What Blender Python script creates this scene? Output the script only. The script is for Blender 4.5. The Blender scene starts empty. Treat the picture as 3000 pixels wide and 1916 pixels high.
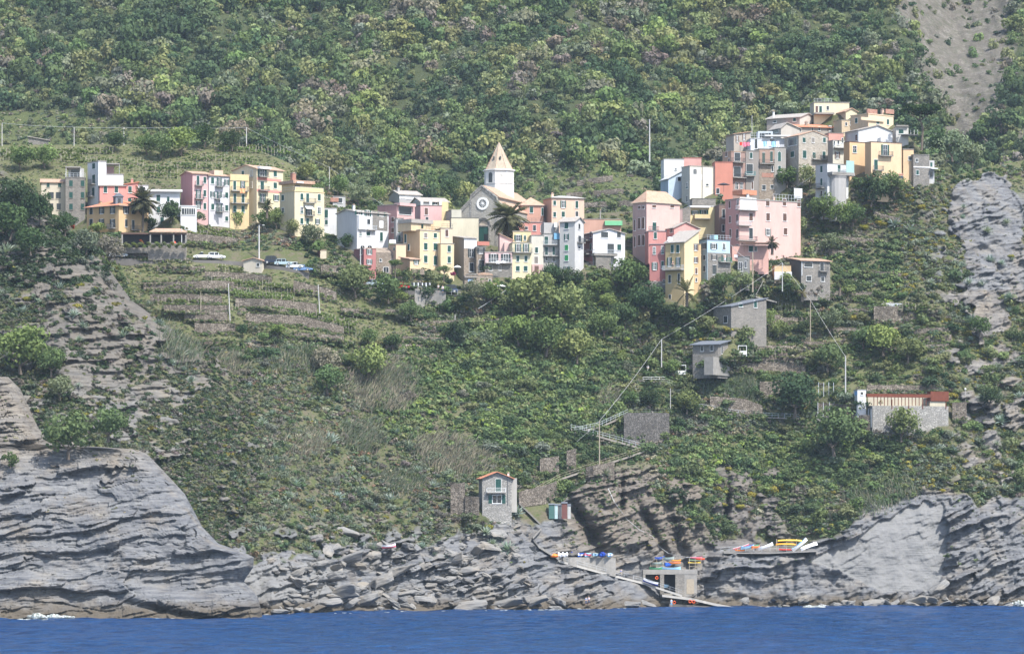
import bpy, math, random
import numpy as np
from mathutils import Vector, Matrix
R = math.radians
sc = bpy.context.scene
COL = sc.collection
rng = np.random.default_rng(7)
random.seed(7)
# ------------------------------------------------------------------ camera, world, light
F, H, YH = 11500.0, 16.0, 1566.0          # focal length in photo pixels, eye height over the sea, row of the horizon
cam = bpy.data.cameras.new('camera'); co = bpy.data.objects.new('camera', cam); COL.objects.link(co)
co.location = (0, 0, H); co.rotation_euler = (R(90), 0, 0)
cam.sensor_width = 36.0; cam.lens = 36.0*F/3000.0; cam.shift_y = (YH-958.0)/3000.0
cam.clip_start = 1.0; cam.clip_end = 20000.0
sc.camera = co
sc.view_settings.view_transform = 'Standard'; sc.view_settings.look = 'None'; sc.view_settings.gamma = 1
SUN_EL, SUN_AZ = 53.0, 141.0               # azimuth measured from +Y towards +X
sd = Vector((math.sin(R(SUN_AZ))*math.cos(R(SUN_EL)), math.cos(R(SUN_AZ))*math.cos(R(SUN_EL)), math.sin(R(SUN_EL))))
w = bpy.data.worlds.new('World'); sc.world = w; w.use_nodes = True
nt = w.node_tree; bg = nt.nodes['Background']
sky = nt.nodes.new('ShaderNodeTexSky'); sky.sky_type = 'NISHITA'; sky.sun_disc = False
sky.sun_elevation = R(SUN_EL); sky.sun_rotation = R(SUN_AZ); sky.air_density = 1.0; sky.dust_density = 1.5
nt.links.new(sky.outputs[0], bg.inputs[0]); bg.inputs[1].default_value = 0.15
sl = bpy.data.lights.new('sun', 'SUN'); sl.energy = 3.7; sl.angle = R(0.55); sl.color = (1, 0.97, 0.925)
so = bpy.data.objects.new('sun', sl); COL.objects.link(so); so.rotation_euler = sd.to_track_quat('Z', 'Y').to_euler(); so.location = (300, -200, 400)
sc.view_settings.exposure = 0.95
sc.cycles.use_denoising = True
sc.cycles.max_bounces = 5; sc.cycles.diffuse_bounces = 2; sc.cycles.glossy_bounces = 2; sc.cycles.transmission_bounces = 2; sc.cycles.volume_bounces = 0
sc.cycles.transparent_max_bounces = 6
sc.cycles.caustics_reflective = False; sc.cycles.caustics_refractive = False

def W3(px, py, D):
    return Vector(((px-1500.0)*D/F, D, H-(py-YH)*D/F))
def proj(p):
    return 1500+F*p[0]/p[1], YH-F*(p[2]-H)/p[1]

def tag(o, label=None, cat=None, group=None, kind=None):
    if label: o['label'] = label
    if cat: o['category'] = cat
    if group: o['group'] = group
    if kind: o['kind'] = kind
    return o
# ------------------------------------------------------------------ noise
_perm = np.random.default_rng(3).permutation(4096).astype(np.int64)
_grad = np.random.default_rng(4).normal(size=(4096, 3)); _grad /= np.linalg.norm(_grad, axis=1)[:, None]
def _h(ix, iy, iz):
    return _perm[(_perm[(_perm[ix & 4095]+iy) & 4095]+iz) & 4095]
def pn(x, y, z=0.0):
    x = np.asarray(x, float); y = np.asarray(y, float); z = np.zeros_like(x)+z
    ix = np.floor(x).astype(np.int64); iy = np.floor(y).astype(np.int64); iz = np.floor(z).astype(np.int64)
    fx, fy, fz = x-ix, y-iy, z-iz
    u, v, q = (t*t*t*(t*(t*6-15)+10) for t in (fx, fy, fz))
    r = 0
    for a in (0, 1):
        for b in (0, 1):
            for c in (0, 1):
                g = _grad[_h(ix+a, iy+b, iz+c)]
                d = g[..., 0]*(fx-a)+g[..., 1]*(fy-b)+g[..., 2]*(fz-c)
                r = r+d*(u if a else 1-u)*(v if b else 1-v)*(q if c else 1-q)
    return r*1.5
def fbm(x, y, z=0.0, o=4, g=0.5):
    r = 0; a = 1.0; f = 1.0
    for i in range(o):
        r = r+a*pn(np.asarray(x)*f, np.asarray(y)*f, np.asarray(z)*f+7.3*i); a *= g; f *= 2.03
    return r
def hsh(a, b=0):
    a = np.asarray(a).astype(np.int64); b = np.asarray(b).astype(np.int64)
    return _h(a, b+57, b*0+11)/4096.0
def sstep(a, b, x):
    t = np.clip((x-a)/(b-a), 0, 1); return t*t*(3-2*t)
def inpoly(px, py, poly):
    px = np.asarray(px, float); py = np.asarray(py, float); r = np.zeros(px.shape, bool)
    n = len(poly)
    for i in range(n):
        x0, y0 = poly[i]; x1, y1 = poly[(i+1) % n]
        if y0 == y1: continue
        c = ((y0 > py) != (y1 > py)) & (px < (x1-x0)*(py-y0)/(y1-y0)+x0)
        r ^= c
    return r
def strata(x, z, dip, th, ln, seed, warp=0.5):
    """protrusion of bedded rock: each slab leans back from its overhanging foot, slabs broken along their length"""
    c, s = np.cos(dip), np.sin(dip)
    u = x*c+z*s; v = -x*s+z*c
    v = v+warp*th*pn(x/(9*th), z/(6*th), seed)+0.3*warp*th*pn(x/(2*th), z/(2*th), seed+5)
    u = u+0.35*ln*pn(x/ln, z/ln, seed+9)
    k = np.floor(v/th); fr = v/th-k
    lj = u/ln+hsh(k, seed)*7+0.25*pn(x/2.0, z/2.0, seed+3); j = np.floor(lj); fu = lj-j
    p = hsh(k*31+j*7, seed+1); q = hsh(k, seed+2); t = hsh(k*17+j*5, seed+4)
    a = 0.25+1.5*p**2.2
    prof = np.where(fr < .12, fr/.12, 1-(fr-.12)/.88*(.55+.45*t))
    return a*prof*(0.6+0.4*q)+0.5*p+(t-.5)*(fu-.5)*0.9, fr

# ------------------------------------------------------------------ terrain sheets: distance D as a function of the direction
MC = [(-350, [(1800,800),(1400,830),(1000,880),(760,912),(700,925),(640,937),(560,952),(428,985)]),
 (0, [(1800,800),(1400,830),(1000,880),(760,912),(700,925),(640,937),(560,952),(428,985)]),
 (400, [(1800,790),(1600,800),(1300,835),(1050,872),(900,892),(760,912),(700,922),(640,936),(540,955),(428,985)]),
 (800, [(1798,793),(1650,803),(1500,820),(1200,858),(1000,880),(850,900),(770,913),(690,928),(600,946),(480,972),(440,985)]),
 (1100, [(1789,825),(1600,838),(1500,850),(1200,876),(1000,897),(860,914),(800,924),(720,940),(600,966),(560,980)]),
 (1450, [(1786,836),(1600,849),(1500,858),(1250,880),(1000,903),(850,920),(800,928),(700,950),(600,972)]),
 (1750, [(1782,852),(1680,860),(1500,870),(1380,880),(1200,893),(1000,912),(870,924),(800,934),(700,952),(600,972)]),
 (2000, [(1777,872),(1690,878),(1480,884),(1350,894),(1150,910),(950,926),(880,932),(760,946),(600,968),(480,990)]),
 (2250, [(1775,880),(1620,884),(1600,890),(1450,898),(1250,909),(1000,928),(850,940),(700,954),(580,968),(450,986),(330,1002)]),
 (2500, [(1775,880),(1560,886),(1450,896),(1250,909),(1000,928),(850,940),(700,952),(580,962),(420,980),(300,1000)]),
 (2750, [(1775,881),(1500,893),(1300,904),(1100,918),(900,933),(700,949),(540,962),(450,974)]),
 (3000, [(1774,884),(1450,902),(1300,914),(1100,928),(900,942),(700,956),(500,980),(440,990)]),
 (3400, [(1774,890),(1450,912),(1300,924),(1100,938),(900,952),(700,966),(500,990),(440,1000)])]
MCX = np.array([c[0] for c in MC], float)
def smooth_cols(px, vals, xs):
    i = np.clip(np.searchsorted(xs, px)-1, 0, len(xs)-2)
    t = np.clip((px-xs[i])/(xs[i+1]-xs[i]), 0, 1); t = t*t*(3-2*t)*0.5+t*0.5
    out = np.zeros_like(px)
    for k in range(len(xs)-1):
        m = i == k
        if m.any(): out[m] = vals[k][m]*(1-t[m])+vals[k+1][m]*t[m]
    return out
def DM0(px, py):
    px = np.asarray(px, float); py = np.asarray(py, float)
    vals = []
    for c, rows in MC:
        ys = np.array([r[0] for r in rows][::-1], float); ds = np.array([r[1] for r in rows][::-1], float)
        v = np.interp(py, ys, ds)
        v = v+np.where(py < ys[0], (ys[0]-py)*0.16, 0)-np.where(py > ys[-1], (py-ys[-1])*0.03, 0)
        vals.append(v)
    return smooth_cols(px, vals, MCX)
SITES = [(129, 668, 940), (200, 672, 938), (356, 682, 921), (439, 672, 929), (537, 648, 927), (572, 655, 934), (620, 662, 935), (682, 672, 938), (760, 655, 941), (871, 692, 929), (1054, 738, 925), (1074, 790, 917), (1107, 812, 920), (1238, 800, 920), (1168, 800, 919), (1209, 802, 914), (1299, 800, 921), (1367, 830, 924), (1369, 848, 912), (1429, 815, 921), (1509, 815, 922), (1565, 800, 924), (1600, 808, 925), (1692, 812, 922), (1745, 775, 928), (1902, 775, 940), (1911, 842, 923), (2013, 895, 918), (2080, 815, 922), (2174, 752, 938), (2153, 760, 933), (2169, 808, 927), (2029, 600, 962), (2103, 565, 964), (2150, 585, 966), (2193, 585, 968), (2232, 590, 969), (2348, 545, 968), (2351, 420, 992), (2393, 370, 996), (2552, 430, 982), (2497, 520, 960), (2560, 530, 955), (2684, 540, 958), (2432, 600, 952), (2355, 830, 933), (2277, 818, 933), (2150, 962, 916), (2111, 1050, 908), (1421, 1498, 851), (2564, 1262, 903), (2520, 1178, 905), (721, 799, 912), (946, 757, 920)]
def DMf(px, py):
    """the slope, shaped so that each house stands on it"""
    base = DM0(px, py); num = 0
    for (a, b), e in SITE_W.items(): num = num+e*np.exp(-((px-a)/80.0)**2-((py-b)/50.0)**2)
    return base+np.clip(num, -30, 30)
CREST_M = [(-350,428),(0,425),(350,424),(650,424),(740,432),(850,480),(950,545),(1100,585),(1300,610),(1600,630),(1850,620),(1930,560),(2000,500),(2120,455),(2200,420),(2320,372),(2420,338),(2560,335),(2640,378),(2700,440),(2760,500),(2800,515),(2880,492),(3000,470),(3400,450)]
SITES += [(2130,870,921),(2060,860,919),(2290,845,931),(2300,820,933),(1990,905,916)]
_sx = np.array([s[0] for s in SITES], float); _sy = np.array([s[1] for s in SITES], float); _e = np.array([s[2]+.6 for s in SITES], float)-DM0(_sx, _sy)
_K = np.exp(-((_sx[:, None]-_sx)/80.0)**2-((_sy[:, None]-_sy)/50.0)**2)
SITE_W = {(a, b): c for a, b, c in zip(_sx, _sy, np.linalg.solve(_K+.06*np.eye(len(_sx)), _e))}
def crestM(px): return np.interp(px, [c[0] for c in CREST_M], [c[1] for c in CREST_M])
# bare rock of the main hill (polygons in picture directions, used only as a map of what covers the hill)
ROCK_EDGE = [(600,1690),(700,1640),(760,1640),(850,1622),(960,1612),(1100,1600),(1200,1595),(1300,1585),(1380,1560),(1480,1530),(1560,1540),(1620,1500),(1680,1430),(1700,1395),(1790,1370),(1860,1380),(1900,1420),(1960,1500),(2050,1560),(2130,1580),(2200,1560),(2300,1590),(2380,1590),(2480,1540),(2580,1470),(2680,1430),(2760,1420),(2860,1480),(2930,1440),(3000,1440),(3400,1430)]
CLIFF_R = [(2775,640),(2792,555),(2860,515),(2940,525),(2990,600),(3020,740),(3010,860),(2950,900),(2930,1000),(2890,1010),(2860,900),(2830,840),(2820,740)]
SLAB_R = [(2380,1640),(2470,1590),(2600,1520),(2700,1470),(2765,1475),(2775,1560),(2770,1660),(2740,1725),(2620,1735),(2560,1720),(2500,1690)]
def rockM(px, py):
    jx = px+26*pn(px/55, py/55, 1.5)+10*pn(px/16, py/16, 2.5); jy = py+30*pn(px/60, py/60, 5.5)+12*pn(px/17, py/17, 6.5)
    e = np.interp(jx, [c[0] for c in ROCK_EDGE], [c[1] for c in ROCK_EDGE])
    m = sstep(-6, 10, jy-e)
    m = np.maximum(m, inpoly(jx, jy, CLIFF_R)*1.0)
    # broken rock showing through the steep flank on the right
    fl = sstep(2640, 2760, px-0.12*(py-560))*sstep(540, 600, py)*(1-sstep(1400, 1450, py))
    m = np.maximum(m, fl*sstep(0.05, 0.25, fbm(px/60, py/40, 3.3, 3)))
    fl2 = sstep(1660, 1720, px)*sstep(1330, 1400, py)*(1-sstep(2250, 2400, px))
    m = np.maximum(m, fl2*sstep(0.0, 0.22, fbm(px/70, py/60, 8.3, 3)))
    fl3 = (1-sstep(1380, 1460, px))*sstep(1480, 1600, py)
    m = np.maximum(m, fl3*sstep(0.1, 0.3, fbm(px/50, py/40, 4.3, 3)))
    return m
# terraces: dry stone walls stepping the slope, (x0, y0, x1, y1, wall height in px)
TERR = [(420,830,880,842,26),(400,775,560,778,24),(420,905,690,918,28),(690,880,1060,960,26),(560,935,690,945,30),(690,950,1040,1000,24),(545,985,700,1000,26),(980,905,1240,930,18),(1180,1000,1420,1010,14),
  (900,783,1110,800,26),(330,735,470,742,30),(470,700,700,720,18),(2100,905,2330,915,16),(2340,925,2560,935,16),(2130,1040,2380,1050,34),(1790,985,1900,975,38),(2560,970,2800,968,16),(2640,905,2760,902,34),(2420,1010,2720,1000,14),(2080,960,2360,962,14)]
def DM(px, py):
    px = np.asarray(px, float); py = np.asarray(py, float)
    D = DMf(px, py)
    X = (px-1500)*D/F; Z = H-(py-YH)*D/F
    rk = rockM(px, py)
    soft = 1-rk
    vill = sstep(560, 640, py)*(1-sstep(780, 860, py))*sstep(80, 160, px)*(1-sstep(2450, 2600, px))
    near = np.zeros_like(px)
    for (a, b, d) in SITES: near = np.maximum(near, np.exp(-((px-a)/100.0)**2-((py-b)/65.0)**2))
    D = D+(1-0.75*vill)*(1-.9*near)*soft*(2.2*pn(X/22, Z/16, 1.1)+0.8*pn(X/7, Z/6, 2.1))
    # gully in the cliff behind the landing and clefts
    cl = 0
    for (cx, cy, sx, sy, sl, a) in ((1700,1520,20,90,0.55,6.0),(1905,1545,16,90,0.55,4.5),(1990,1590,20,80,0.3,5.0),(2128,1480,11,70,-0.1,6.0),(1732,1570,36,60,0.4,4.5),(1820,1440,10,50,0.0,4.0),(1640,1560,26,40,0.2,3.0),(2070,1640,22,50,-0.2,3.0),(1795,1400,7,40,0,2.0),(1355,1590,10,70,0.0,3.0),(2325,1680,9,60,-0.1,1.6),(2520,1730,12,28,-0.6,1.5),(1085,1545,9,50,0.3,1.2),(1960,1700,105,62,0,3.5),(1720,1630,90,30,0.1,1.5)):
        dx = (px-cx-(py-cy)*sl)/sx; dy = (py-cy)/sy
        cl = cl+a*np.exp(-dx*dx-dy*dy)
    D = D+cl
    # promontory of dark rock with the boats on its level top, and the flat landing
    pro = np.exp(-((px-2230)/190)**4)*sstep(1612, 1640, py+0.02*np.abs(px-2230))
    D = D-4.0*pro
    slab = inpoly(px+12*pn(px/40, py/40, 1), py+12*pn(px/40, py/40, 2), SLAB_R)
    dip = np.where(px < 2000, 0.30, 0.38)
    dip = np.where((px > 2060) & (px < 2360), 0.1, dip)
    amp = np.clip(1.0+1.3*fbm(X/16, Z/11, 31.0, 2), .25, 2.0)
    s1, f1 = strata(X, Z, dip, 1.5, 7.0, 3, 1.3); s2, f2 = strata(X, Z, dip, 0.6, 3.0, 13, 1.0)
    s1 = s1*amp; s2 = s2*np.clip(amp, .5, 1.4)
    # steep joints cutting straight across the beds
    w1 = (X*np.cos(dip+1.25)+Z*np.sin(dip+1.25)+.8*pn(X/6, Z/5, 71.0))/6.5; k1 = np.floor(w1); jt = hsh(k1, 5)
    s1 = s1+.55*jt-.35*np.exp(-((w1-k1)/.05)**2)*(1-slab)
    cliffr = inpoly(px, py, CLIFF_R)
    a1 = np.where(slab, 0.35, np.where(cliffr, 1.0, 1.7)); a2 = np.where(slab, 0.2, 0.6)
    D = D-rk*(a1*s1+a2*s2+np.where(slab, 0.7, 1.8)*fbm(X/5, Z/4, 4.4, 4)+np.where(slab, 0.06, 0.3)*fbm(X/1.2, Z/1.0, 6.4, 2))
    # terrace steps
    for (x0, y0, x1, y1, h) in TERR:
        t = np.clip((px-x0)/(x1-x0), 0, 1); yy = y0+(y1-y0)*t+3*np.sin(px/37.0+x0)
        edge = sstep(x0-25, x0+15, px)*(1-sstep(x1-15, x1+25, px))
        k = (py-yy)/h                        # 0 at wall top, 1 at wall foot
        g = 0.07*h
        D = D-edge*g*np.where(k < 0, np.exp(k/0.8)*1.0, np.where(k < 1, 1-2*k, -np.exp(-(k-1)/0.8)))
    return D
MTN = [(-500,1185),(0,1170),(700,1150),(1500,1150),(2300,1165),(2800,1180),(3500,1190)]
SCAR = [(2655,-60),(2640,40),(2690,130),(2700,230),(2740,300),(2760,380),(2780,470),(2850,480),(2870,400),(2910,330),(2940,250),(2950,150),(2960,60),(2990,-60)]
def DF(px, py):
    px = np.asarray(px, float); py = np.asarray(py, float)
    D = np.interp(px, [c[0] for c in MTN], [c[1] for c in MTN])+(800-py)*0.285
    X = (px-1500)*D/F; Z = H-(py-YH)*D/F
    q = X*0.82+Z*0.55
    D = D+36*pn(q/75, Z/260, 3.7)+18*pn(X/42, Z/50, 5.7)+6*pn(X/17, Z/17, 6.7)
    sm = sstep(2560, 2640, px)*(py < 560)
    D = D-sm*(3.2*np.abs(pn(X/9, Z/7, 8.1))+2.4*pn(X/3.4, Z/2.4, 9.1)+4*np.abs(pn(X/6, Z/40, 2.1)))
    D = D-30*np.exp(-((px-(1750+0.35*(py-350)))/260)**2)*sstep(80, 420, py)*(1-sstep(560, 800, py))*0.6
    D = D+16*np.exp(-((px-(2820-0.1*(py-200)))/120)**2)*(1-sstep(480, 560, py))-14*np.exp(-((px-2620)/90)**2)
    return D
RL = [(430,-90),(500,10),(560,90),(640,150),(690,215),(740,300),(790,320),(880,385),(940,470),(1000,560),(1040,640),(1100,705),(1200,760),(1300,800),(1420,800),(1550,760),(1650,720),(1760,690)]
LB = [(1810,770),(1600,780),(1400,797),(1200,818),(1000,842),(800,866),(600,890),(430,912)]
def RLx(py): return np.interp(py, [c[0] for c in RL], [c[1] for c in RL])
BLUFF = [(110,790),(230,760),(335,740),(430,890),(590,1040),(650,1140),(520,1200),(330,1270),(240,1170),(130,1010)]
def rockL(px, py):
    jx = px+30*pn(px/50, py/40, 2.2); jy = py+24*pn(px/50, py/40, 3.2)
    n = fbm(px/70, py/45, 9.1, 4)+.34*inpoly(jx, jy, BLUFF)
    m = sstep(0.02, 0.3, n+0.12*np.exp(-((px-330)/160)**2-((py-950)/250)**2)*2.2-0.35*(px > 560)*sstep(1100, 1200, py))
    return np.maximum(m, sstep(1130, 1160, py+12*pn(px/30, py/30, 1))*(1-sstep(110, 150, px))*0.9)
def DL(px, py):
    px = np.asarray(px, float); py = np.asarray(py, float)
    D = np.interp(py, [c[0] for c in LB][::-1], [c[1] for c in LB][::-1])+np.clip(px-200, 0, None)*0.055
    X = (px-1500)*D/F; Z = H-(py-YH)*D/F
    D = D+5*pn(X/20, Z/26, 2.2)+2.0*pn(X/8, Z/8, 3.2)
    rk = rockL(px, py)
    s1, f1 = strata(X, Z, 0.12+0*X, 1.3, 6.0, 23, 0.9); s2, f2 = strata(X, Z, 0.12+0*X, 0.5, 3.0, 33, 0.7)
    D = D-rk*(1.7*s1+0.7*s2+1.6*fbm(X/4, Z/4, 1.4, 4))-2.2*rk*pn(X/9, Z/7, 4.4)
    return D+rounding(px, RLx(py), 110, 26)
RR = [(1100,20),(1140,60),(1250,110),(1300,150),(1316,400),(1330,432),(1378,478),(1447,542),(1542,592),(1592,640),(1618,715),(1632,744),(1661,742),(1690,722),(1702,715),(1725,735),(1747,755),(1797,768),(1840,772)]
def RRx(py): return np.interp(py, [c[0] for c in RR], [c[1] for c in RR])
RB = [(1850,751),(1812,752),(1700,758),(1500,768),(1350,780),(1100,802)]
def rounding(px, edge, wd, depth):
    t = np.clip((px-edge+wd)/wd, 0, 1)
    return depth*(1-np.sqrt(np.clip(1-t*t, 0, 1)))
def DR(px, py):
    px = np.asarray(px, float); py = np.asarray(py, float)
    D = np.interp(py, [c[0] for c in RB][::-1], [c[1] for c in RB][::-1])
    X = (px-1500)*D/F; Z = H-(py-YH)*D/F
    xx = X+97.0
    dip = 0.10+0.22*np.exp(-((px-430)/160)**2-((py-1470)/90)**2)+0.16*np.exp(-((px-150)/120)**2)*0-0.12*sstep(1640, 1720, py)
    D = D+3.0*pn(xx/18, Z/12, 4.2)+1.4*pn(xx/7, Z/4, 5.2)
    s0, f0 = strata(X, Z, 0.12+0*X, 3.4, 15.0, 40, 1.1)
    s1, f1 = strata(X, Z, 0.14+0*X, 1.25, 7.0, 43, 1.3); s2, f2 = strata(X, Z, 0.15+0*X, 0.5, 3.2, 53, 1.2)
    sm = sstep(-.15, 0.25, fbm(X/14, Z/7, 7.7, 3))           # smoother rubbed parts
    D = D-(1.9*s0+(1.25*s1+0.5*s2)*(1-0.5*sm)+0.6*fbm(X/3, Z/1.8, 2.4, 4))
    # the dark slab lying at the foot and the sea cave shadow under it
    dx = (px-500)/130; yl = 1755+(px-500)*0.2
    D = D-3.0*np.exp(-dx**4)*np.exp(-((py-yl)/26)**4)+2.0*np.exp(-dx**4)*np.exp(-((py-yl-38)/9)**2)
    return D+rounding(px, RRx(py), 60, 16)

def grid_object(name, Pg, mat, attrs=None, smooth=False):
    nv, nu = Pg.shape[:2]
    me = bpy.data.meshes.new(name)
    me.vertices.add(nv*nu); me.vertices.foreach_set('co', Pg.reshape(-1).astype(np.float32))
    idx = np.arange(nv*nu).reshape(nv, nu)
    q = np.stack([idx[:-1, :-1], idx[:-1, 1:], idx[1:, 1:], idx[1:, :-1]], -1).reshape(-1, 4)
    set_faces(me, q)
    for k, a in (attrs or {}).items():
        at = me.attributes.new(k, 'FLOAT', 'POINT'); at.data.foreach_set('value', a.reshape(-1).astype(np.float32))
    me.update(calc_edges=True)
    if smooth: me.shade_smooth()
    o = bpy.data.objects.new(name, me); COL.objects.link(o); me.materials.append(mat)
    return o
def set_faces(me, q):
    n = len(q); k = q.shape[1]
    me.loops.add(n*k); me.loops.foreach_set('vertex_index', q.reshape(-1).astype(np.int32))
    me.polygons.add(n); me.polygons.foreach_set('loop_start', np.arange(0, n*k, k, dtype=np.int32))
    me.polygons.foreach_set('loop_total', np.full(n, k, dtype=np.int32))
def sheet(name, Dfun, px0, px1f, ytop, ybot, step, mat, attrf, back=True, nu=None):
    """rows from the foot to the crest, then over the crest and down behind; px1f/ytop may be functions"""
    rows = []
    if callable(ytop):
        us = np.arange(px0, px1f+step, step); nv = int((ybot-ytop(us).min())/step)
        t = np.linspace(0, 1, nv)[:, None]
        PX = np.repeat(us[None, :], nv, 0); PY = ybot+(ytop(us)[None, :]-ybot)*t
    else:
        ys = np.arange(ybot, ytop-step, -step)
        nu = nu or int((max(px1f(y) for y in ys)-px0)/step)
        u = np.linspace(0, 1, nu)[None, :]
        e = np.array([px1f(y) for y in ys])[:, None]
        PX = px0+(e-px0)*u; PY = np.repeat(ys[:, None], nu, 1)
    D = Dfun(PX, PY)
    P = np.stack([(PX-1500)*D/F, D, H-(PY-YH)*D/F], -1)
    at = attrf(PX, PY) if attrf else {}
    if back:
        tp = P[-1:].copy(); a = [P]
        for (dy, dz) in ((5, -0.5), (14, -4), (40, -22)):
            q = tp.copy(); q[..., 1] += dy; q[..., 2] += dz; a.append(q)
        P = np.concatenate(a, 0); at = {k: np.concatenate([v, np.repeat(v[-1:], 3, 0)], 0) for k, v in at.items()}
        if not callable(ytop):
            e = P[:, -1:].copy(); b = [P]
            for (dx, dy) in ((-1.0, 8), (-4, 30)):
                q = e.copy(); q[..., 0] += dx; q[..., 1] += dy; b.append(q)
            P = np.concatenate(b, 1); at = {k: np.concatenate([v, np.repeat(v[:, -1:], 2, 1)], 1) for k, v in at.items()}
    return grid_object(name, P, mat, at)
def on(Dfun, px, py, lift=0.0):
    """point of the ground seen in direction px, py"""
    D = float(Dfun(np.array([px]), np.array([py]))[0]); p = W3(px, py, D); p.z += lift; return p
# ------------------------------------------------------------------ materials
MATS = {}
class N:
    def __init__(s, name):
        m = bpy.data.materials.new(name); m.use_nodes = True; s.m = m; s.t = m.node_tree; s.b = s.t.nodes['Principled BSDF']; s.out = s.t.nodes['Material Output']
    def n(s, typ, **k):
        x = s.t.nodes.new('ShaderNode'+typ)
        for a, v in k.items():
            if a.startswith('i_'):
                key = a[2:]; key = int(key) if key.isdigit() else key.replace('_', ' ')
                x.inputs[key].default_value = v
            else: setattr(x, a, v)
        return x
    def l(s, a, b): s.t.links.new(a, b)
    def noise(s, scale, detail=4.0, rough=0.55, vec=None, stretch=None):
        x = s.n('TexNoise', i_Scale=scale, i_Detail=detail, i_Roughness=rough)
        if vec is None: vec = s.pos()
        if stretch:
            mp = s.n('Mapping'); mp.inputs['Scale'].default_value = stretch; s.l(vec, mp.inputs[0]); vec = mp.outputs[0]
        s.l(vec, x.inputs['Vector']); return x.outputs[0]
    def pos(s):
        if not hasattr(s, '_p'): s._p = s.n('NewGeometry').outputs['Position']
        return s._p
    def obj(s):
        if not hasattr(s, '_o'): s._o = s.n('TexCoord').outputs['Object']
        return s._o
    def ramp(s, fac, stops):
        r = s.n('ValToRGB'); e = r.color_ramp.elements
        while len(e) > 1: e.remove(e[-1])
        e[0].position = stops[0][0]; e[0].color = c4(stops[0][1])
        for p, c in stops[1:]:
            q = e.new(p); q.color = c4(c)
        s.l(fac, r.inputs[0]); return r.outputs[0]
    def mix(s, fac, a, b, mode='MIX'):
        x = s.n('Mix', data_type='RGBA', blend_type=mode)
        for v, i in ((fac, 0), (a, 6), (b, 7)):
            if isinstance(v, (int, float)): x.inputs[i].default_value = v
            elif isinstance(v, tuple): x.inputs[i].default_value = c4(v)
            else: s.l(v, x.inputs[i])
        return x.outputs[2]
    def math(s, op, a, b=0.0):
        x = s.n('Math', operation=op)
        for v, i in ((a, 0), (b, 1)):
            if isinstance(v, (int, float)): x.inputs[i].default_value = v
            else: s.l(v, x.inputs[i])
        return x.outputs[0]
    def attr(s, name):
        return s.n('Attribute', attribute_name=name).outputs
    def bump(s, h, strength=0.5, dist=0.1):
        x = s.n('Bump', i_Strength=strength, i_Distance=dist); s.l(h, x.inputs['Height']); s.l(x.outputs[0], s.b.inputs['Normal'])
    def done(s, col=None, rough=0.9, spec=0.25):
        if col is not None:
            if isinstance(col, tuple): s.b.inputs['Base Color'].default_value = c4(col)
            else: s.l(col, s.b.inputs['Base Color'])
        s.b.inputs['Roughness'].default_value = rough; s.b.inputs['Specular IOR Level'].default_value = spec
        return s.m
def c4(c): return (c[0], c[1], c[2], 1.0)
def srgb(*c):
    return tuple((v/255/12.92 if v/255 <= 0.04045 else ((v/255+0.055)/1.055)**2.4) for v in c)
def plain(name, col, rough=0.7, spec=0.3, var=0.12, scale=3.0):
    if name in MATS: return MATS[name]
    a = N(name)
    nz = a.noise(scale, 5, vec=a.obj())
    c = a.mix(nz, tuple(v*(1-var) for v in col), tuple(min(1, v*(1+var)) for v in col))
    MATS[name] = a.done(c, rough, spec); return MATS[name]
def stucco(col):
    key = 'stucco_%d_%d_%d' % tuple(int(v*999) for v in col)
    if key in MATS: return MATS[key]
    a = N(key)
    n1 = a.noise(0.5, 6, 0.6, a.obj(), (1, 1, 0.35)); n2 = a.noise(2.5, 5, 0.65, a.obj(), (1.4, 1.4, 0.3))
    c = a.mix(a.ramp(n1, [(0.3, (0, 0, 0)), (0.75, (1, 1, 1))]), tuple(v*1.06 for v in col), tuple(v*0.86 for v in col))
    gr = tuple(0.55*v+0.45*q for v, q in zip(tuple(x*0.62 for x in col), (0.2, 0.19, 0.17)))
    c = a.mix(a.ramp(n2, [(0.56, (0, 0, 0)), (0.8, (0.75, 0.75, 0.75))]), c, gr)
    a.bump(a.noise(9, 4, 0.6, a.obj()), 0.25, 0.03)
    MATS[key] = a.done(c, 0.92, 0.15); return MATS[key]
def masonry(name, c1, c2, cm, size=0.34, flat=1.9):
    if name in MATS: return MATS[name]
    a = N(name)
    mp = a.n('Mapping'); mp.inputs['Scale'].default_value = (1/size, 1/size, flat/size); a.l(a.obj(), mp.inputs[0])
    v = a.n('TexVoronoi', i_Scale=1.0, i_Randomness=0.9); a.l(mp.outputs[0], v.inputs['Vector'])
    v2 = a.n('TexVoronoi', feature='DISTANCE_TO_EDGE', i_Scale=1.0, i_Randomness=0.9); a.l(mp.outputs[0], v2.inputs['Vector'])
    sep = a.n('SeparateColor'); a.l(v.outputs['Color'], sep.inputs[0])
    c = a.mix(sep.outputs[0], c1, c2)
    c = a.mix(a.ramp(a.noise(0.5, 4, vec=a.obj()), [(0.35, (0, 0, 0)), (0.7, (0.6, 0.6, 0.6))]), c, tuple(x*0.75 for x in c1))
    e = a.ramp(v2.outputs['Distance'], [(0.02, (1, 1, 1)), (0.11, (0, 0, 0))])
    c = a.mix(e, c, cm)
    a.bump(a.math('MINIMUM', v2.outputs['Distance'], 0.18), 0.9, 0.25)
    MATS[name] = a.done(c, 0.95, 0.1); return MATS[name]
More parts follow.
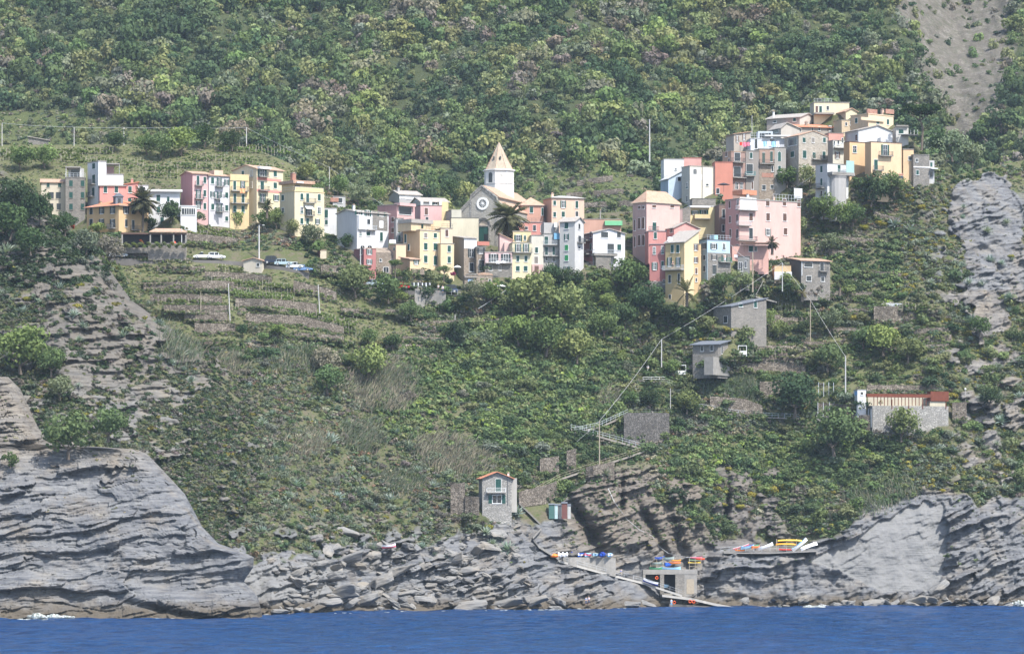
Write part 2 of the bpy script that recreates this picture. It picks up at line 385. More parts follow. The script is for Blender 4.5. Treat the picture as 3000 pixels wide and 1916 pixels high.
def tiles(name, c1, c2, c3):
    if name in MATS: return MATS[name]
    a = N(name)
    w = a.n('TexWave', wave_type='BANDS', bands_direction='X', i_Scale=1.1, i_Distortion=1.5, i_Detail=2.0); a.l(a.obj(), w.inputs['Vector'])
    n1 = a.noise(1.6, 5, 0.7, a.obj()); n2 = a.noise(5.0, 3, 0.6, a.obj(), (1, 1, 1))
    c = a.mix(a.ramp(n1, [(0.32, (0, 0, 0)), (0.68, (1, 1, 1))]), c1, c2)
    c = a.mix(a.ramp(n2, [(0.5, (0, 0, 0)), (0.72, (0.8, 0.8, 0.8))]), c, c3)
    a.bump(w.outputs['Fac'], 0.6, 0.08)
    MATS[name] = a.done(c, 0.9, 0.15); return MATS[name]

# ground of the wooded and terraced hills
def hill_mat():
    a = N('hillside'); P = a.pos()
    rk = a.attr('rock')[2]; wet = a.attr('wet')[2]; sl = a.attr('pale')[2]; gr = a.attr('grass')[2]; tan = a.attr('tan')[2]
    n1 = a.noise(0.09, 6, 0.6); n2 = a.noise(0.5, 6, 0.65); n3 = a.noise(2.0, 5, 0.7)
    soil = a.mix(n3, (0.07, 0.062, 0.042), (0.175, 0.15, 0.105))
    scr = a.mix(n3, (0.05, 0.068, 0.026), (0.115, 0.13, 0.05))
    soil = a.mix(a.ramp(n2, [(0.4, (0, 0, 0)), (0.62, (1, 1, 1))]), scr, soil)
    gra = a.mix(a.ramp(n3, [(0.35, (0, 0, 0)), (0.65, (1, 1, 1))]), (0.075, 0.098, 0.036), (0.165, 0.155, 0.078))
    base = a.mix(gr, soil, gra)
    # rock: banded grey shale, some of it weathered tan
    lay = a.noise(1.0, 6, 0.7, P, (0.16, 0.16, 1.9)); n4 = a.noise(0.16, 4, 0.6)
    rc = a.ramp(lay, [(0.28, (0.055, 0.058, 0.066)), (0.44, (0.125, 0.128, 0.135)), (0.62, (0.20, 0.20, 0.198)), (0.8, (0.31, 0.305, 0.29))])
    rt = a.ramp(lay, [(0.28, (0.075, 0.064, 0.054)), (0.5, (0.18, 0.158, 0.13)), (0.75, (0.30, 0.27, 0.22))])
    tn = a.math('ADD', a.ramp(n4, [(0.48, (0, 0, 0)), (0.68, (0.75, 0.75, 0.75))]), tan)
    tn.node.use_clamp = True
    rc = a.mix(tn, rc, rt)
    vein = a.n('TexVoronoi', feature='DISTANCE_TO_EDGE', i_Scale=0.22); mp = a.n('Mapping'); mp.inputs['Scale'].default_value = (1, 1, 0.7)
    dn = a.n('Mix', data_type='VECTOR'); dn.inputs[0].default_value = 0.3
    nz = a.n('TexNoise', i_Scale=0.5, i_Detail=5.0); a.l(P, nz.inputs['Vector']); a.l(P, dn.inputs[4])
    sc_ = a.n('VectorMath', operation='SCALE'); sc_.inputs['Scale'].default_value = 7.0; a.l(nz.outputs['Color'], sc_.inputs[0])
    ad = a.n('VectorMath', operation='ADD'); a.l(P, ad.inputs[0]); a.l(sc_.outputs[0], ad.inputs[1]); a.l(ad.outputs[0], mp.inputs[0]); a.l(mp.outputs[0], vein.inputs['Vector'])
    crack = a.ramp(vein.outputs['Distance'], [(0.0, (1, 1, 1)), (0.018, (0, 0, 0))])
    rc = a.mix(a.math('MULTIPLY', crack, 0.75), rc, (0.07, 0.07, 0.07))
    rc = a.mix(sl, rc, a.mix(n2, (0.15, 0.15, 0.148), (0.235, 0.233, 0.225)))
    rc = a.mix(a.math('MULTIPLY', a.attr('brown')[2], 0.75), rc, a.mix(lay, (0.06, 0.05, 0.04), (0.20, 0.165, 0.13)))
    lich = a.ramp(a.noise(0.8, 5, 0.7), [(0.6, (0, 0, 0)), (0.74, (0.5, 0.5, 0.5))])
    rc = a.mix(lich, rc, (0.12, 0.125, 0.075))
    rc = a.mix(wet, rc, a.mix(n3, (0.055, 0.048, 0.036), (0.15, 0.125, 0.095)))
    c = a.mix(rk, base, rc)
    a.l(c, a.b.inputs['Base Color'])
    hh = a.math('ADD', a.math('MULTIPLY', lay, 1.0), a.math('MULTIPLY', n3, 0.5))
    a.bump(hh, 0.9, 0.35)
    return a.done(c, 0.95, 0.12)
HILL = hill_mat()
def far_mat():
    a = N('mountainside'); s = a.attr('scar')[2]; gr = a.attr('grass')[2]
    n1 = a.noise(0.06, 5, 0.6); n2 = a.noise(0.28, 6, 0.7); n3 = a.noise(1.0, 5, 0.7, None, (1, 1, 1.8))
    w = a.mix(n2, (0.035, 0.05, 0.022), (0.085, 0.095, 0.045))
    g = a.mix(n2, (0.085, 0.11, 0.04), (0.15, 0.16, 0.065))
    w = a.mix(gr, w, g)
    sc1 = a.ramp(n3, [(0.3, (0.085, 0.076, 0.062)), (0.5, (0.175, 0.158, 0.134)), (0.72, (0.27, 0.25, 0.215))])
    sc1 = a.mix(a.ramp(n2, [(0.44, (0, 0, 0)), (0.62, (0.8, 0.8, 0.8))]), sc1, (0.085, 0.088, 0.055))
    st = a.noise(0.22, 5, 0.65, None, (1.6, 1, 0.25)); sc1 = a.mix(a.ramp(st, [(0.40, (0.7, 0.7, 0.7)), (0.6, (0, 0, 0))]), sc1, (0.11, 0.098, 0.08))
    c = a.mix(s, w, sc1)
    a.bump(n3, 0.9, 0.8)
    return a.done(c, 0.95, 0.1)
FARM = far_mat()
def leaf_mat(name, mode):
    a = N(name)
    if mode == 'obj':
        oc = a.n('ObjectInfo').outputs['Color']
        v = a.attr('v')[2]
        c = a.mix(v, (0.62, 0.66, 0.6), (1.32, 1.28, 1.1)); c = a.mix(1.0, oc, c, 'MULTIPLY')
    else:
        c = a.attr('col')[0]
    d = a.n('BsdfDiffuse'); t = a.n('BsdfTranslucent'); mx = a.n('MixShader', i_0=0.25)
    a.l(c, d.inputs[0]); a.l(a.mix(1.0, c, (1.1, 1.2, 0.6), 'MULTIPLY'), t.inputs[0]); a.l(d.outputs[0], mx.inputs[1]); a.l(t.outputs[0], mx.inputs[2])
    a.l(mx.outputs[0], a.out.inputs[0]); return a.m
LEAF = leaf_mat('foliage', 'obj'); LEAFC = leaf_mat('foliage_mass', 'col')
def bark(): return plain('bark', (0.14, 0.115, 0.09), 0.95, 0.1, 0.35, 2.0)
def sea_mat():
    a = N('sea_water')
    P = a.pos(); n = a.noise(0.045, 5, 0.6, P, (0.6, 1.0, 1)); n2 = a.noise(0.35, 6, 0.65, P, (0.55, 1.3, 1)); n3 = a.noise(1.3, 4, 0.6, P, (0.5, 1.2, 1))
    c = a.mix(a.ramp(n2, [(0.36, (0, 0, 0)), (0.64, (1, 1, 1))]), (0.002, 0.026, 0.100), (0.006, 0.066, 0.200))  # light and dark of the ripples mixed into the water colour
    h = a.math('ADD', a.math('MULTIPLY', n2, 1.0), a.math('MULTIPLY', n3, 0.35))
    a.bump(h, 1.0, 2.4)
    a.b.inputs['IOR'].default_value = 1.3
    return a.done(c, 0.18, 0.3)
SEA = sea_mat()
WHITE = plain('white_paint', (0.72, 0.72, 0.7)); GREEN = plain('shutter_green', (0.022, 0.080, 0.066), 0.6); DGREEN = plain('shutter_dark', (0.04, 0.052, 0.055), 0.6)
BROWN = plain('shutter_brown', (0.13, 0.075, 0.055), 0.6); GLASS = plain('window_glass', (0.025, 0.03, 0.036), 0.12, 0.5); IRON = plain('iron', (0.09, 0.095, 0.1), 0.6)
PALEIRON = plain('painted_rail', (0.5, 0.53, 0.55), 0.6); CONC = plain('concrete', (0.27, 0.255, 0.23), 0.9, 0.1, 0.4, 1.0); WOOD = plain('weathered_wood', (0.34, 0.29, 0.22), 0.9, 0.1, 0.3, 2.0)
STONE = masonry('grey_stone', (0.18, 0.17, 0.15), (0.34, 0.31, 0.27), (0.22, 0.205, 0.185)); STONEP = masonry('pale_stone', (0.26, 0.25, 0.225), (0.45, 0.43, 0.39), (0.20, 0.19, 0.175), 0.5, 1.5)
STONEB = masonry('brown_stone', (0.22, 0.175, 0.13), (0.42, 0.345, 0.27), (0.29, 0.25, 0.21)); DRY = masonry('dry_stone', (0.125, 0.105, 0.082), (0.34, 0.295, 0.24), (0.06, 0.05, 0.042), 0.5, 1.7)
CHURCH = masonry('church_stone', (0.335, 0.315, 0.275), (0.42, 0.40, 0.355), (0.30, 0.285, 0.25), 0.5, 1.7); BRICK = masonry('brick', (0.42, 0.17, 0.11), (0.55, 0.25, 0.17), (0.4, 0.33, 0.28), 0.22, 2.6)
TILE = tiles('clay_tiles', (0.38, 0.235, 0.16), (0.50, 0.345, 0.25), (0.33, 0.29, 0.24)); TILER = tiles('red_tiles', (0.52, 0.19, 0.105), (0.58, 0.27, 0.165), (0.42, 0.25, 0.18)); TILEG = tiles('grey_tiles', (0.32, 0.295, 0.265), (0.42, 0.385, 0.34), (0.30, 0.25, 0.21)); SLATE = plain('slate', (0.15, 0.165, 0.19), 0.75, 0.3, 0.2, 2.0)
SPIRE = tiles('spire_stone', (0.36, 0.295, 0.22), (0.45, 0.38, 0.29), (0.30, 0.255, 0.205)); METAL = plain('sheet_metal', (0.52, 0.52, 0.5), 0.6); RUST = plain('rusty_steel', (0.16, 0.055, 0.035), 0.9, 0.1, 0.35, 2.0)
def paint(r, g, b): return plain('paint_%d_%d_%d' % (r, g, b), srgb(r, g, b), 0.45, 0.4, 0.08)
# ------------------------------------------------------------------ the ground
def attM(px, py):
    D = DM0(px, py); Z = H-(py-YH)*D/F
    rk = rockM(px, py)
    vine = 1.0*(inpoly(px, py, [(300,760),(560,740),(900,800),(1120,900),(1240,1000),(1100,1060),(760,1010),(540,1010),(420,900)]))
    upper = (px < 900)*(1-sstep(520, 560, py))
    right = sstep(2050, 2150, px)*sstep(760, 800, py)*(1-sstep(1120, 1180, py))*(1-sstep(2700, 2800, px))*0.5
    low = (1-sstep(1300, 1420, px))*sstep(1080, 1180, py)
    g = np.clip(vine*0.5+upper*0.6+right+0.5*fbm(px/90, py/50, 2.2, 3)-low, 0, 1)
    wet = sstep(0.9, 0.0, (Z+1.1*pn(px/30, py/20, 3))/3.0-0.25)
    slab = sstep(0.4, 0.6, inpoly(px+12*pn(px/40, py/40, 1), py+12*pn(px/40, py/40, 2), SLAB_R)*1.0)
    slab = np.maximum(slab, 0.9*(px < 1000)*(px > 700)*sstep(1640, 1660, py))
    tan = 0.6*sstep(1600, 1680, px)*(1-sstep(2040, 2110, px))*(1-sstep(1600, 1700, py))+0.5*sstep(2600, 2700, px)*(py < 1450)*(py > 850)
    br = sstep(1650, 1700, px)*(1-sstep(2330, 2420, px))*(1-sstep(1570, 1640, py))*.75
    return dict(brown=br, rock=rk, wet=wet*rk, pale=slab*(1-wet), grass=g*(1-rk), tan=tan)
tag(sheet('hillside', DM, -350, 3400, crestM, 1845, 3.2, HILL, attM), kind='structure')
def attF(px, py):
    j = px+30*fbm(px/70, py/50, 1.1, 3); k = py+25*fbm(px/70, py/50, 2.1, 3)
    s = inpoly(j, k, SCAR)*1.0
    s = np.maximum(s, sstep(0.3, 0.4, pn(px/60, py/90, 4))*inpoly(px, py, [(2380,-60),(2640,-60),(2700,420),(2560,380),(2480,160)])*0.9)
    s = np.maximum(s, sstep(0.2, 0.35, pn(px/40, py/110, 5))*(px > 2900)*(py < 520)*0.9)
    g = np.clip(inpoly(px, py, [(-400,300),(250,330),(520,420),(500,470),(-400,470)])*0.7+inpoly(px, py, [(1500,560),(1620,470),(1850,480),(1960,600),(1850,700),(1500,700)])*0.7, 0, 1)
    return dict(scar=s, grass=g)
tag(sheet('mountainside', DF, -600, 3700, lambda u: np.full(u.shape, -160.0), 820, 7.0, FARM, attF), kind='structure')
def attL(px, py):
    rk = rockL(px, py); z = np.zeros_like(px)
    return dict(rock=rk*0.9, wet=z, brown=z+1*(1-sstep(1060, 1180, py))*.8, pale=z, grass=np.clip(0.3*fbm(px/60, py/40, 1, 3), 0, 1), tan=z+0.35*(py > 1100))
tag(sheet('spur_slope', DL, -350, RLx, 432, 1760, 3.2, HILL, attL), kind='structure')
def attR(px, py):
    D = DR(px, py); Z = H-(py-YH)*D/F; z = np.zeros_like(px)
    return dict(rock=z+1, wet=sstep(1.0, 0.0, (Z+1.1*pn(px/30, py/20, 3))/3.4-0.25), pale=0.25*sstep(0.1, 0.5, fbm(px/160, py/60, 3, 2)), grass=z, tan=0.8*(1-sstep(1280, 1420, py+30*pn(px/60, py/40, 2))))
tag(sheet('sea_cliff', DR, -350, RRx, 1104, 1850, 2.4, HILL, attR), kind='structure')
# sea: one sheet to the horizon, swell modelled near the shore
def build_sea():
    ys = np.concatenate([np.linspace(-250, 350, 8), np.linspace(380, 960, 760), np.linspace(980, 1100, 4)])
    xs = np.concatenate([np.linspace(-1200, -200, 12), np.linspace(-190, 190, 300), np.linspace(200, 1200, 12)])
    X, Y = np.meshgrid(xs, ys)
    m = sstep(360, 420, Y)*sstep(200, 170, np.abs(X))
    q = X*0.25+Y
    Z = m*(0.3*pn(X/22, q/10, 1)+0.42*pn(X/8, q/4.6, 2)+0.24*pn(X/3.4, q/2.2, 3))
    tag(grid_object('sea', np.stack([X, Y, Z], -1), SEA, smooth=True), kind='structure')
build_sea()

def build_haze():
    b = MB(); m = bpy.data.materials.new('haze_air'); m.use_nodes = True; t = m.node_tree; t.nodes.remove(t.nodes['Principled BSDF'])
    v = t.nodes.new('ShaderNodeVolumePrincipled'); v.inputs['Density'].default_value = HAZE; v.inputs['Color'].default_value = (0.66, 0.82, 1.0, 1); v.inputs['Anisotropy'].default_value = 0.0
    t.links.new(v.outputs[0], t.nodes['Material Output'].inputs['Volume'])
    b.box(-1300, 1300, -300, 1750, -9, 290, m); tag(b.obj('haze'), kind='stuff')
HAZE = 0.00005
# ------------------------------------------------------------------ mesh building
class MB:
    def __init__(s): s.v = []; s.f = []; s.mi = []; s.mats = []
    def m(s, mat):
        if mat not in s.mats: s.mats.append(mat)
        return s.mats.index(mat)
    def poly(s, pts, mat):
        n = len(s.v); s.v += [tuple(p) for p in pts]; s.f.append(tuple(range(n, n+len(pts)))); s.mi.append(s.m(mat))
    def box(s, x0, x1, y0, y1, z0, z1, mat):
        n = len(s.v); s.v += [(x0,y0,z0),(x1,y0,z0),(x1,y1,z0),(x0,y1,z0),(x0,y0,z1),(x1,y0,z1),(x1,y1,z1),(x0,y1,z1)]
        i = s.m(mat)
        for q in ((0,3,2,1),(4,5,6,7),(0,1,5,4),(1,2,6,5),(2,3,7,6),(3,0,4,7)): s.f.append(tuple(n+k for k in q)); s.mi.append(i)
    def prism(s, pts, dv, mat, cap=True):
        """outline pts (list of 3d points) swept by dv"""
        n = len(s.v); k = len(pts); dv = Vector(dv); i = s.m(mat)
        s.v += [tuple(p) for p in pts]+[tuple(Vector(p)+dv) for p in pts]
        for a in range(k):
            b = (a+1) % k; s.f.append((n+a, n+b, n+k+b, n+k+a)); s.mi.append(i)
        if cap: s.f.append(tuple(n+a for a in range(k-1, -1, -1))); s.f.append(tuple(n+k+a for a in range(k))); s.mi += [i, i]
    def tube(s, pts, rad, mat, n=6):
        i = s.m(mat); rings = []
        pts = [Vector(p) for p in pts]
        for a, p in enumerate(pts):
            d = (pts[min(a+1, len(pts)-1)]-pts[max(a-1, 0)]).normalized()
            x = d.orthogonal().normalized(); y = d.cross(x); r = rad[a] if isinstance(rad, (list, tuple)) else rad
            rings.append([len(s.v)+t for t in range(n)])
            s.v += [tuple(p+(x*math.cos(6.2832*t/n)+y*math.sin(6.2832*t/n))*r) for t in range(n)]
        for a in range(len(rings)-1):
            for t in range(n): s.f.append((rings[a][t], rings[a][(t+1) % n], rings[a+1][(t+1) % n], rings[a+1][t])); s.mi.append(i)
        s.f.append(tuple(rings[0][::-1])); s.f.append(tuple(rings[-1])); s.mi += [i, i]
    def lathe(s, prof, mat, n=12, cx=0, cy=0, squash=1.0, cap=True):
        i = s.m(mat); b = len(s.v)
        for (r, z) in prof:
            for t in range(n): s.v.append((cx+r*math.cos(6.2832*(t+.5)/n), cy+squash*r*math.sin(6.2832*(t+.5)/n), z))
        for a in range(len(prof)-1):
            for t in range(n): s.f.append((b+a*n+t, b+a*n+(t+1) % n, b+(a+1)*n+(t+1) % n, b+(a+1)*n+t)); s.mi.append(i)
        if cap:
            s.f.append(tuple(b+t for t in range(n-1, -1, -1))); k = b+(len(prof)-1)*n; s.f.append(tuple(k+t for t in range(n))); s.mi += [i, i]
    def mesh(s, name):
        me = bpy.data.meshes.new(name); me.from_pydata(s.v, [], s.f)
        for m in s.mats: me.materials.append(m)
        me.polygons.foreach_set('material_index', s.mi); me.update(); return me
    def obj(s, name, parent=None, loc=(0,0,0), rz=0.0):
        return link(name, s.mesh(name), parent, loc, rz)
def link(name, me, parent=None, loc=(0,0,0), rz=0.0):
    o = bpy.data.objects.new(name, me); COL.objects.link(o); o.location = loc; o.rotation_euler = (0, 0, rz)
    if parent: o.parent = parent
    return o
def empty(name, loc, rz=0.0):
    o = bpy.data.objects.new(name, None); COL.objects.link(o); o.location = loc; o.rotation_euler = (0, 0, rz); o.empty_display_size = 0.5; return o
def copy_tree(o, parent=None):
    c = o.copy(); COL.objects.link(c)
    if parent: c.parent = parent
    for ch in list(o.children): copy_tree(ch, c)
    return c
_WM = {}
def wmesh(kind, w, h, mat):
    """window pieces, facing -y, centred on x, foot at z = 0"""
    w = round(w*10)/10; h = round(h*10)/10; key = (kind, w, h, mat.name)
    if key in _WM: return _WM[key]
    b = MB(); t = 0.065
    if kind == 'surround':
        b.box(-w/2-t, -w/2, -0.05, 0.02, -0.02, h, mat); b.box(w/2, w/2+t, -0.05, 0.02, -0.02, h, mat)
        b.box(-w/2-t, w/2+t, -0.052, 0.02, h, h+t, mat); b.box(-w/2-t-.05, w/2+t+.05, -0.14, 0.02, -0.14, -0.02, mat)
    elif kind == 'archsurround':
        pts = [(w/2*math.cos(3.1416*k/8), h-w/2+w/2*math.sin(3.1416*k/8)) for k in range(9)]; q = w/2+t
        po = [(q*math.cos(3.1416*k/8), h-w/2+q*math.sin(3.1416*k/8)) for k in range(9)]
        pts = [(w/2, 0)]+pts+[(-w/2, 0)]; po = [(q, 0)]+po+[(-q, 0)]
        for k in range(len(pts)-1):
            b.prism([(pts[k][0], -.05, pts[k][1]), (po[k][0], -.05, po[k][1]), (po[k+1][0], -.05, po[k+1][1]), (pts[k+1][0], -.05, pts[k+1][1])], (0, .07, 0), mat)
    elif kind == 'pane': b.box(-w/2, w/2, -0.015, 0.02, 0, h, mat)
    elif kind == 'archpane':
        pts = [(w/2, 0)]+[(w/2*math.cos(3.1416*k/8), h-w/2+w/2*math.sin(3.1416*k/8)) for k in range(9)]+[(-w/2, 0)]
        b.prism([(x, -0.015, z) for x, z in pts], (0, .035, 0), mat)
    elif kind == 'sash':
        s = 0.045
        b.box(-w/2, -w/2+s, -0.045, -0.017, 0, h, mat); b.box(w/2-s, w/2, -0.045, -0.017, 0, h, mat); b.box(-s*.8, s*.8, -0.046, -0.017, s, h-s, mat)
        b.box(-w/2+s, w/2-s, -0.044, -0.017, 0, s, mat); b.box(-w/2+s, w/2-s, -0.044, -0.017, h-s, h, mat)
        if h > 1.4: b.box(-w/2+s, -s*.8, -0.042, -0.017, h*.55, h*.55+s*.7, mat); b.box(s*.8, w/2-s, -0.042, -0.017, h*.55, h*.55+s*.7, mat)
    elif kind == 'shutter':          # one leaf with slats
        b.box(-w/2, -w/2+.06, -0.075, -0.02, 0, h, mat); b.box(w/2-.06, w/2, -0.075, -0.02, 0, h, mat)
        n = max(3, int(h/0.17))
        for k in range(n):
            z = h*k/n; b.box(-w/2+.06, w/2-.06, -0.07 if k % (n//2) else -0.078, -0.03, z, z+h/n*0.72, mat)
        b.box(-w/2+.06, w/2-.06, -0.03, -0.02, 0, h, mat)
    _WM[key] = b.mesh(kind); return _WM[key]
def window(par, loc, rz, w, h, style, sur, shut):
    """style S closed shutters, O open shutters, D bare dark window, A arched closed, P arched open-dark, G green door, B roller, V glazing, also a dark pane painting the shade of an open veranda"""
    arch = style in 'AP'
    win = link('window', wmesh('archsurround' if arch else 'surround', w, h, sur), par, loc, rz)
    dw = 0.02
    if style in 'SAB':
        pm = shut if style == 'B' else GLASS
        link('pane', wmesh('archpane' if arch else 'pane', w, h, shut if style in 'AB' else GLASS), win)
        if style == 'S':
            for s in (-1, 1): link('shutter', wmesh('shutter', w/2-dw, h, shut), win, (s*w/4, 0, 0))
    else:
        link('pane', wmesh('archpane' if arch else 'pane', w, h, GLASS), win)
        if style not in 'VD': link('sash', wmesh('sash', w, h, WHITE), win)
        if style == 'D': link('sash', wmesh('sash', w, h, DGREEN), win)
        if style == 'O':
            lw = w*0.42
            for s in (-1, 1): link('shutter', wmesh('shutter', lw, h, shut), win, (s*(w/2+lw/2+.03), 0, 0))
        if style == 'T':             # shutters ajar, pushed out at the foot
            for s in (-1, 1):
                q = link('shutter', wmesh('shutter', w/2-dw, h, shut), win, (s*w/4, -0.02, 0)); q.rotation_euler = (R(-9), 0, 0); q.location.z = 0.02
    return win
def balcony(par, loc, rz, w, d=0.95, rail=None, slab=None, solid=None):
    b = MB(); b.box(-w/2, w/2, -d, 0, -0.16, 0, slab or CONC)
    o = b.obj('balcony', par, loc, rz); r = MB(); rail = rail or IRON
    if solid:
        r.box(-w/2, w/2, -d, -d+.1, 0, .95, solid); r.box(-w/2, -w/2+.1, -d+.1, 0, 0, .95, solid); r.box(w/2-.1, w/2, -d+.1, 0, 0, .95, solid)
        r.obj('parapet', o); return o
    for z in (0.95, 0.12):
        r.box(-w/2, w/2, -d+.0, -d+.045, z, z+.05, rail); r.box(-w/2, -w/2+.045, -d+.045, 0, z, z+.05, rail); r.box(w/2-.045, w/2, -d+.045, 0, z, z+.05, rail)
    n = int(w/0.16)
    for k in range(1, n): x = -w/2+w*k/n; r.box(x-.012, x+.012, -d+.01, -d+.035, 0, .95, rail)
    n = int(d/0.16)
    for k in range(1, n):
        y = -d*k/n; r.box(-w/2+.01, -w/2+.035, y-.012, y+.012, 0, .95, rail); r.box(w/2-.035, w/2-.01, y-.012, y+.012, 0, .95, rail)
    r.obj('railing', o); return o
HOUSES = {}
class House:
    """a house whose near corner stands in direction (xc, yb) at distance D; xl..xc is the face to the left of the corner, xc..xr the face to the right"""
    def __init__(s, key, label, cat, name, xl, xc, xr, yt, yb, D, mat, th=None, depth=8.5, roof='flat', rh=0, rmat=None, matL=None, wins=(), sur=None, shut=None, ext=3.5, pk=0.5, ov=0.35, par=0.5, group=None, foot=None, trim=None):
        s.D = D; sc_ = D/F; s.xc = xc; s.yb = yb; s.key = key
        if th is None:
            th = 6.0 if xc-xl < 2 else (84.0 if xr-xc < 2 else math.degrees(math.asin(min(max((xc-xl)*sc_/depth, 0.1), 0.92))))
        s.th = R(th); st, ct = math.sin(s.th), math.cos(s.th)
        s.wr = max((xr-xc)*sc_/ct, 0.3) if xr-xc >= 2 else depth
        s.wl = (xc-xl)*sc_/st if xc-xl >= 2 else depth
        s.base = W3(xc, yb, D); s.hh = (yb-yt)*sc_; hh = s.hh
        s.root = empty(name, s.base, s.th); tag(s.root, label, cat, group)
        s.mat = mat; s.sur = sur or WHITE; s.shut = shut or GREEN
        mL = matL or mat; wr, wl = s.wr, s.wl; b = MB(); z0 = -ext; rm = rmat or TILE; rhm = rh*sc_  # left face often takes a darker copy of the wall, shade put into the colour
        top = {}
        if roof == 'gl':   z = lambda x, y: hh+rhm*(1-abs(y/wl-pk)/(pk if y/wl < pk else 1-pk))
        elif roof == 'gf': z = lambda x, y: hh+rhm*(1-abs(x/wr-pk)/(pk if x/wr < pk else 1-pk))
        elif roof == 'sb': z = lambda x, y: hh+rhm*y/wl
        elif roof == 'sr': z = lambda x, y: hh+rhm*x/wr
        elif roof == 'sx': z = lambda x, y: hh+rhm*(1-x/wr)
        else:              z = lambda x, y: hh
        tB = [(wr, 0, z(wr, 0))]+([(wr*pk, 0, z(wr*pk, 0))] if roof == 'gf' else [])+[(0, 0, z(0, 0))]
        tA = [(0, 0, z(0, 0))]+([(0, wl*pk, z(0, wl*pk))] if roof == 'gl' else [])+[(0, wl, z(0, wl))]
        tC = [(wr, wl, z(wr, wl))]+([(wr, wl*pk, z(wr, wl*pk))] if roof == 'gl' else [])+[(wr, 0, z(wr, 0))]
        tE = [(0, wl, z(0, wl))]+([(wr*pk, wl, z(wr*pk, wl))] if roof == 'gf' else [])+[(wr, wl, z(wr, wl))]
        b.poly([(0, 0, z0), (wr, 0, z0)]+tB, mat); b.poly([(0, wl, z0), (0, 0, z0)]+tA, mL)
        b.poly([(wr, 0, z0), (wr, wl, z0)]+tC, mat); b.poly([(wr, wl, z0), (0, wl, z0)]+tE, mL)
        if roof == 'flat':
            b.poly([(0, 0, hh-.02), (wr, 0, hh-.02), (wr, wl, hh-.02), (0, wl, hh-.02)], CONC)
        b.obj('wall', s.root)
        if foot: q = MB(); q.box(-.03, wr+.03, -.03, wl+.03, z0, foot*sc_, STONE); q.obj('stone_base', s.root)
        s.z = z; r = MB(); e = ov; T = 0.16; s.roof = None
        if roof == 'flat':
            p = par
            if p > 0:
                r.box(-.12, wr+.12, -.12, .12, hh, hh+p*.28, trim or CONC); r.box(-.12, .12, .12, wl+.12, hh, hh+p*.28, trim or CONC); r.box(wr-.12, wr+.12, .12, wl+.12, hh, hh+p*.28, trim or CONC); r.box(.12, wr-.12, wl-.12, wl+.12, hh, hh+p*.28, trim or CONC)
                s.roof = r.obj('cornice', s.root)
        elif roof in ('gl', 'gf', 'sb', 'sr', 'sx'):
            def slab(pts):
                r.prism(pts, (0, 0, T), rm)
            if roof == 'gl':
                k0 = rhm/(wl*pk); k1 = rhm/(wl*(1-pk)); zr = hh+rhm+.02
                slab([(-e, -e, hh-e*k0+.02), (wr+e, -e, hh-e*k0+.02), (wr+e, wl*pk, zr), (-e, wl*pk, zr)])
                slab([(-e, wl*pk, zr), (wr+e, wl*pk, zr), (wr+e, wl+e, hh-e*k1+.02), (-e, wl+e, hh-e*k1+.02)])
            elif roof == 'gf':
                k0 = rhm/(wr*pk); k1 = rhm/(wr*(1-pk)); zr = hh+rhm+.02
                slab([(-e, -e, hh-e*k0+.02), (wr*pk, -e, zr), (wr*pk, wl+e, zr), (-e, wl+e, hh-e*k0+.02)])
                slab([(wr*pk, -e, zr), (wr+e, -e, hh-e*k1+.02), (wr+e, wl+e, hh-e*k1+.02), (wr*pk, wl+e, zr)])
            else:
                slab([(-e, -e, z(-e, -e)+.02), (wr+e, -e, z(wr+e, -e)+.02), (wr+e, wl+e, z(wr+e, wl+e)+.02), (-e, wl+e, z(-e, wl+e)+.02)])
            s.roof = r.obj('roof', s.root)
        elif roof == 'hip':
            i = min(wl, wr)*0.42; a = [(-e, -e, hh-.08), (wr+e, -e, hh-.08), (wr+e, wl+e, hh-.08), (-e, wl+e, hh-.08)]
            if wr >= wl: t0, t1 = (i, wl/2, hh+rhm), (max(wr-i, i+.1), wl/2, hh+rhm)
            else: t0, t1 = (wr/2, i, hh+rhm), (wr/2, max(wl-i, i+.1), hh+rhm)
            if wr >= wl: r.poly([a[0], a[1], t1, t0], rm); r.poly([a[1], a[2], t1], rm); r.poly([a[2], a[3], t0, t1], rm); r.poly([a[3], a[0], t0], rm)
            else: r.poly([a[0], a[1], t0], rm); r.poly([a[1], a[2], t1, t0], rm); r.poly([a[2], a[3], t1], rm); r.poly([a[3], a[0], t0, t1], rm)
            r.box(-e, wr+e, -e, wl+e, hh-.2, hh-.082, trim or CONC)
            s.roof = r.obj('roof', s.root)
        for wdef in wins: s.win(*wdef)
        HOUSES[key] = s
    def at(s, px, py, face=None):
        """direction (px, py) on the wall -> local point and rotation; face 'B' right of the corner, 'A' left"""
        face = face or ('B' if px >= s.xc else 'A')
        d = (math.cos(s.th), math.sin(s.th)) if face == 'B' else (-math.sin(s.th), math.cos(s.th))
        k = (px-1500)/F; u = (k*s.base.y-s.base.x)/(d[0]-k*d[1])
        D = s.base.y+u*d[1]; z = H-(py-YH)*D/F-s.base.z
        return ((u, 0, z), 0.0) if face == 'B' else ((0, u, z), R(-90)), D/F/(abs(d[0]) if abs(d[0]) > .2 else .2), D/F
    def win(s, px, py, w=10, h=20, style='S', face=None, shut=None, sur=None, bal=None):
        (p, rz), kx, kz = s.at(px, py, face); ww = max(w*kx, .4); hh = h*kz
        window(s.root, (p[0], p[1], p[2]-hh/2), rz, ww, hh, style, sur or s.sur, shut or s.shut)
        if bal: s.bal(px+bal[1] if len(bal) > 1 else px, py+h/2, bal[0], face, *bal[2:])
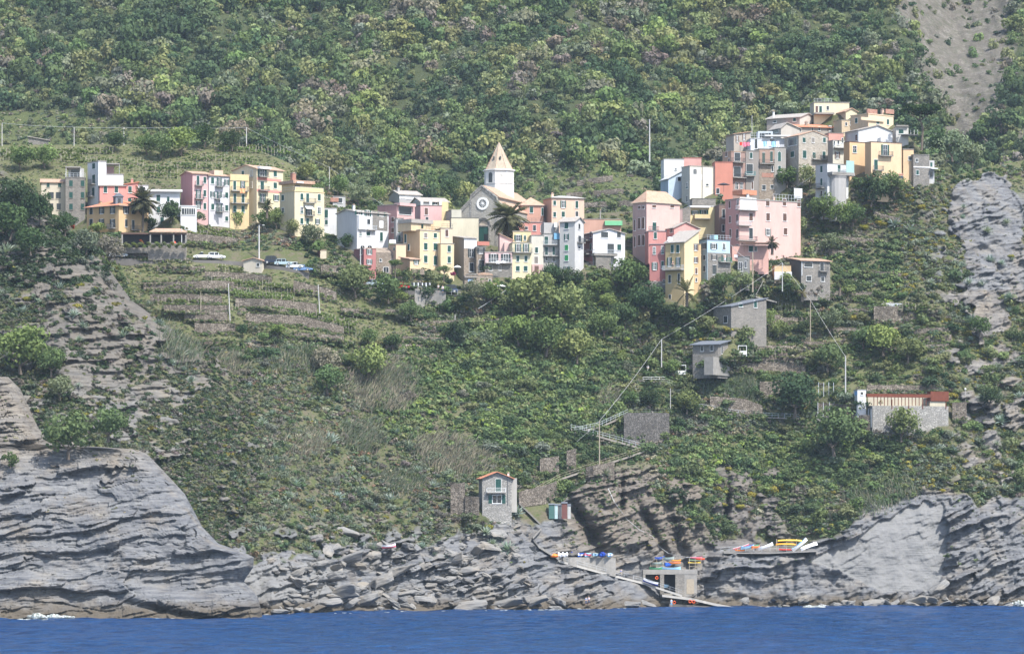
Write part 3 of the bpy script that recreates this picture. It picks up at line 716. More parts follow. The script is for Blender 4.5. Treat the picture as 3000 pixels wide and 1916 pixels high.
    def bal(s, px, py, w, face=None, d=0.95, rail=None, solid=None):
        (p, rz), kx, kz = s.at(px, py, face); return balcony(s.root, p, rz, w*kx, d, rail, None, solid)
    def box(s, name, px0, px1, py0, py1, d0, d1, mat, face=None, par=None):
        """a box on (or in front of) a wall: px/py extent, d0..d1 metres outwards (negative = behind the wall plane)"""
        face = face or ('B' if (px0+px1)/2 >= s.xc else 'A')
        (p, rz), kx, kz = s.at(px0, py1, face); (q, _), _, _ = s.at(px1, py0, face); b = MB()
        if rz == 0: b.box(p[0], q[0], -d1, -d0, p[2], q[2], mat)
        else: b.box(-d1, -d0, min(p[1], q[1]), max(p[1], q[1]), p[2], q[2], mat)
        return b.obj(name, par or s.root)
    def chimney(s, fx, fy, h=1.2, w=0.55, mat=None):
        x, y = fx*s.wr, fy*s.wl; z = s.z(x, y); b = MB(); m = mat or s.mat
        b.box(x-w/2, x+w/2, y-w/2, y+w/2, z-.3, z+h, m); b.box(x-w/2-.08, x+w/2+.08, y-w/2-.08, y+w/2+.08, z+h, z+h+.1, CONC); b.box(x-w/3, x+w/3, y-w/3, y+w/3, z+h+.1, z+h+.32, TILE)
        b.obj('chimney', s.roof or s.root)
    def rail(s, f0=0, f1=1, rail=None, h=1.0, sides='BA'):
        """railing round the flat roof"""
        r = MB(); rail = rail or PALEIRON; z = s.hh+.14; x0, x1 = f0*s.wr, f1*s.wr
        for zz in (z+h*.5, z+h): r.box(x0, x1, .0, .05, zz-.05, zz, rail)
        n = max(2, int((x1-x0)/0.9))
        for k in range(n+1): x = x0+(x1-x0)*k/n; r.box(x-.025, x+.025, .002, .048, z-.1, z+h-.002, rail)
        if 'A' in sides:
            for zz in (z+h*.5, z+h): r.box(x0, x0+.05, .05, s.wl, zz-.05, zz, rail)
        r.obj('roof_railing', s.root)
def G(xs, ys, w=10, h=20, st='S', **k):
    f = []
    for y in ys:
        for x in xs: f.append((x, y, w, h, st))
    return f
# ------------------------------------------------------------------ the houses of the village
def wc(r, g, b):
    c = srgb(r, g, b); m = max(c)*.92; k = .30 if c[2] < .45*c[0] and c[1] > .5*c[0] else .23; return stucco(tuple(min(((1-k)*v+k*m)/1.5, .66) for v in c))
CREAM = wc(228,214,184); PINK = wc(238,182,176); SHADEPINK = wc(214,136,132); YEL = wc(246,212,130); OCH = wc(238,188,104); CORAL = wc(244,142,122); WHT = wc(246,246,246); GREYW = wc(214,212,208)  # the darker pink is the pink wall with gable shade painted in
PYEL = wc(246,226,172); ORANGE = wc(247,196,124); PEACH = wc(246,196,156); LBLUE = wc(190,222,238); DGREY = wc(168,160,150); TERRA = wc(214,112,80); MAUVE = wc(206,170,164); RED = wc(200,112,104)
NS = lambda m: m
# --- group at the far left
House('cream_left', 'small cream house with red tiled eave, leftmost of the village beside the dark bushes', 'house', 'house', 121,121,191, 535,668, 940, CREAM, roof='gl', rh=13, depth=7, sur=CREAM, pk=.6,
  wins=G([141,175],[543],9,12)+G([150,171],[573],14,18,'D')+G([150,172],[606],12,18,'D'))
h = House('grey_tower', 'tall grey stone house with a roof terrace and washing between the cream and white houses', 'house', 'house', 192,192,249, 521,672, 938, STONE, matL=STONE, depth=7, par=.6, sur=STONE,
  wins=G([208,242],[538,572,606],10,17))
h.rail(); x = h.box('penthouse', 200,246, 491,521, -6.5,-2.6, GREYW); h.box('roof_slab', 191,237, 488,491, -6.6,-.3, CONC); h.box('terrace_shade_panel', 208,233, 495,520, -2.6,-2.55, GLASS)  # dark panel stands for the shade inside the terrace opening
for q in (193, 236): h.box('post', q,q+1.2, 491,521, -.5,-.4, WHITE)
h = House('white_left', 'tall narrow white house with green shutters on the left of the village', 'house', 'house', 249,288,310, 473,650, 936, WHT, depth=6.5, par=.7, matL=WHT,
  wins=[(275,487,10,16),(275,526,10,27,'S','A',None,None,(16,-2)),(274,563,9,26,'S','A',None,None,(18,-5))])
h = House('white_wing', 'white blank wing with a roof veranda beside the tall narrow white house', 'house', 'house', 310,310,361, 511,640, 941, WHT, depth=6, par=.5)
h.box('veranda_wall', 312,334, 484,511, -4,-3.7, PINK); h.box('roof_slab', 309,350, 479,482, -4.2,.3, CONC)
for q in (311, 349): h.box('post', q,q+1, 482,511, -.2,-.1, PALEIRON)
h = House('coral', 'coral pink house with white framed green windows behind the yellow villa', 'house', 'house', 292,292,366, 543,640, 932, CORAL, roof='hip', rh=8, rmat=TILEG, depth=7, wins=G([309,341],[556],10,18))
h = House('coral_end', 'narrow coral house end with a mono pitch roof beside the palm', 'house', 'house', 366,366,403, 541,640, 933, CORAL, roof='sr', rh=6, rmat=TILER, depth=6, th=8, wins=[(381,556,10,18),(380,590,10,17)]); h.chimney(.6,.5,1.2)
House('white_lean', 'low white lean-to behind the palm tree', 'house', 'house', 403,403,434, 543,640, 936, WHT, depth=5, wins=[(417,553,16,8,'V')])
h = House('villa', 'two storey yellow villa with hipped roof, arched windows and dark shutters', 'house', 'villa', 245,348,426, 601,682, 921, OCH, th=50, roof='hip', rh=22, rmat=TILER, sur=WHITE, shut=DGREEN, ov=.7, ext=6,
  wins=[(267,617,10,23,'A'),(298,616,9,22,'O'),(330,615,9,22,'O'),(369,615,8,22,'O'),(389,617,7,21,'A'),(267,652,10,20),(298,652,9,20,'O'),(330,656,9,26,'O','A',None,None,(22,)),(369.5,654,6,21),(390,660,6,28,'S','B',None,None,(22,3))], foot=-6)
b = MB(); b.box(-.9,.9,-.1,2.2,0,1.9,SLATE); b.prism([(-1.2,-.3,1.9),(1.2,-.3,1.9),(0,-.3,2.8)],(0,3,0),SLATE); b.box(-.35,.35,-.13,-.1,.3,1.5,GLASS); b.obj('dormer', h.root, (1.3, 1.2, h.hh+.2), R(-30))
h.chimney(.75,.25,1.6); h.chimney(.3,.85,1.4)
h = House('white_right', 'white flat roofed house half covered by a dark climber, right of the palm', 'house', 'house', 431,431,526, 560,672, 929, WHT, depth=7, par=.8, trim=WHITE,
  wins=[(464,581,11,18),(493,584,7,15),(464,615,10,17),(475,648,10,22)])
h.box('roof_slab', 428,534, 557,562, -3,.9, WHITE)
h = House('conservatory', 'white flat roofed annex with a band of glazing below the pink terrace house', 'annex', 'annex', 529,529,576, 604,648, 927, WHT, depth=4, par=.5, trim=WHITE)
h.win(552,620,38,17,'V')
for q in (540,546.5,553,559.5,566): h.box('glazing_bar', q,q+1, 611,628, 0.02,.07, WHITE)
# --- pink and yellow terrace
h = House('pinkwhite', 'pink house with balconies at the left end of the terrace above the vines', 'house', 'house', 523,564,612, 509,655, 934, PINK, matL=SHADEPINK, roof='gl', rh=9, rmat=TILE, depth=7.5, pk=.5,
  wins=[(580,530,8,28,'S','B',None,None,(21,2)),(600,528,8,18),(581,570,7,26,'O','B',None,None,(24,2)),(600,567,8,18),(581,601,7,22,'O'),(600,604,8,19)])
h = House('paleterrace', 'pale grey house with washing, between the pink and the yellow houses of the terrace', 'house', 'house', 612,612,674, 515,662, 935.5, wc(226,222,224), roof='gl', rh=8, rmat=TILE, depth=7.5, th=30,
  wins=[(622.5,530,8,18),(642,534,7,26,'O','B',None,None,(22,)),(664,535,7,17,'O'),(623,570,7,17,'O'),(642,573,7,22,'O','B',None,None,(26,)),(664,573,8,17),(623,606,8,17),(642,609,8,24,'O','B',None,None,(20,)),(664,610,8,17),(664,641,8,14)])
h.box('dormer', 634,660, 499,515, -4,-1.2, PEACH)
h = House('yellow_narrow', 'narrow yellow house with a flat parapet and an orange cloth on the balcony', 'house', 'house', 674,674,728, 513,672, 938, YEL, depth=7, th=24, par=.7, trim=YEL,
  wins=[(687.5,544,8,26,'S'),(711,543,7,25,'O'),(688,581,8,27),(712,582,8,25),(688,612,9,18),(712,613,9,18)])
h.bal(701,560,48); h.bal(701,596,50)
h.box('parapet_band', 674,728, 513,529, 0,.15, YEL)
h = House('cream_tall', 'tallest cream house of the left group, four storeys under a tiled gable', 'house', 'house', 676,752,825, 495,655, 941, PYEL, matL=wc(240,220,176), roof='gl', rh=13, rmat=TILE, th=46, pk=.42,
  wins=[(768,507,13,22,'O','B',None,None,(26,)),(806,509,9,17),(768,545,9,27,'S','B',None,None,(27,2)),(806,544,9,17),(769,581,9,26,'O','B',None,None,(26,)),(809,580,9,17,'O'),(808,620,11,25,'A','B',DGREEN),(736,508,8,17,'S','A',CREAM),(736,542,8,17,'S','A',CREAM),(712,508,7,13,'S')])
h.box('awning', 753,786, 491,495, 0,1.0, WHITE); h.box('band', 753,824, 526,527.2, 0,.06, CORAL); h.box('band', 753,824, 560,561.2, 0,.06, CORAL)
h = House('cream_terrace', 'cream house with a roof terrace and penthouse at the right end of the left group', 'house', 'house', 816,863,947, 561,692, 929, PYEL, matL=wc(240,220,172), depth=8, par=.8, trim=YEL, th=36,
  wins=[(884,577,8,18),(901,581,8,27,'S','B',None,None,(32,4)),(935,579,8,18),(884,616,8,18,'T'),(905,622,9,20,'O','B',None,None,(24,)),(935,617,9,18,'T'),(884,648,8,17),(901,649,8,17),(930,649,7,15,'O'),(829,580,7,16),(829,617,7,16,'T')])
q = h.box('penthouse', 872,928, 536,562, -7,-2.2, YEL); h.box('terrace_shade_panel', 878,893, 542,562, -2.2,-2.15, GLASS); h.box('penthouse_roof', 866,930, 531,536, -7.5,-1.0, TILE)  # penthouse opening is a dark panel, its shade put into the colour
h.chimney(.25,.6,4.6,1.0,BRICK); h.box('awning', 874,892, 533,536, -2.2,-.4, WHITE); h.rail(.02,.98); h.box('parapet', 865,947, 553,561, -.25,0, YEL)
b = MB(); (p, rz), kx, kz = h.at(903, 603); b.prism([(-1.1,0,0),(1.1,0,0),(1.1,-1.1,-.9),(-1.1,-1.1,-.9)],(0,0,.04),WHITE); b.obj('awning', h.root, p)
h = House('white_strip', 'white strip of a house with green shutters, squeezed beside the cream house with the penthouse', 'house', 'house', 947,947,986, 610,690, 938, WHT, depth=6, par=.4, wins=[(956,627,10,24),(956,651,9,14)])
h = House('terrace_hut', 'low white hut with a brick wall on the garden terrace above the white strip house', 'hut', 'hut', 975,975,1012, 576,600, 958, GREYW, depth=4, par=.4, wins=[(997,588,12,14,'D')]); h.box('brick_wall', 968,992,580,592,0.05,.25,BRICK)
# --- centre left
h = House('white_gable', 'big white house with a grey shaded gable wall and arches at its foot', 'house', 'house', 984,1046,1136, 622,738, 925, WHT, matL=wc(226,226,226), roof='gl', rh=10, rmat=TILEG, th=40, pk=.55, ext=5,
  wins=[(1046.5+4,624,11,11,'O'),(1077,626,10,17,'O'),(1117,628,12,11,'O'),(1117,694,8,26),(1056,684,7,15,'T'),(1079,685,10,11),(1079,650,10,15,'D')])
h.box('stone_panel', 1091,1135, 622,674, 0,.06, STONE); h.box('white_panel', 1111,1122.5, 648,668, .06,.1, WHITE); h.box('stair_block', 1047,1072, 634,672, 0,.5, WHT)
for q in (1062, 1083): h.win(q,727,13,16,'P')
h.bal(1086,674,26,None,.8,PALEIRON); h.chimney(.05,.25,1.4)
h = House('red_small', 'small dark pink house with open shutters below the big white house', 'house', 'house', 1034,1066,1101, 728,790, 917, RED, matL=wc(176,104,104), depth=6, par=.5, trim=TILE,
  wins=[(1082,738,9,15,'O'),(1082,767,9,14,'O'),(1058,738,6,16,'D')])
h.box('tile_ledge', 1018,1034, 737,746, -3,-.5, TILE); h.box('lower_wing', 1004,1034, 746,776, -4,-.8, RED); h.box('chimney', 1010,1016, 722,740, -2.2,-1.6, RED)
h = House('ruin', 'roofless brown stone ruin between the small dark pink house and the orange house', 'ruin', 'ruin', 1099,1099,1162, 742,812, 920, STONEB, depth=6, roof='gl', rh=16, rmat=STONEB, ov=0, wins=[(1131,790,16,18,'P'),(1115,762,6,8,'D'),(1150,765,10,7,'D')])
h = House('pink_back', 'pink house with a covered terrace behind the orange corner house', 'house', 'house', 1104,1163,1214, 600,730, 940, wc(238,178,172), matL=wc(212,150,146), th=46, par=.6, wins=[(1151,644,7,13,'S','A',BROWN),(1151,674,7,14,'S','A',BROWN),(1187,618,36,22,'V')])
h.box('roof_slab', 1163,1210, 599,603, -1,1.0, PINK)
h = House('grey_top', 'grey house with pale glazed veranda, highest of the central group', 'house', 'house', 1137,1170,1233, 570,625, 966, wc(200,196,192), roof='gl', rh=13, rmat=TILEG, depth=6, wins=[(1180,576,16,9,'V'),(1198,578,14,10,'V')]); h.box('white_front', 1170,1232, 572,585, 0,.04, WHT); h.chimney(.1,.3,1.2)
h = House('grey_roof', 'low house with grey tiled roof and terrace pillars above the blank pink wall', 'house', 'house', 1203,1232,1313, 591,650, 958, GREYW, roof='gl', rh=14, rmat=TILEG, depth=7, wins=[(1276,596,10,9,'O'),(1300,602,7,14,'S'),(1222,585,5,7,'D')])
h = House('pink_front', 'blank pink house with one shuttered window below the grey roofed terrace', 'house', 'house', 1213,1232,1294, 602,690, 949, PINK, matL=PINK, depth=7, par=.5, wins=[(1249,620,9,20,'S','B',BROWN),(1251,641,8,8,'D')])
for q in (1233,1259,1288): h.box('pillar', q,q+7, 589,602, -.6,-.1, WHITE)
h.box('yellow_end', 1294,1313, 592,650, -5,.0, YEL)
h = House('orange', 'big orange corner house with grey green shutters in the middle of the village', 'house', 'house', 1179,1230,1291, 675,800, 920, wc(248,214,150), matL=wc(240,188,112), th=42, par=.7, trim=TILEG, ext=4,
  wins=[(1247,690,9,15,'S','B',DGREY),(1275,690,9,14,'S'),(1247,722,10,20),(1275,723,10,20),(1247,759,10,20),(1275,763,9,28),(1188,665,6,16),(1188,699,6,24),(1198,725,5,17)])
h.box('upper_block', 1214,1272, 652,675, -6,-1.2, wc(246,206,140)); h.box('upper_roof', 1212,1276, 645,652, -5.5,-.8, TILEG); h.box('left_block', 1181,1213, 646,676, -7,-1.4, wc(240,188,112)); h.box('upper_window', 1223,1229, 656,670, -1.2,-1.15, GREEN); h.rail(.3,1,IRON,.9,'B')
h = House('grey_slip', 'narrow grey house slip with a balcony left of the orange corner house', 'house', 'house', 1160,1160,1182, 640,735, 926, wc(190,188,186), depth=6, par=.4, wins=[(1169,648,6,10,'D'),(1169.5,672,7,22,'S'),(1170,700,7,20,'S','B',None,None,(18,))])
h = House('orange_wing', 'low light orange wing left of the orange corner house', 'annex', 'annex', 1139,1160,1189, 716,800, 919, wc(248,206,150), matL=wc(236,182,130), depth=4, par=.4, wins=[(1155,729,5,10,'A')])
h = House('orange_shed', 'small orange house with mono pitch tiled roof at the foot of the orange corner house', 'house', 'house', 1172,1201,1231, 760,802, 914, wc(247,206,140), matL=wc(228,168,100), roof='sb', rh=8, rmat=TILE, depth=4.5, wins=[(1219,768,8,13,'O')])
h.box('stone_wall', 1204,1240, 789,804, 0.02,.5, STONEB)
h = House('yellow_attach', 'light orange house with two shuttered windows, attached right of the orange corner house', 'house', 'house', 1291,1291,1330, 714,800, 921.5, wc(248,214,150), depth=7, th=20, par=.4, trim=TILEG, wins=[(1316,729,9,19),(1316,761,9,19)])
h = House('cream_upper', 'cream block with a terrace above the attached light orange house', 'house', 'house', 1291,1291,1326, 669,716, 924, wc(248,216,170), depth=6, th=12, par=.4, wins=[(1309,683,9,20,'S','B',BROWN)])
h.rail(.1,1,IRON,.9,'B'); h.box('upper_wall', 1274,1322, 645,669, -5,-2, wc(246,214,150))
h = House('grey_wall', 'plain grey rendered block beside the left shoulder of the church', 'house', 'annex', 1305,1323,1350, 616,720, 946, wc(196,190,180), depth=5, par=.2)
h = House('cream_wall', 'blank cream rendered block left of the church door', 'house', 'annex', 1322,1322,1402, 638,700, 939, wc(244,232,196), depth=4, th=4, par=.3)
h.box('upper_part', 1323,1352, 615,638, -3.8,-.2, wc(226,220,196))
# --- below the church
h = House('stone_white', 'narrow house, white above and stone below, with dark shutters under the church', 'house', 'house', 1325,1359,1396, 698,830, 924, STONEB, matL=wc(178,168,152), depth=7, roof='sb', rh=10, rmat=TILEG, shut=DGREEN, wins=[(1379,706,9,16,'D'),(1381,741,10,25,'O'),(1381,783,13,25,'D')])
h.box('white_upper', 1359.5,1396, 699,728, 0,.05, WHT)
h = House('stone_right', 'brown stone house with a dark doorway below the church terrace', 'house', 'house', 1396,1396,1423, 724,815, 923, STONEB, depth=7, th=10, par=.5, trim=WHITE, shut=DGREEN, wins=[(1409,735,11,16,'O'),(1412,778,17,32,'D')])
h.box('white_band', 1396,1423, 722,732, 0,.04, CREAM); h.box('flower_box', 1397,1432, 709,720, .3,.9, TERRA)
h = House('arch_house', 'low brown stone house with a vaulted tile roof and a small blue sign', 'house', 'house', 1361,1361,1443, 806,848, 912, STONEB, depth=5, th=5, par=0, wins=[(1435,825,6,12,'D')])
b = MB(); w2 = h.wr*.44
for (c0, rr, mm) in ((h.wr*.27, h.wr*.22, STONE), (h.wr*.72, h.wr*.3, TILE)):
    b.prism([(c0+rr*1.0*math.cos(3.1416*k/8), -.1, h.hh+rr*.32*math.sin(3.1416*k/8)) for k in range(9)], (0,5,0), mm)
b.obj('vaulted_roof', h.root); q = h.box('ledge', 1361,1397, 811,814, 0,.35, CONC)
h.box('sign_board', 1371,1386, 818,829, .02,.08, paint(150,176,206))
h = House('pink_low', 'low pink house with tall open french windows and washing under the church terrace', 'house', 'house', 1421,1421,1501, 739,815, 921, wc(240,196,190), depth=6, par=.5, trim=TILEG, shut=DGREEN, wins=[(1446,756,15,24,'O'),(1482,756,15,24,'O'),(1437,785,9,15),(1465,785,6,14,'D')])
h.bal(1461,771,76,None,.9,PALEIRON); h.box('grey_base', 1421.5,1500.5, 773,830, 0,.05, STONE); h.box('door_hood', 1456,1488, 822,826, 0,1.2, SLATE); h.box('green_porch', 1459,1470, 826,846, 0,.9, paint(38,72,84)); h.box('white_door', 1471,1485, 826,846, 0,.5, WHITE)
h = House('yellow_mid', 'pale yellow three storey house right of the low pink house with french windows', 'house', 'house', 1501,1501,1557, 712,815, 922, wc(248,232,180), depth=7, th=8, par=.5, trim=TILEG, wins=[(1518,727,10,22,'O'),(1541,727,10,22,'O'),(1517,758,9,16),(1541,758,9,16),(1517,787,11,15),(1540,787,11,15)])
h.bal(1530,740,56)
h = House('yellow_topfloor', 'yellow top floor set back above the pale yellow three storey house', 'house', 'house', 1503,1503,1556, 678,725, 928, wc(248,220,140), depth=5, th=6, par=.4, trim=TILEG, wins=[(1518,698,12,19,'O'),(1538,697,6,14)])
h = House('coral_block', 'coral red block with small white framed windows behind the palm', 'house', 'house', 1507,1507,1595, 652,700, 938, wc(236,142,122), depth=6, par=.5, trim=SLATE, wins=[(1515,671,7,7,'D'),(1542,669,8,8,'D'),(1588,671,7,17,'S'),(1566,668,8,16,'D')]); h.rail(.3,1,IRON,.9,'B')
h = House('pink_block', 'blank salmon pink gable wall at the foot of the palm by the church', 'house', 'annex', 1464,1464,1504, 705,750, 928, wc(246,200,188), depth=5, roof='sx', rh=18, rmat=TILE, th=5); h.box('lower_part', 1476,1504, 712,742, 0,1.5, wc(246,200,188))
h = House('cream_balcony', 'pale cream house with green shutters left of the grey balconies', 'house', 'house', 1557,1557,1592, 690,800, 924, wc(236,228,206), depth=7, th=6, par=.4, wins=[(1572,733,9,16),(1571,762,11,20,'S','B',DGREY),(1566,784,12,16,'D')])
h.box('pink_porch', 1558,1590, 776,803, 0,.8, wc(240,196,186)); h.box('porch_door', 1565,1577, 780,800, .8,.84, BROWN)
h = House('grey_balcony', 'grey house with two long balconies left of the tall grey gabled house', 'house', 'house', 1592,1592,1642, 685,808, 925, wc(196,192,184), depth=7, th=8, par=.4, wins=[(1595.5+5,705,11,24),(1601,736,9,23),(1622,736,7,23),(1623,760,8,12,'D'),(1630,692,9,8,'D'),(1601,758,6,11,'D'),(1620,790,12,20,'P'),(1636,788,8,12)])
h.bal(1611,718,40,None,1.0,PALEIRON); h.bal(1616,750,50,None,1.0); h.box('glazed_bay', 1622,1640, 684,702, 0,.7, paint(110,160,190))
h.box('upper_wall', 1596,1640, 652,685, -6,-1.2, wc(206,202,196)); h.box('white_tank', 1624,1632, 652,666, -1,-.2, WHITE)
h = House('grey_gable', 'tall grey house with green shutters and a bright gabled end', 'house', 'house', 1640,1684,1711, 649,812, 922, wc(228,226,222), matL=wc(226,222,214), th=62, roof='gf', rh=13, rmat=TILEG, ext=5, wins=[(1660,662,11,17,'S','A'),(1660,694,7,18,'O'),(1660,726,10,16,'S','A',paint(50,140,84)),(1660,756,10,16,'S','A',paint(50,140,84)),(1660,786,9,13,'O','A'),(1697,664,6,16,'D'),(1698,701,9,20,'D','B',None,None,(16,)),(1697,725,6,8,'D')])
h = House('peach', 'three storey peach house with a white roof above the grey gabled house', 'house', 'house', 1592,1616,1712, 578,675, 952, PEACH, matL=wc(220,158,126), roof='hip', rh=8, rmat=METAL, depth=7, wins=[(1625,595,8,13),(1650,599,9,20,'O'),(1690,600,8,20),(1625,629,8,14),(1650,628,9,16),(1690,627,8,15,'D')]); h.chimney(.1,.3,1.0)
h = House('brickhouse', 'terracotta house with a tiled hipped roof right of the church nave', 'house', 'house', 1528,1528,1592, 600,665, 954, wc(226,160,130), roof='hip', rh=24, rmat=TILE, depth=7, th=10, wins=[(1557,615,10,18),(1589,620,6,22)])
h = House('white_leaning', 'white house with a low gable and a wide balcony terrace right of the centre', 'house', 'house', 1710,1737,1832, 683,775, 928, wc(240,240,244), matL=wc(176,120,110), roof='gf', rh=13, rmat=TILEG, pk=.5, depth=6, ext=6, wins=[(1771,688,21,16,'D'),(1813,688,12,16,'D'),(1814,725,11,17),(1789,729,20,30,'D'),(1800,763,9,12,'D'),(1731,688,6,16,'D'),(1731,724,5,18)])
h.box('terrace_slab', 1732,1800, 745,750, 0,1.9, CONC); h.box('terrace_support', 1738,1782, 750,800, 0,1.6, STONE); h.bal(1766,745,64,None,1.9,PALEIRON); h.bal(1722,745,16,'A',1.2); h.bal(1722,705,16,'A',1.2); h.bal(1726,782,30,'A',1.5)
h.box('brown_base', 1711,1736, 752,850, 0,.05, RED, 'A')
h = House('brickblock', 'blank terracotta block with a green awning behind the white balcony house', 'house', 'house', 1711,1711,1820, 642,700, 944, wc(222,162,132), depth=5, par=.4, trim=CONC); h.box('green_awning', 1771,1822, 648,661, 0,.8, paint(110,176,130)); h.chimney(.47,.4,2.2,.3,CONC)
# --- right, lower rows
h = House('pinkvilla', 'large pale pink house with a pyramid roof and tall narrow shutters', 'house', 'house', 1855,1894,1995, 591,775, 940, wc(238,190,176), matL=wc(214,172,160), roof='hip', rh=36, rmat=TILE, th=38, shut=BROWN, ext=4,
  wins=[(1873,655,6,32),(1885,654,6,33),(1873,705,6,30),(1885,704,6,30),(1860,660,4,32),(1860,709,4,30),(1873,608,5,9),(1885,608,5,9),(1916,605,11,9),(1969,605,11,9),(1917,664,11,25,'S','B',GREEN,None,(24,-4))], trim=CREAM)
h = House('mauve', 'mauve grey low house with two brown shutters behind the coral gables', 'house', 'house', 1958,1958,2023, 612,670, 950, MAUVE, depth=6, par=.4, trim=TILEG, shut=BROWN, wins=[(1973,633,6,20),(1985,631,6,18)]); h.box('stone_part', 2000,2022, 612,650, 0,.05, STONE)
h = House('yellow_upper', 'bright yellow house with a flat roof and a balcony behind the coral gables', 'house', 'house', 2022,2022,2107, 605,690, 953, wc(250,226,146), depth=6, par=.5, th=10, trim=WHITE, wins=[(2036,623,12,11,'O'),(2062,623,14,14,'O')]); h.bal(2055,641,46,None,1.3,None,YEL); h.box('roof_slab', 2020,2078, 606,609, 0,1.2, WHITE)
h = House('coral_gable', 'low coral house with a shallow gable and tiled roof beside the yellow corner house', 'house', 'house', 1936,1975,2050, 668,720, 940, wc(246,160,146), matL=wc(246,160,146), roof='gf', rh=17, rmat=TILEG, depth=8, pk=.45, wins=[(1967,676,8,11,'D')])
h = House('coral_small', 'coral block with one window and a terrace above the red house row', 'house', 'house', 1900,1900,1952, 678,730, 934, wc(232,140,126), depth=6, th=6, par=.5, trim=SLATE, wins=[(1920,690,8,19)]); h.rail(0,.4,IRON,.9,'B')
h = House('red_row', 'dark red pink house with white framed windows left of the yellow corner house', 'house', 'house', 1903,1903,1954, 717,842, 923, RED, depth=7, th=-2, par=.5, trim=SLATE, ext=5, wins=[(1917,734,8,21,'T'),(1941,733,8,22,'T'),(1918,780,9,21,'O'),(1941,776,7,21),(1919,829,5,10,'D'),(1945,826,5,12,'D')]); h.box('stone_foot', 1904,1952, 824,860, 0,.06, STONE)
h = House('yellow_corner', 'tall ochre yellow corner house with a long balcony on the right of the village', 'house', 'house', 1951,2005,2050, 709,895, 918, wc(252,222,150), matL=wc(226,188,98), th=52, roof='sr', rh=36, rmat=TILEG, ext=1.2,
  wins=[(1970,729,8,22),(1986,729,8,23),(1962,768,7,26,'O'),(1987,768,7,26,'O'),(1962,818,7,22,'D'),(1989,817,6,30,'D'),(1963,872,6,16,'D')])
h.bal(1976,791,54,'A',1.3,PALEIRON)
h = House('ochre_recess', 'narrow ochre slip of a house between the yellow corner house and the light blue house', 'house', 'house', 2032,2032,2054, 715,880, 921, wc(236,190,104), depth=6, th=10, par=.3, shut=BROWN, wins=[(2040,794,6,16),(2040,820,5,10,'D'),(2038,762,8,16,'O'),(2038,725,8,18,'O')])
h = House('lightblue', 'light blue house over a stone ground floor with open shutters and a green balcony', 'house', 'house', 2046,2072,2141, 703,815, 922, LBLUE, matL=wc(176,210,226), depth=7, par=.6, trim=SLATE, ext=6, shut=DGREEN, th=30,
  wins=[(2091,722,11,16,'O'),(2121,722,9,18,'T'),(2092,754,10,15,'O'),(2122,757,9,19,'O'),(2093,790,11,28),(2063,721,7,18,'O','A'),(2064,755,5,14),(2064,787,5,16),(2058,833,4,14,'D')])
h.box('stone_floor', 2073,2140.5, 743,890, 0,.05, STONE); h.bal(2122,768,36,None,1.0,paint(40,120,100)); h.bal(2050,747,16,'A',1.0); h.rail(0,1,PALEIRON,1.1); h.box('roof_door', 2058,2072, 688,703, -3,-2, paint(150,190,200))
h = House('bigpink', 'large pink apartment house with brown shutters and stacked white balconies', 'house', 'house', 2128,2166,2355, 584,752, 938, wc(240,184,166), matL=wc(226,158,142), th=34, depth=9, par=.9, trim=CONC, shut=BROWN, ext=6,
  wins=[(2195,596,14,32,'F'),(2249,594,11,20),(2298,593,11,20),(2340,596,10,20),(2200,636,11,22),(2250,636,11,22),(2299,637,11,22),(2200,684,11,32,'S','B',DGREEN),(2250,680,10,20,'O','B',DGREY),(2301,678,11,20),(2160,640,5,22,'S'),(2160,685,5,26,'D'),(2138,600,5,20),(2139,643,5,20),(2140,684,5,24),(2162,594,5,16,'T'),(2160,728,6,22,'D')])
h.box('white_panel', 2168,2216, 581,616, 0,.04, WHT); h.bal(2184,616,62,'B',1.0,WHITE); h.bal(2176,661,40,'B',1.0,PALEIRON); h.bal(2184,705,60,'B',1.0); h.box('red_hip', 2190,2232, 557,568, -6,-2, TILER)
h.rail(.55,1,PALEIRON,1.6,'B'); h.box('terrace_screen', 2328,2352, 553,580, -.3,-.2, METAL); h.chimney(.18,.2,1.3,.5,WHITE); h.chimney(.58,.1,1.0,.5,PEACH)
h = House('pink_lower', 'low pink annex with a dark pergola roof under the large pink apartment house', 'annex', 'annex', 2145,2145,2252, 720,760, 933, wc(240,176,154), depth=5, th=4, par=.2, wins=[(2200,729,12,16,'S'),(2214,730,7,12,'D')]); h.box('pergola_roof', 2172,2254, 713,717, 0,2.2, BROWN)
for q in (2176,2250): h.box('post', q,q+1, 717,740, 2.0,2.1, BROWN)
h = House('greystrip', 'low grey rendered row with narrow doors under the pink annex', 'house', 'annex', 2161,2161,2194, 752,808, 927, wc(160,158,152), depth=5, th=-6, par=.3, shut=IRON, wins=[(2167,778,4,20),(2173,782,4,26),(2185,776,4,18)])
h = House('brick_slip', 'dark brown stone slip house between the yellow block and the large pink house', 'house', 'house', 2107,2107,2131, 600,720, 948, wc(150,120,106), depth=6, th=8, par=.3, shut=BROWN, wins=[(2120,626,9,26,'D'),(2119,668,7,20,'D')])
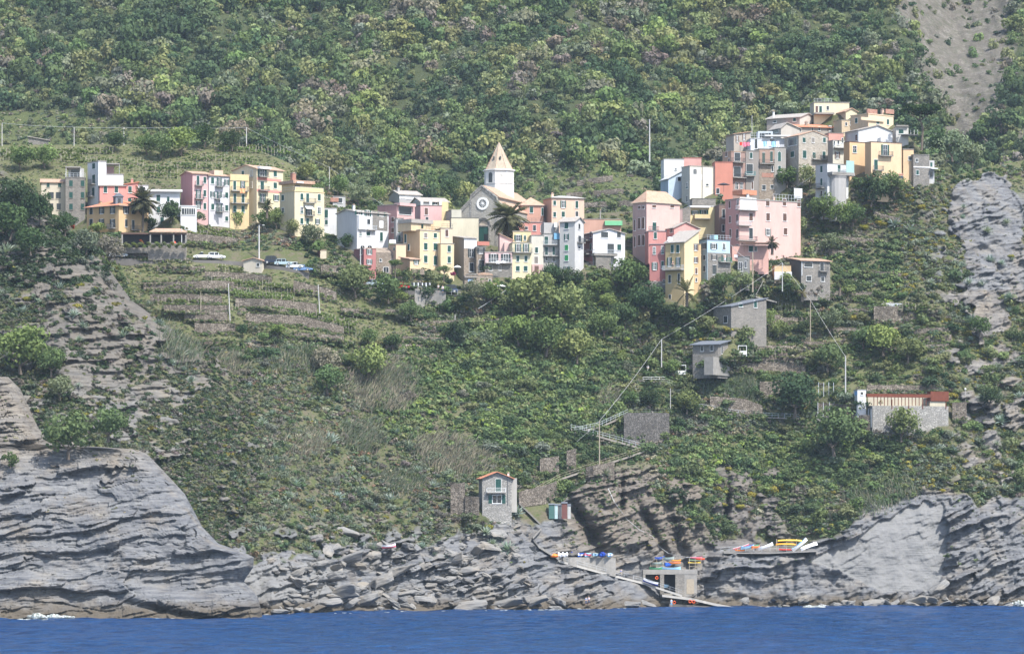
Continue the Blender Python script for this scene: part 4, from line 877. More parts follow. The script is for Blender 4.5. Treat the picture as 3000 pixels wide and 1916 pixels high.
# --- right, upper rows
h = House('cream_right', 'cream house with a blank front and one arched window on the upper right', 'house', 'house', 1999,2021,2097, 487,600, 962, wc(248,240,214), matL=wc(206,204,190), th=24, par=.5, trim=TILEG, wins=[(2036,503,11,17,'P'),(2072,542,8,6,'D'),(2013,544,5,18,'T'),(2013,583,4,18,'D')]); h.box('pipe', 2056,2058.5, 487,600, 0,.12, CONC)
h.box('band', 2021.5,2056, 512,527, 0,.05, WHT)
h = House('blue_upper', 'pale blue house with a sloping roof left of the cream house with the arched window', 'house', 'house', 1938,1958,2022, 524,600, 967, wc(204,226,244), matL=wc(170,196,214), roof='sr', rh=36, rmat=METAL, depth=6, wins=[(1990,525,9,12,'D')])
h = House('corrugated', 'white house clad in grey corrugated sheets, topmost of the middle right group', 'house', 'house', 1945,1945,2004, 466,560, 976, METAL, depth=6, th=5, par=.3, wins=[(1980,496,4,5,'D')]); h.box('white_base', 1945.5,2003.5, 505,560, 0,.05, WHT)
h = House('pink_upper', 'pink blank block behind the white corrugated house', 'house', 'house', 2002,2002,2055, 463,520, 980, wc(238,166,152), depth=6, th=5, par=.4, trim=TERRA)
h = House('terracotta', 'plain terracotta red block right of the cream house with the arched window', 'house', 'house', 2095,2095,2147, 475,565, 964, wc(226,126,88), depth=6, th=4, par=.3, trim=TERRA, wins=[(2103,560,9,16,'D')])
h = House('stone_terrace', 'low stone wall terrace below the cream house with the arched window', 'wall', 'terrace_wall', 2028,2028,2097, 582,612, 956, STONE, depth=5, th=4, par=.2)
h = House('brown_left', 'brown house with two open loggias at the left edge of the upper village', 'house', 'house', 2119,2142,2185, 445,585, 966, wc(178,140,124), matL=wc(196,152,114), depth=8, th=30, par=.5, trim=TILE, shut=BROWN, wins=[(2160,460,18,24,'V'),(2160,504,22,30,'V'),(2128,452,4,14),(2136,478,4,26),(2158,545,9,20,'P'),(2172,545,8,18,'P')])
h.bal(2160,476,36,None,1.0); h.bal(2161,521,40,None,1.1)
h = House('grey_left', 'grey house with a green railed balcony right of the brown loggia house', 'house', 'house', 2185,2185,2224, 442,585, 968, wc(164,154,144), depth=8, th=14, par=.4, trim=CONC, wins=[(2200.6,456,8,17),(2196,496,20,28,'V'),(2204,544,6,22,'S','B',BROWN)]); h.bal(2196,516,30,None,1.0,paint(70,130,130))
h = House('brown_stone', 'brown stone house with two green doors on a long balcony in the upper village', 'house', 'house', 2224,2224,2269, 437,590, 969, STONEB, depth=8, th=10, par=.4, wins=[(2237,463,8,31),(2260,459,7,30),(2263,495,6,16,'D'),(2238,550,10,14,'D'),(2262,547,9,10,'D')])
h.box('painted_band', 2224.5,2268.5, 440,478, 0,.05, wc(190,148,120)); h.bal(2246,480,44,None,.8); h.box('brick_patch', 2232,2266, 508,520, 0,.05, BRICK)
h = House('grey_stucco', 'grey house with arched green shutters left of the stone gable in the upper village', 'house', 'house', 2269,2269,2303, 432,590, 970, wc(184,178,168), depth=8, th=12, par=.3, wins=[(2283.5,459,9,28,'A'),(2283.5,495,8,18)])
h = House('stone_gable', 'rough stone house with a broad gable and green shutters in the upper village', 'house', 'house', 2303,2340,2429, 398,545, 968, masonry('rubble_stone', (0.33,.29,.235), (.52,.47,.40), (.40,.365,.31), .4, 1.7), roof='gf', rh=15, rmat=TILE, pk=.5, depth=9, th=26, ov=.15, wins=[(2355.6,411,8,14),(2382,411,9,14,'S','B',DGREY),(2415,411,8,14),(2357,453,11,22),(2385,456,9,18),(2414,456,9,22),(2357,492,10,16),(2322,453,9,16),(2322,416,22,22,'V')])
h.bal(2400,468,44,None,1.0,STONEB)
h = House('white_penthouse', 'white and pale blue roof terraces with washing lines in the upper village', 'house', 'house', 2199,2199,2305, 406,450, 977, wc(226,232,240), depth=6, th=6, par=.3, trim=WHITE, wins=[(2215,422,7,28,'S','B',DGREEN),(2262,418,14,18,'D')]); h.rail(0,.5,PALEIRON,1.2,'B')
h.box('upper_room', 2225,2268, 383,406, -5,-2, wc(210,222,232)); h.box('room_window', 2230,2262, 388,402, -2,-1.95, GLASS); h.box('awning', 2238,2352, 398,401, -.5,1.2, METAL)
h = House('grey_upper_left', 'grey house with paired dark windows at the left of the roof terraces', 'house', 'house', 2150,2150,2200, 394,450, 981, wc(204,190,172), depth=6, th=16, roof='sr', rh=8, rmat=TILE, shut=BROWN, wins=[(2160,408,4,18,'O'),(2180,402,5,18,'O')])
h = House('grey_gable_mid', 'pale grey gabled house with glazed terrace above the roof terraces', 'house', 'house', 2259,2288,2345, 375,430, 985, wc(214,204,190), roof='gf', rh=15, rmat=TILEG, pk=.3, depth=6, th=24, wins=[(2272,384,16,12,'V')])
h = House('grey_long', 'long grey house with a wide shallow gable near the top of the hill', 'house', 'house', 2250,2343,2407, 344,420, 992, wc(222,214,200), matL=wc(196,180,166), roof='gf', rh=15, rmat=TILEG, pk=.42, th=58, wins=[(2328,351,8,11),(2270,357,9,6,'D')]); h.chimney(.1,.85,1.6,.35,WHITE)
h = House('cream_top', 'cream flat roofed house with a terrace, highest in the village', 'house', 'house', 2378,2385,2489, 301,370, 996, wc(248,234,186), matL=wc(190,184,160), par=.6, trim=CONC, depth=6, shut=BROWN, wins=[(2393,322,7,22,'S'),(2404,322,8,21,'S','B',GREEN),(2425,317,7,12,'D')]); h.box('terrace', 2384,2440, 333,337, 0,2.2, CONC); h.rail(.0,.5,PALEIRON,.9,'B')
h = House('tile_row', 'long low house under a broad orange tiled roof in the upper village', 'house', 'house', 2330,2330,2472, 372,420, 988, wc(190,176,160), roof='sb', rh=14, rmat=TILER, depth=6, th=16, shut=BROWN, ov=.5, wins=[(2344,382,6,10,'D'),(2380,380,6,12,'D'),(2400,378,6,12,'D'),(2432,377,8,15,'O'),(2458,371,6,15,'O')]); h.chimney(.3,.4,1.0,.6,STONEB)
h = House('small_cream', 'small cream gabled house behind the peach house with brick parapets', 'house', 'house', 2453,2478,2512, 327,372, 992, wc(246,226,176), matL=wc(214,194,160), roof='gf', rh=9, rmat=TILE, depth=6)
h = House('peach_top', 'peach house with brick parapets and a chimney on its flat roof at the top right', 'house', 'house', 2497,2544,2624, 335,430, 982, wc(250,214,160), matL=wc(238,196,140), th=40, par=.7, trim=wc(250,214,160), wins=[(2571.6,357,9,14),(2601,358,7,15),(2509,354,6,14)])
for q0, q1 in ((2541,2570),(2595,2619)): h.box('brick_parapet', q0,q1, 322,333, -.3,.05, BRICK)
h.chimney(.7,.2,1.6,.6,PEACH); h.box('ledge', 2520,2588, 350,352, 0,.4, wc(250,214,160), 'B')
h = House('peach_wing', 'yellowish low wing with two small windows left of the peach house with brick parapets', 'house', 'annex', 2466,2466,2500, 352,400, 986, wc(226,196,146), depth=5, th=20, par=.4, wins=[(2479,364,6,8,'D'),(2493,362,6,11,'D')])
h = House('red_dormer', 'terracotta plastered block with a pale side below the tiled roof row', 'house', 'house', 2428,2428,2472, 390,425, 976, wc(236,160,136), depth=4, th=10, par=.3)
h = House('white_gable_right', 'white house with a broad plain gable above the orange house', 'house', 'house', 2482,2515,2619, 382,440, 972, WHT, matL=wc(226,226,222), roof='gf', rh=16, rmat=TILEG, pk=.56, depth=8, th=24, wins=[(2509,404,5,18,'D')])
b = MB(); (p, _), kx, kz = h.at(2571, 425); b.prism([(p[0],-1.6,p[2]-1),(p[0]+4,-1.6,p[2]-1),(p[0]+4,-1.6,p[2]),(p[0]+.3,-1.6,p[2]+1.9),(p[0],-1.6,p[2]+1.7)],(0,1.6,0),WHT); b.obj('gabled_porch', h.root)
h = House('cream_multi', 'cream house with small railed balconies between the stone gable and the orange house', 'house', 'house', 2428,2440,2476, 412,500, 966, wc(240,232,206), matL=wc(180,164,150), depth=6, th=20, par=.4, shut=BROWN, wins=[(2444,420,5,12,'D'),(2456,418,6,12,'D'),(2468,412,5,14,'D'),(2453,455,8,19,'O')]); h.bal(2458,434,34,None,1.1,PALEIRON)
h = House('orange_left', 'orange wing with one green window left of the big orange house', 'house', 'house', 2474,2489,2546, 416,520, 960, wc(248,192,104), matL=wc(220,160,84), depth=6, th=30, par=.4, trim=BROWN, wins=[(2504,438,11,20,'T')])
h = House('orange_big', 'big orange house with a white balcony door at the top of the cliff', 'house', 'house', 2537,2552,2646, 416,530, 955, wc(250,206,140), matL=wc(232,172,90), depth=8, th=26, par=.4, trim=BROWN, wins=[(2593,441,13,32,'O','B',None,None,(40,)),(2566,484,11,31,'S','B',None,None,(28,5)),(2601,520,34,20,'P')], ext=5)
h = House('orange_annex', 'low orange annex with a planted roof right of the big orange house', 'annex', 'annex', 2646,2646,2677, 438,520, 959, wc(248,198,122), depth=6, th=8, par=.4, trim=TILEG, wins=[(2667,464,12,11,'D')])
h = House('stone_annex', 'grey stone house with a white balcony at the cliff edge, rightmost of the village', 'house', 'house', 2676,2676,2724, 454,540, 958, STONE, depth=6, th=14, par=.4, trim=CONC, wins=[(2688,506,8,13),(2670+16,470,6,10,'D')]); h.box('band', 2676,2724, 489,491, 0,.06, WHITE)
h.box('side_bay', 2725,2740, 470,540, -4,-.6, GREYW); h.box('balcony_slab', 2724,2744, 494,496, -.6,1.0, WHITE); h.box('bay_window', 2728,2734, 476,488, -.6,-.55, GREEN); h.box('bay_door', 2727,2735, 502,518, -.6,-.55, GLASS)
h = House('white_round', 'white house with a deep glazed balcony left of the orange wing', 'house', 'house', 2393,2424,2489, 480,600, 952, wc(246,246,240), matL=wc(220,218,214), depth=7, th=32, par=.4, trim=CONC, wins=[(2407,496,6,19),(2407,534,5,20),(2407,572,5,24,'D'),(2458,496,9,24,'S')])
h.box('balcony_slab', 2424,2490, 509,514, 0,2.0, CONC); h.box('glazed_screen', 2466,2489, 474,508, 1.8,1.85, paint(150,178,172)); h.bal(2446,510,40,None,2.0,PALEIRON); h.bal(2405,551,24,'A',1.2,DGREEN)
b = MB(); (p, _), kx, kz = h.at(2440, 600); b.lathe([(2.2,-4),(2.2,6.4),(2.5,7.0)], wc(200,196,190), 14, p[0]+1.2, -.4, .8); b.obj('rounded_bay', h.root)
h = House('garden_house', 'white cottage with a terrace and pergola under the umbrella pine', 'house', 'cottage', 2625,2625,2662, 373,400, 978, wc(236,232,222), depth=5, th=6, par=.3, wins=[(2640,386,14,12,'S')]); h.box('terrace_slab', 2640,2686, 396,399, 0,1.8, CONC); h.box('upper_terrace', 2624,2660, 368,372, -1,.6, CONC)
for q in (2664,2674,2684): h.box('post', q,q+1, 383,396, 1.5,1.6, WHITE)
# --- houses on the slope below
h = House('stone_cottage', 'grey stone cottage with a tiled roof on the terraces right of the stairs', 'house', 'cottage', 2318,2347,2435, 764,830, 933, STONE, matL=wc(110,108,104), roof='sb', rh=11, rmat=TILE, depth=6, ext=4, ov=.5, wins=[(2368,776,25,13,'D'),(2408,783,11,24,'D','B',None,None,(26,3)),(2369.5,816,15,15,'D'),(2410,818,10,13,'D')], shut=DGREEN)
b = MB(); (p, _), kx, kz = h.at(2369, 826); b.lathe([(1.0,0)],WHITE,4,0,0,1,False); h.box('pipe', 2348,2350, 764,808, 0,.1, PALEIRON)
h = House('boards', 'yellow boarded shed on a white base by the head of the stairs', 'shed', 'shed', 2269,2269,2318, 777,818, 933, wc(236,190,110), depth=4, th=4, par=.2, trim=BROWN, ext=.5); h.box('white_base', 2268,2319, 797,820, 0,.5, WHT)
h = House('stone_low', 'long low stone house with green shutters below the stairs', 'house', 'cottage', 2094,2142,2250, 898,962, 916, STONE, matL=STONE, roof='sr', rh=27, rmat=SLATE, depth=6, th=34, ext=4, wins=[(2170,894,11,10),(2213,891,9,20),(2126,936,10,20,'D')])
h = House('slate_house', 'small stone house with a slate grey mono pitch roof on the terraces', 'house', 'cottage', 2031,2103,2136, 1009,1050, 908, STONE, matL=STONE, roof='sr', rh=12, rmat=SLATE, th=62, ext=4.5, ov=.6, wins=[(2057,1021,8,15,'D'),(2085,1020,8,15,'D'),(2115,1025,4,22,'D')])
h.box('concrete_base', 2086,2134, 1050,1098, -2,.3, CONC, 'B')
h = House('sea_house', 'small stone house with a tiled gable and white balcony just above the rocks', 'house', 'cottage', 1413,1413,1499, 1400,1498, 851, STONEP, roof='gf', rh=17, rmat=TILER, depth=6, th=8, ext=3, ov=.6, pk=.5, wins=[(1460,1421,16,36,'S'),(1456,1462,27,24,'O','B')], trim=STONE)
h.bal(1453,1442,56,None,1.0,WHITE); h.box('recessed_side', 1499,1516, 1400,1500, -6,-.9, wc(206,200,188)); h.box('pipe', 1486,1487.5, 1402,1480, 0,.1, IRON); h.chimney(.95,.5,.9,.4,WHITE)
h = House('beach_house', 'stone restaurant terrace house with a row of rusty steel posts and a rust red box', 'house', 'building', 2535,2556,2786, 1188,1262, 903, STONEP, matL=wc(150,150,150), depth=6, th=16, par=0, ext=3)
h.box('back_wall', 2557,2760, 1164,1190, -3.2,-3.0, wc(222,210,180)); h.box('rust_beam', 2538,2726, 1155,1163, -.4,.3, RUST); h.box('rust_box', 2725,2778, 1147,1175, -2,.3, RUST); h.box('cream_wall', 2724,2772, 1175,1190, -.6,0, wc(226,212,176))
for k in range(17): x = 2560+k*10.2; h.box('steel_post', x,x+1.6, 1163,1188, -.2,-.06, RUST)
for x in (2612,2661,2702,2770): h.box('steel_post', x,x+2, 1170,1198, 0,.12, RUST)
for x in (2545,2553): h.box('ladder_rail', x,x+1.4, 1198,1252, .1,.2, PALEIRON)
h = House('white_shed', 'small white hut with a blue panel beside the rusty steel pergola', 'hut', 'hut', 2504,2512,2538, 1141,1178, 905, WHT, depth=3, par=.2, wins=[(2525,1152,7,8,'V')]); h.box('blue_panel', 2505,2511,1146,1158,0,.08,paint(110,160,215),'A')
h = House('vine_shed', 'small pale shed with a shallow gable among the vines', 'shed', 'shed', 713,713,768, 765,799, 912, wc(226,214,190), roof='gf', rh=8, rmat=TILE, depth=5, th=-14, pk=.55, wins=[(756,776,8,9,'D')])
h = House('garden_shed', 'tiny red and cream garden shed under the trees below the cream penthouse house', 'shed', 'shed', 928,938,956, 733,757, 920, wc(230,212,178), matL=wc(170,70,60), depth=3, par=.3, trim=TILE)
h = House('far_hut', 'lonely grey stone hut on the ridge at the far left', 'hut', 'hut', 83,83,142, 412,428, 988, STONE, roof='sx', rh=10, rmat=TILEG, depth=4, th=5)
# ------------------------------------------------------------------ church
def church():
    D = 946.0; s = D/F; th = R(-20); base = W3(1347, 702, D+2.5)
    root = empty('church', base, th); tag(root, 'grey stone church with a rose window, round portal and green door', 'church')
    k = s/math.cos(th)
    def X(px): return (px-1347)*k
    def Z(py): return (702-py)*s
    L = 24.0; b = MB()
    out = [(1347,712),(1500,712),(1492,622),(1455,588),(1455,580),(1411.6,545),(1379,573),(1379,582),(1347,616)]
    P = [(X(a), 0, Z(c)-(3 if c > 705 else 0)) for a, c in out]
    b.prism(P, (0, 1.0, 0), CHURCH); b.obj('facade', root)
    b = MB(); x0, x1 = X(1380), X(1454); za = Z(580)
    b.box(x0, x1, 1.0, L, -3, za, CHURCH); b.box(X(1348), X(1499), 1.0, L-4, -3, Z(622), CHURCH); b.obj('nave_wall', root)
    b = MB(); xm = X(1411.6); zr = Z(546)
    b.prism([(x0-.4, 1.0, za-.1), (xm, 1.0, zr), (xm, 1.0, zr+.2), (x0-.4, 1.0, za+.1)], (0, L, 0), TILEG); b.prism([(xm, 1.0, zr), (x1+.4, 1.0, za-.1), (x1+.4, 1.0, za+.1), (xm, 1.0, zr+.2)], (0, L, 0), TILE)
    for q0, q1 in ((x0, X(1346)), (x1, X(1502))):
        b.prism([(q0, 1.01, Z(592)), (q1, 1.01, Z(622)), (q1, 1.01, Z(622)+.22), (q0, 1.01, Z(592)+.22)], (0, L-5, 0), TILE)
    b.obj('roof', root)
    # corbel friezes under the sloping cornices
    b = MB()
    def fr(a, c):
        n = 11
        for i in range(n+1):
            t = i/n; x = X(a[0]+(c[0]-a[0])*t); z = Z(a[1]+(c[1]-a[1])*t)
            b.box(x-.1, x+.12, -.16, 0, z-.95, z-.25, STONEP)
        p0, p1 = (X(a[0]), Z(a[1])), (X(c[0]), Z(c[1]))
        b.prism([(p0[0], -.25, p0[1]-.26), (p1[0], -.25, p1[1]-.26), (p1[0], -.25, p1[1]+.1), (p0[0], -.25, p0[1]+.1)], (0, .3, 0), STONEP)
    fr((1379,573),(1411.6,545)); fr((1411.6,545),(1455,580)); fr((1347,616),(1379,584)); fr((1455,589),(1492,622)); b.obj('cornice', root)
    # rose window
    rw = MB(); cx, cz = X(1414.6), Z(599); r0, r1, n = 1.0, 1.52, 28
    def ring(ra, rb, y0, y1, m):
        for i in range(n):
            a, c = 6.2832*i/n, 6.2832*(i+1)/n
            rw.prism([(cx+ra*math.cos(a), y0, cz+ra*math.sin(a)), (cx+rb*math.cos(a), y0, cz+rb*math.sin(a)), (cx+rb*math.cos(c), y0, cz+rb*math.sin(c)), (cx+ra*math.cos(c), y0, cz+ra*math.sin(c))], (0, y1-y0, 0), m)
    ring(r0, r1, -.2, 0, WHITE); ring(r0*.93, r0, -.14, 0, CHURCH); ring(0.05, .26, -.15, 0, WHITE); ring(.01, r0*.93, -.02, .02, GLASS)
    for i in range(12):
        a = 6.2832*i/12; rw.tube([(cx+.24*math.cos(a), -.07, cz+.24*math.sin(a)), (cx+.9*math.cos(a), -.07, cz+.9*math.sin(a))], .055, WHITE, 5)
    rw.obj('rose_window', root)
    # portal
    p = MB(); px_, pz = X(1417.5), Z(664); n = 14
    for (ra, rb, y) in ((1.35, 1.75, -.25), (1.75, 2.05, -.45), (1.15, 1.35, -.1)):
        for i in range(n):
            a, c = 3.1416*i/n, 3.1416*(i+1)/n
            p.prism([(px_+ra*math.cos(a), y, pz+ra*math.sin(a)), (px_+rb*math.cos(a), y, pz+rb*math.sin(a)), (px_+rb*math.cos(c), y, pz+rb*math.sin(c)), (px_+ra*math.cos(c), y, pz+ra*math.sin(c))], (0, -y, 0), STONEP)
    for sg in (-1, 1): p.box(px_+sg*1.55-.22, px_+sg*1.55+.22, -.3, 0, Z(708), pz, STONEP)
    p.box(px_-1.35, px_+1.35, -.2, 0, pz-.18, pz+.12, STONEP); p.prism([(px_+1.15*math.cos(3.1416*i/n), -.04, pz+1.15*math.sin(3.1416*i/n)) for i in range(n+1)], (0, .04, 0), wc(236,214,182))
    p.obj('portal', root)
    d = MB(); d.box(px_-1.15, px_-.02, -.08, .0, Z(708), pz-.18, GREEN); d.box(px_+.02, px_+1.15, -.08, 0, Z(708), pz-.18, GREEN); d.box(px_+.1, px_+1.1, -.1, -.08, Z(708), Z(688), GLASS); d.obj('door', root)
    b = MB()
    for i, x in enumerate((X(1380), X(1454))): b.box(x-.2, x+.2, -.12, 0, -2, Z(590), STONEP)
    b.obj('pilaster', root)
    # tower
    t = MB(); R0 = 39.5*s/math.cos(R(22.5))*.985; D2 = D+14; c = W3(1462, 600, D2); k2 = D2/F
    tw = empty('bell_tower', c, R(8)); tag(tw, 'white octagonal bell tower with a pointed stone spire behind the church front', 'tower')
    zz = lambda py: (600-py)*k2; R0 = 41.7*k2/math.cos(R(22.5))
    t.lathe([(R0, -6), (R0, zz(541)), (R0+.1, zz(541)), (R0+.1, zz(539)), (R0*.99, zz(539)), (R0*.99, zz(503))], wc(248,246,238), 8)
    t.obj('wall', tw); t = MB()
    t.lathe([(R0+.1, zz(503)), (R0+.35, zz(502)), (R0+.35, zz(499.5)), (R0*.96, zz(499))], WHITE, 8); t.obj('cornice', tw)
    t = MB(); t.lathe([(R0*.93, zz(499)), (R0*.5, zz(462)), (R0*.07, zz(421)), (.02, zz(417.5))], SPIRE, 8); sp = t.obj('spire', tw)
    t = MB()
    for i in range(8):
        a = 6.2832*(i+.5)/8; t.tube([(R0*.94*math.cos(a), R0*.94*math.sin(a), zz(499)), (R0*.51*math.cos(a), R0*.51*math.sin(a), zz(462)), (.05*math.cos(a), .05*math.sin(a), zz(418))], .07, TILE, 4)
    t.obj('rib', sp); ap = R0*math.cos(R(22.5))*.99
    for i in range(8):
        a = 6.2832*i/8; n_ = Vector((math.cos(a), math.sin(a), 0)); rz = a+R(90)
        if i % 2 == 0 or True:
            o = link('bell_opening', wmesh('archpane', 1.05, 2.5, GLASS), tw, (n_.x*(ap+.0), n_.y*(ap+.0), zz(538)), rz) if i in (1, 3, 5, 7) and False else None
    f = [6.2832*i/8 for i in range(8)]
    for i in (5, 1, 3):
        a = f[i]; link('bell_opening', wmesh('archpane', 1.1, 2.5, GLASS), tw, ((ap+.01)*math.cos(a), (ap+.01)*math.sin(a), zz(538)), a+R(90))  # dark pane on the solid wall paints the shade inside the bell arch
    for i in (6, 4, 7):
        a = f[i]; q = MB(); q.lathe([(.75, -.0), (.75, .06)], WHITE, 20); q.lathe([(.62, .06), (.62, .075)], wc(236,232,220), 20); q.box(-.03, .03, 0, .45, .075, .1, IRON); q.box(0, .35, -.03, .03, .075, .1, IRON)
        if i == 6:
            o = q.obj('clock', tw, ((ap)*math.cos(a), (ap)*math.sin(a), zz(518))); o.rotation_euler = (R(90), 0, a+R(90))
        else: link('bell_opening', wmesh('archpane', .7, 1.8, wc(214,212,204)), tw, ((ap+.01)*math.cos(a), (ap+.01)*math.sin(a), zz(534)), a+R(90))
    t = MB()
    for i in (5, 6):
        a = f[i]; r_ = R0*.55
        t.box(r_*math.cos(a)-.16, r_*math.cos(a)+.16, r_*math.sin(a)-.3, r_*math.sin(a)+.2, zz(470), zz(461), GLASS)
    t.obj('lucarne', sp)
church()
# ------------------------------------------------------------------ vegetation
def leaf_cloud(seed, lumps, per, leaf, flat=1.0, hollow=0.55, lump_r=(0.3, 0.5), up=0.35, spread=1.0):
    """leaf-sized faces on several overlapping clumps filling a crown of radius 1 (centre at the origin)"""
    g = np.random.default_rng(seed); Q = []; V = []
    for i in range(lumps):
        d = g.normal(size=3); d /= np.linalg.norm(d); d[2] = d[2]*0.9+0.12
        r = g.uniform(hollow*0.6, 0.8)*spread; c = d*r; c[2] *= flat; lr = g.uniform(*lump_r); lv = g.uniform(0, 1)
        n = int(per*lr/0.4)
        p = g.normal(size=(n, 3)); p /= np.linalg.norm(p, axis=1)[:, None]; p[:, 2] += up*g.uniform(0, 1, n); p /= np.linalg.norm(p, axis=1)[:, None]
        pos = c+p*lr*g.uniform(0.75, 1.08, (n, 1))*np.array([1, 1, 0.85*max(flat, .6)])
        nrm = p+g.normal(size=(n, 3))*0.36; nrm /= np.linalg.norm(nrm, axis=1)[:, None]
        t = np.cross(nrm, g.normal(size=(n, 3))); t /= np.linalg.norm(t, axis=1)[:, None]; b = np.cross(nrm, t)
        s = (leaf*g.uniform(0.6, 1.35, n))[:, None]; a = g.uniform(0.6, 1.0, (n, 1))
        q = np.stack([pos-t*s-b*s*a*.6, pos+t*s*.7-b*s*a, pos+t*s+b*s*a*.7, pos-t*s*.6+b*s*a], 1)
        Q.append(q); V.append(np.clip(0.6*lv+0.4*g.uniform(0, 1, n), 0, 1))
    return np.concatenate(Q), np.concatenate(V)
def quads_mesh(name, Q, mat, v=None, col=None):
    me = bpy.data.meshes.new(name); n = len(Q)
    me.vertices.add(n*4); me.vertices.foreach_set('co', Q.reshape(-1).astype(np.float32))
    set_faces(me, np.arange(n*4).reshape(n, 4))
    if v is not None:
        a = me.attributes.new('v', 'FLOAT', 'FACE'); a.data.foreach_set('value', v.astype(np.float32))
    if col is not None:
        a = me.attributes.new('col', 'FLOAT_COLOR', 'FACE'); c = np.concatenate([col, np.ones((n, 1))], 1); a.data.foreach_set('color', c.reshape(-1).astype(np.float32))
    me.update(calc_edges=True); me.materials.append(mat); return me
CROWN = [leaf_cloud(100+i, 15, 42, 0.085, (0.82, 0.95, 0.75, 0.9)[i % 4], 0.5) for i in range(8)]
CROWNB = [leaf_cloud(200+i, 26, 62, 0.052, (0.8, 0.9, 0.7, 0.95)[i % 4], 0.55, (0.26, 0.46)) for i in range(5)]     # finer, for the nearest trees
BUSH = [leaf_cloud(300+i, 5, 12, 0.20, 0.65, 0.35, (0.36, 0.6)) for i in range(8)]
FAR = [leaf_cloud(330+i, 7, 30, 0.12, (0.9, 1.0, 0.8)[i % 3], 0.5, (0.40, 0.62)) for i in range(6)]
crown_mesh = [quads_mesh('crown', q, LEAF, v) for q, v in CROWN]
crownb_mesh = [quads_mesh('crown', q, LEAF, v) for q, v in CROWNB]
bush_mesh = [quads_mesh('foliage', q, LEAF, v) for q, v in (leaf_cloud(400+i, 12, 46, 0.085, 0.72, 0.4, (0.34, 0.55)) for i in range(5))]
pine_q, pine_v = leaf_cloud(500, 26, 46, 0.06, 0.34, 0.6, (0.22, 0.36)); pine_mesh = quads_mesh('crown', pine_q, LEAF, pine_v)
mound_mesh = [quads_mesh('foliage', q, LEAF, v) for q, v in (leaf_cloud(520+i, 9, 70, 0.075, 0.55, 0.3, (0.5, 0.65), 0.6, .4) for i in range(3))]
def trunk_mesh(seed, lean=0.1):
    b = MB(); g = random.Random(seed); m = bark(); x, y = g.uniform(-lean, lean), g.uniform(-lean, lean)
    b.tube([(0,0,-.25), (x*.4, y*.4, .45), (x, y, 1.0)], [.085, .065, .05], m, 7)
    for k in range(5):
        a = 6.28*k/5+g.uniform(-.4, .4); r = g.uniform(.35, .6); h = g.uniform(.55, .9)
        b.tube([(x*h, y*h, h), (x+r*.5*math.cos(a), y+r*.5*math.sin(a), h+.35), (x+r*math.cos(a), y+r*math.sin(a), h+.75)], [.045, .03, .012], m, 5)
    return b.mesh('trunk')
TRUNKS = [trunk_mesh(i) for i in range(4)]
FC = dict(dark=(.058,.090,.048), mid=(.105,.148,.068), bright=(.165,.215,.085), olive=(.172,.192,.092), grey=(.155,.180,.128), yel=(.26,.235,.06), brown=(.180,.162,.138), pale=(.19,.222,.155), lime=(.18,.235,.06), straw=(.36,.325,.24), rust=(.22,.155,.10))
def tint(c, g=random):
    k = g.uniform(.82, 1.2); return (c[0]*k*g.uniform(.92,1.08), c[1]*k, c[2]*k*g.uniform(.9,1.1), 1)
def tree(p, r, col, label, trunk_h=None, group=None, fine=False, name='tree', cat='tree', crown=None, fz=1.0, bury=0.0):
    """p ground point, r crown radius in metres"""
    root = empty(name, p); tag(root, label, cat, group)
    th = r*0.75 if trunk_h is None else trunk_h
    t = link('trunk', random.choice(TRUNKS), root); t.scale = (r*.8, r*.8, max(th, .3)+r*.2); t.rotation_euler[2] = random.uniform(0, 6.28)
    c = link('crown', crown or random.choice(crownb_mesh if fine else crown_mesh), root, (0, 0, th+r*.68*fz-bury)); c.scale = (r, r, r*fz); c.rotation_euler[2] = random.uniform(0, 6.28); c.color = tint(tuple(v*1.12 for v in FC[col]))
    return root
def shrub(p, r, col, label, group=None, name='shrub', mound=False, fz=1.0, cat='shrub'):
    o = link(name, random.choice(mound_mesh if mound else bush_mesh), None, (p[0], p[1], p[2]+r*(.12 if mound else .3)*fz)); o.scale = (r, r, r*fz); o.rotation_euler[2] = random.uniform(0, 6.28); o.color = tint(FC[col]); tag(o, label, cat, group); return o
def mass(name, P, S, C, templates, fz=None, seed=1, kind='stuff'):
    """many small plants as one object: P positions, S radii, C colours"""
    g = np.random.default_rng(seed); Qs = []; Cs = []
    idx = g.integers(0, len(templates), len(P)); ang = g.uniform(0, 6.283, len(P))
    for k, (q, v) in enumerate(templates):
        m = np.where(idx == k)[0]
        if not len(m): continue
        c, s = np.cos(ang[m]), np.sin(ang[m]); x = q[None, :, :, 0]; y = q[None, :, :, 1]
        X = (x*c[:, None, None]-y*s[:, None, None])*S[m][:, None, None]; Y = (x*s[:, None, None]+y*c[:, None, None])*S[m][:, None, None]
        Z = q[None, :, :, 2]*S[m][:, None, None]*(1.0 if fz is None else fz[m][:, None, None])
        W = np.stack([X, Y, Z], -1)+P[m][:, None, None, :]
        Qs.append(W.reshape(-1, 4, 3)); Cs.append((C[m][:, None, :]*(0.66+0.62*v[None, :, None])).reshape(-1, 3))
    o = link(name, quads_mesh(name, np.concatenate(Qs), LEAFC, None, np.concatenate(Cs))); tag(o, kind=kind); return o
def pts_on(Dfun, px, py):
    D = Dfun(px, py); return np.stack([(px-1500)*D/F, D, H-(py-YH)*D/F], -1)
def pick(names, w, n, g):
    k = g.choice(len(names), n, p=np.array(w)/sum(w)); c = np.array([FC[x] for x in names])[k]
    return c*g.uniform(.8, 1.22, (n, 1))*g.uniform(.93, 1.07, (n, 3))

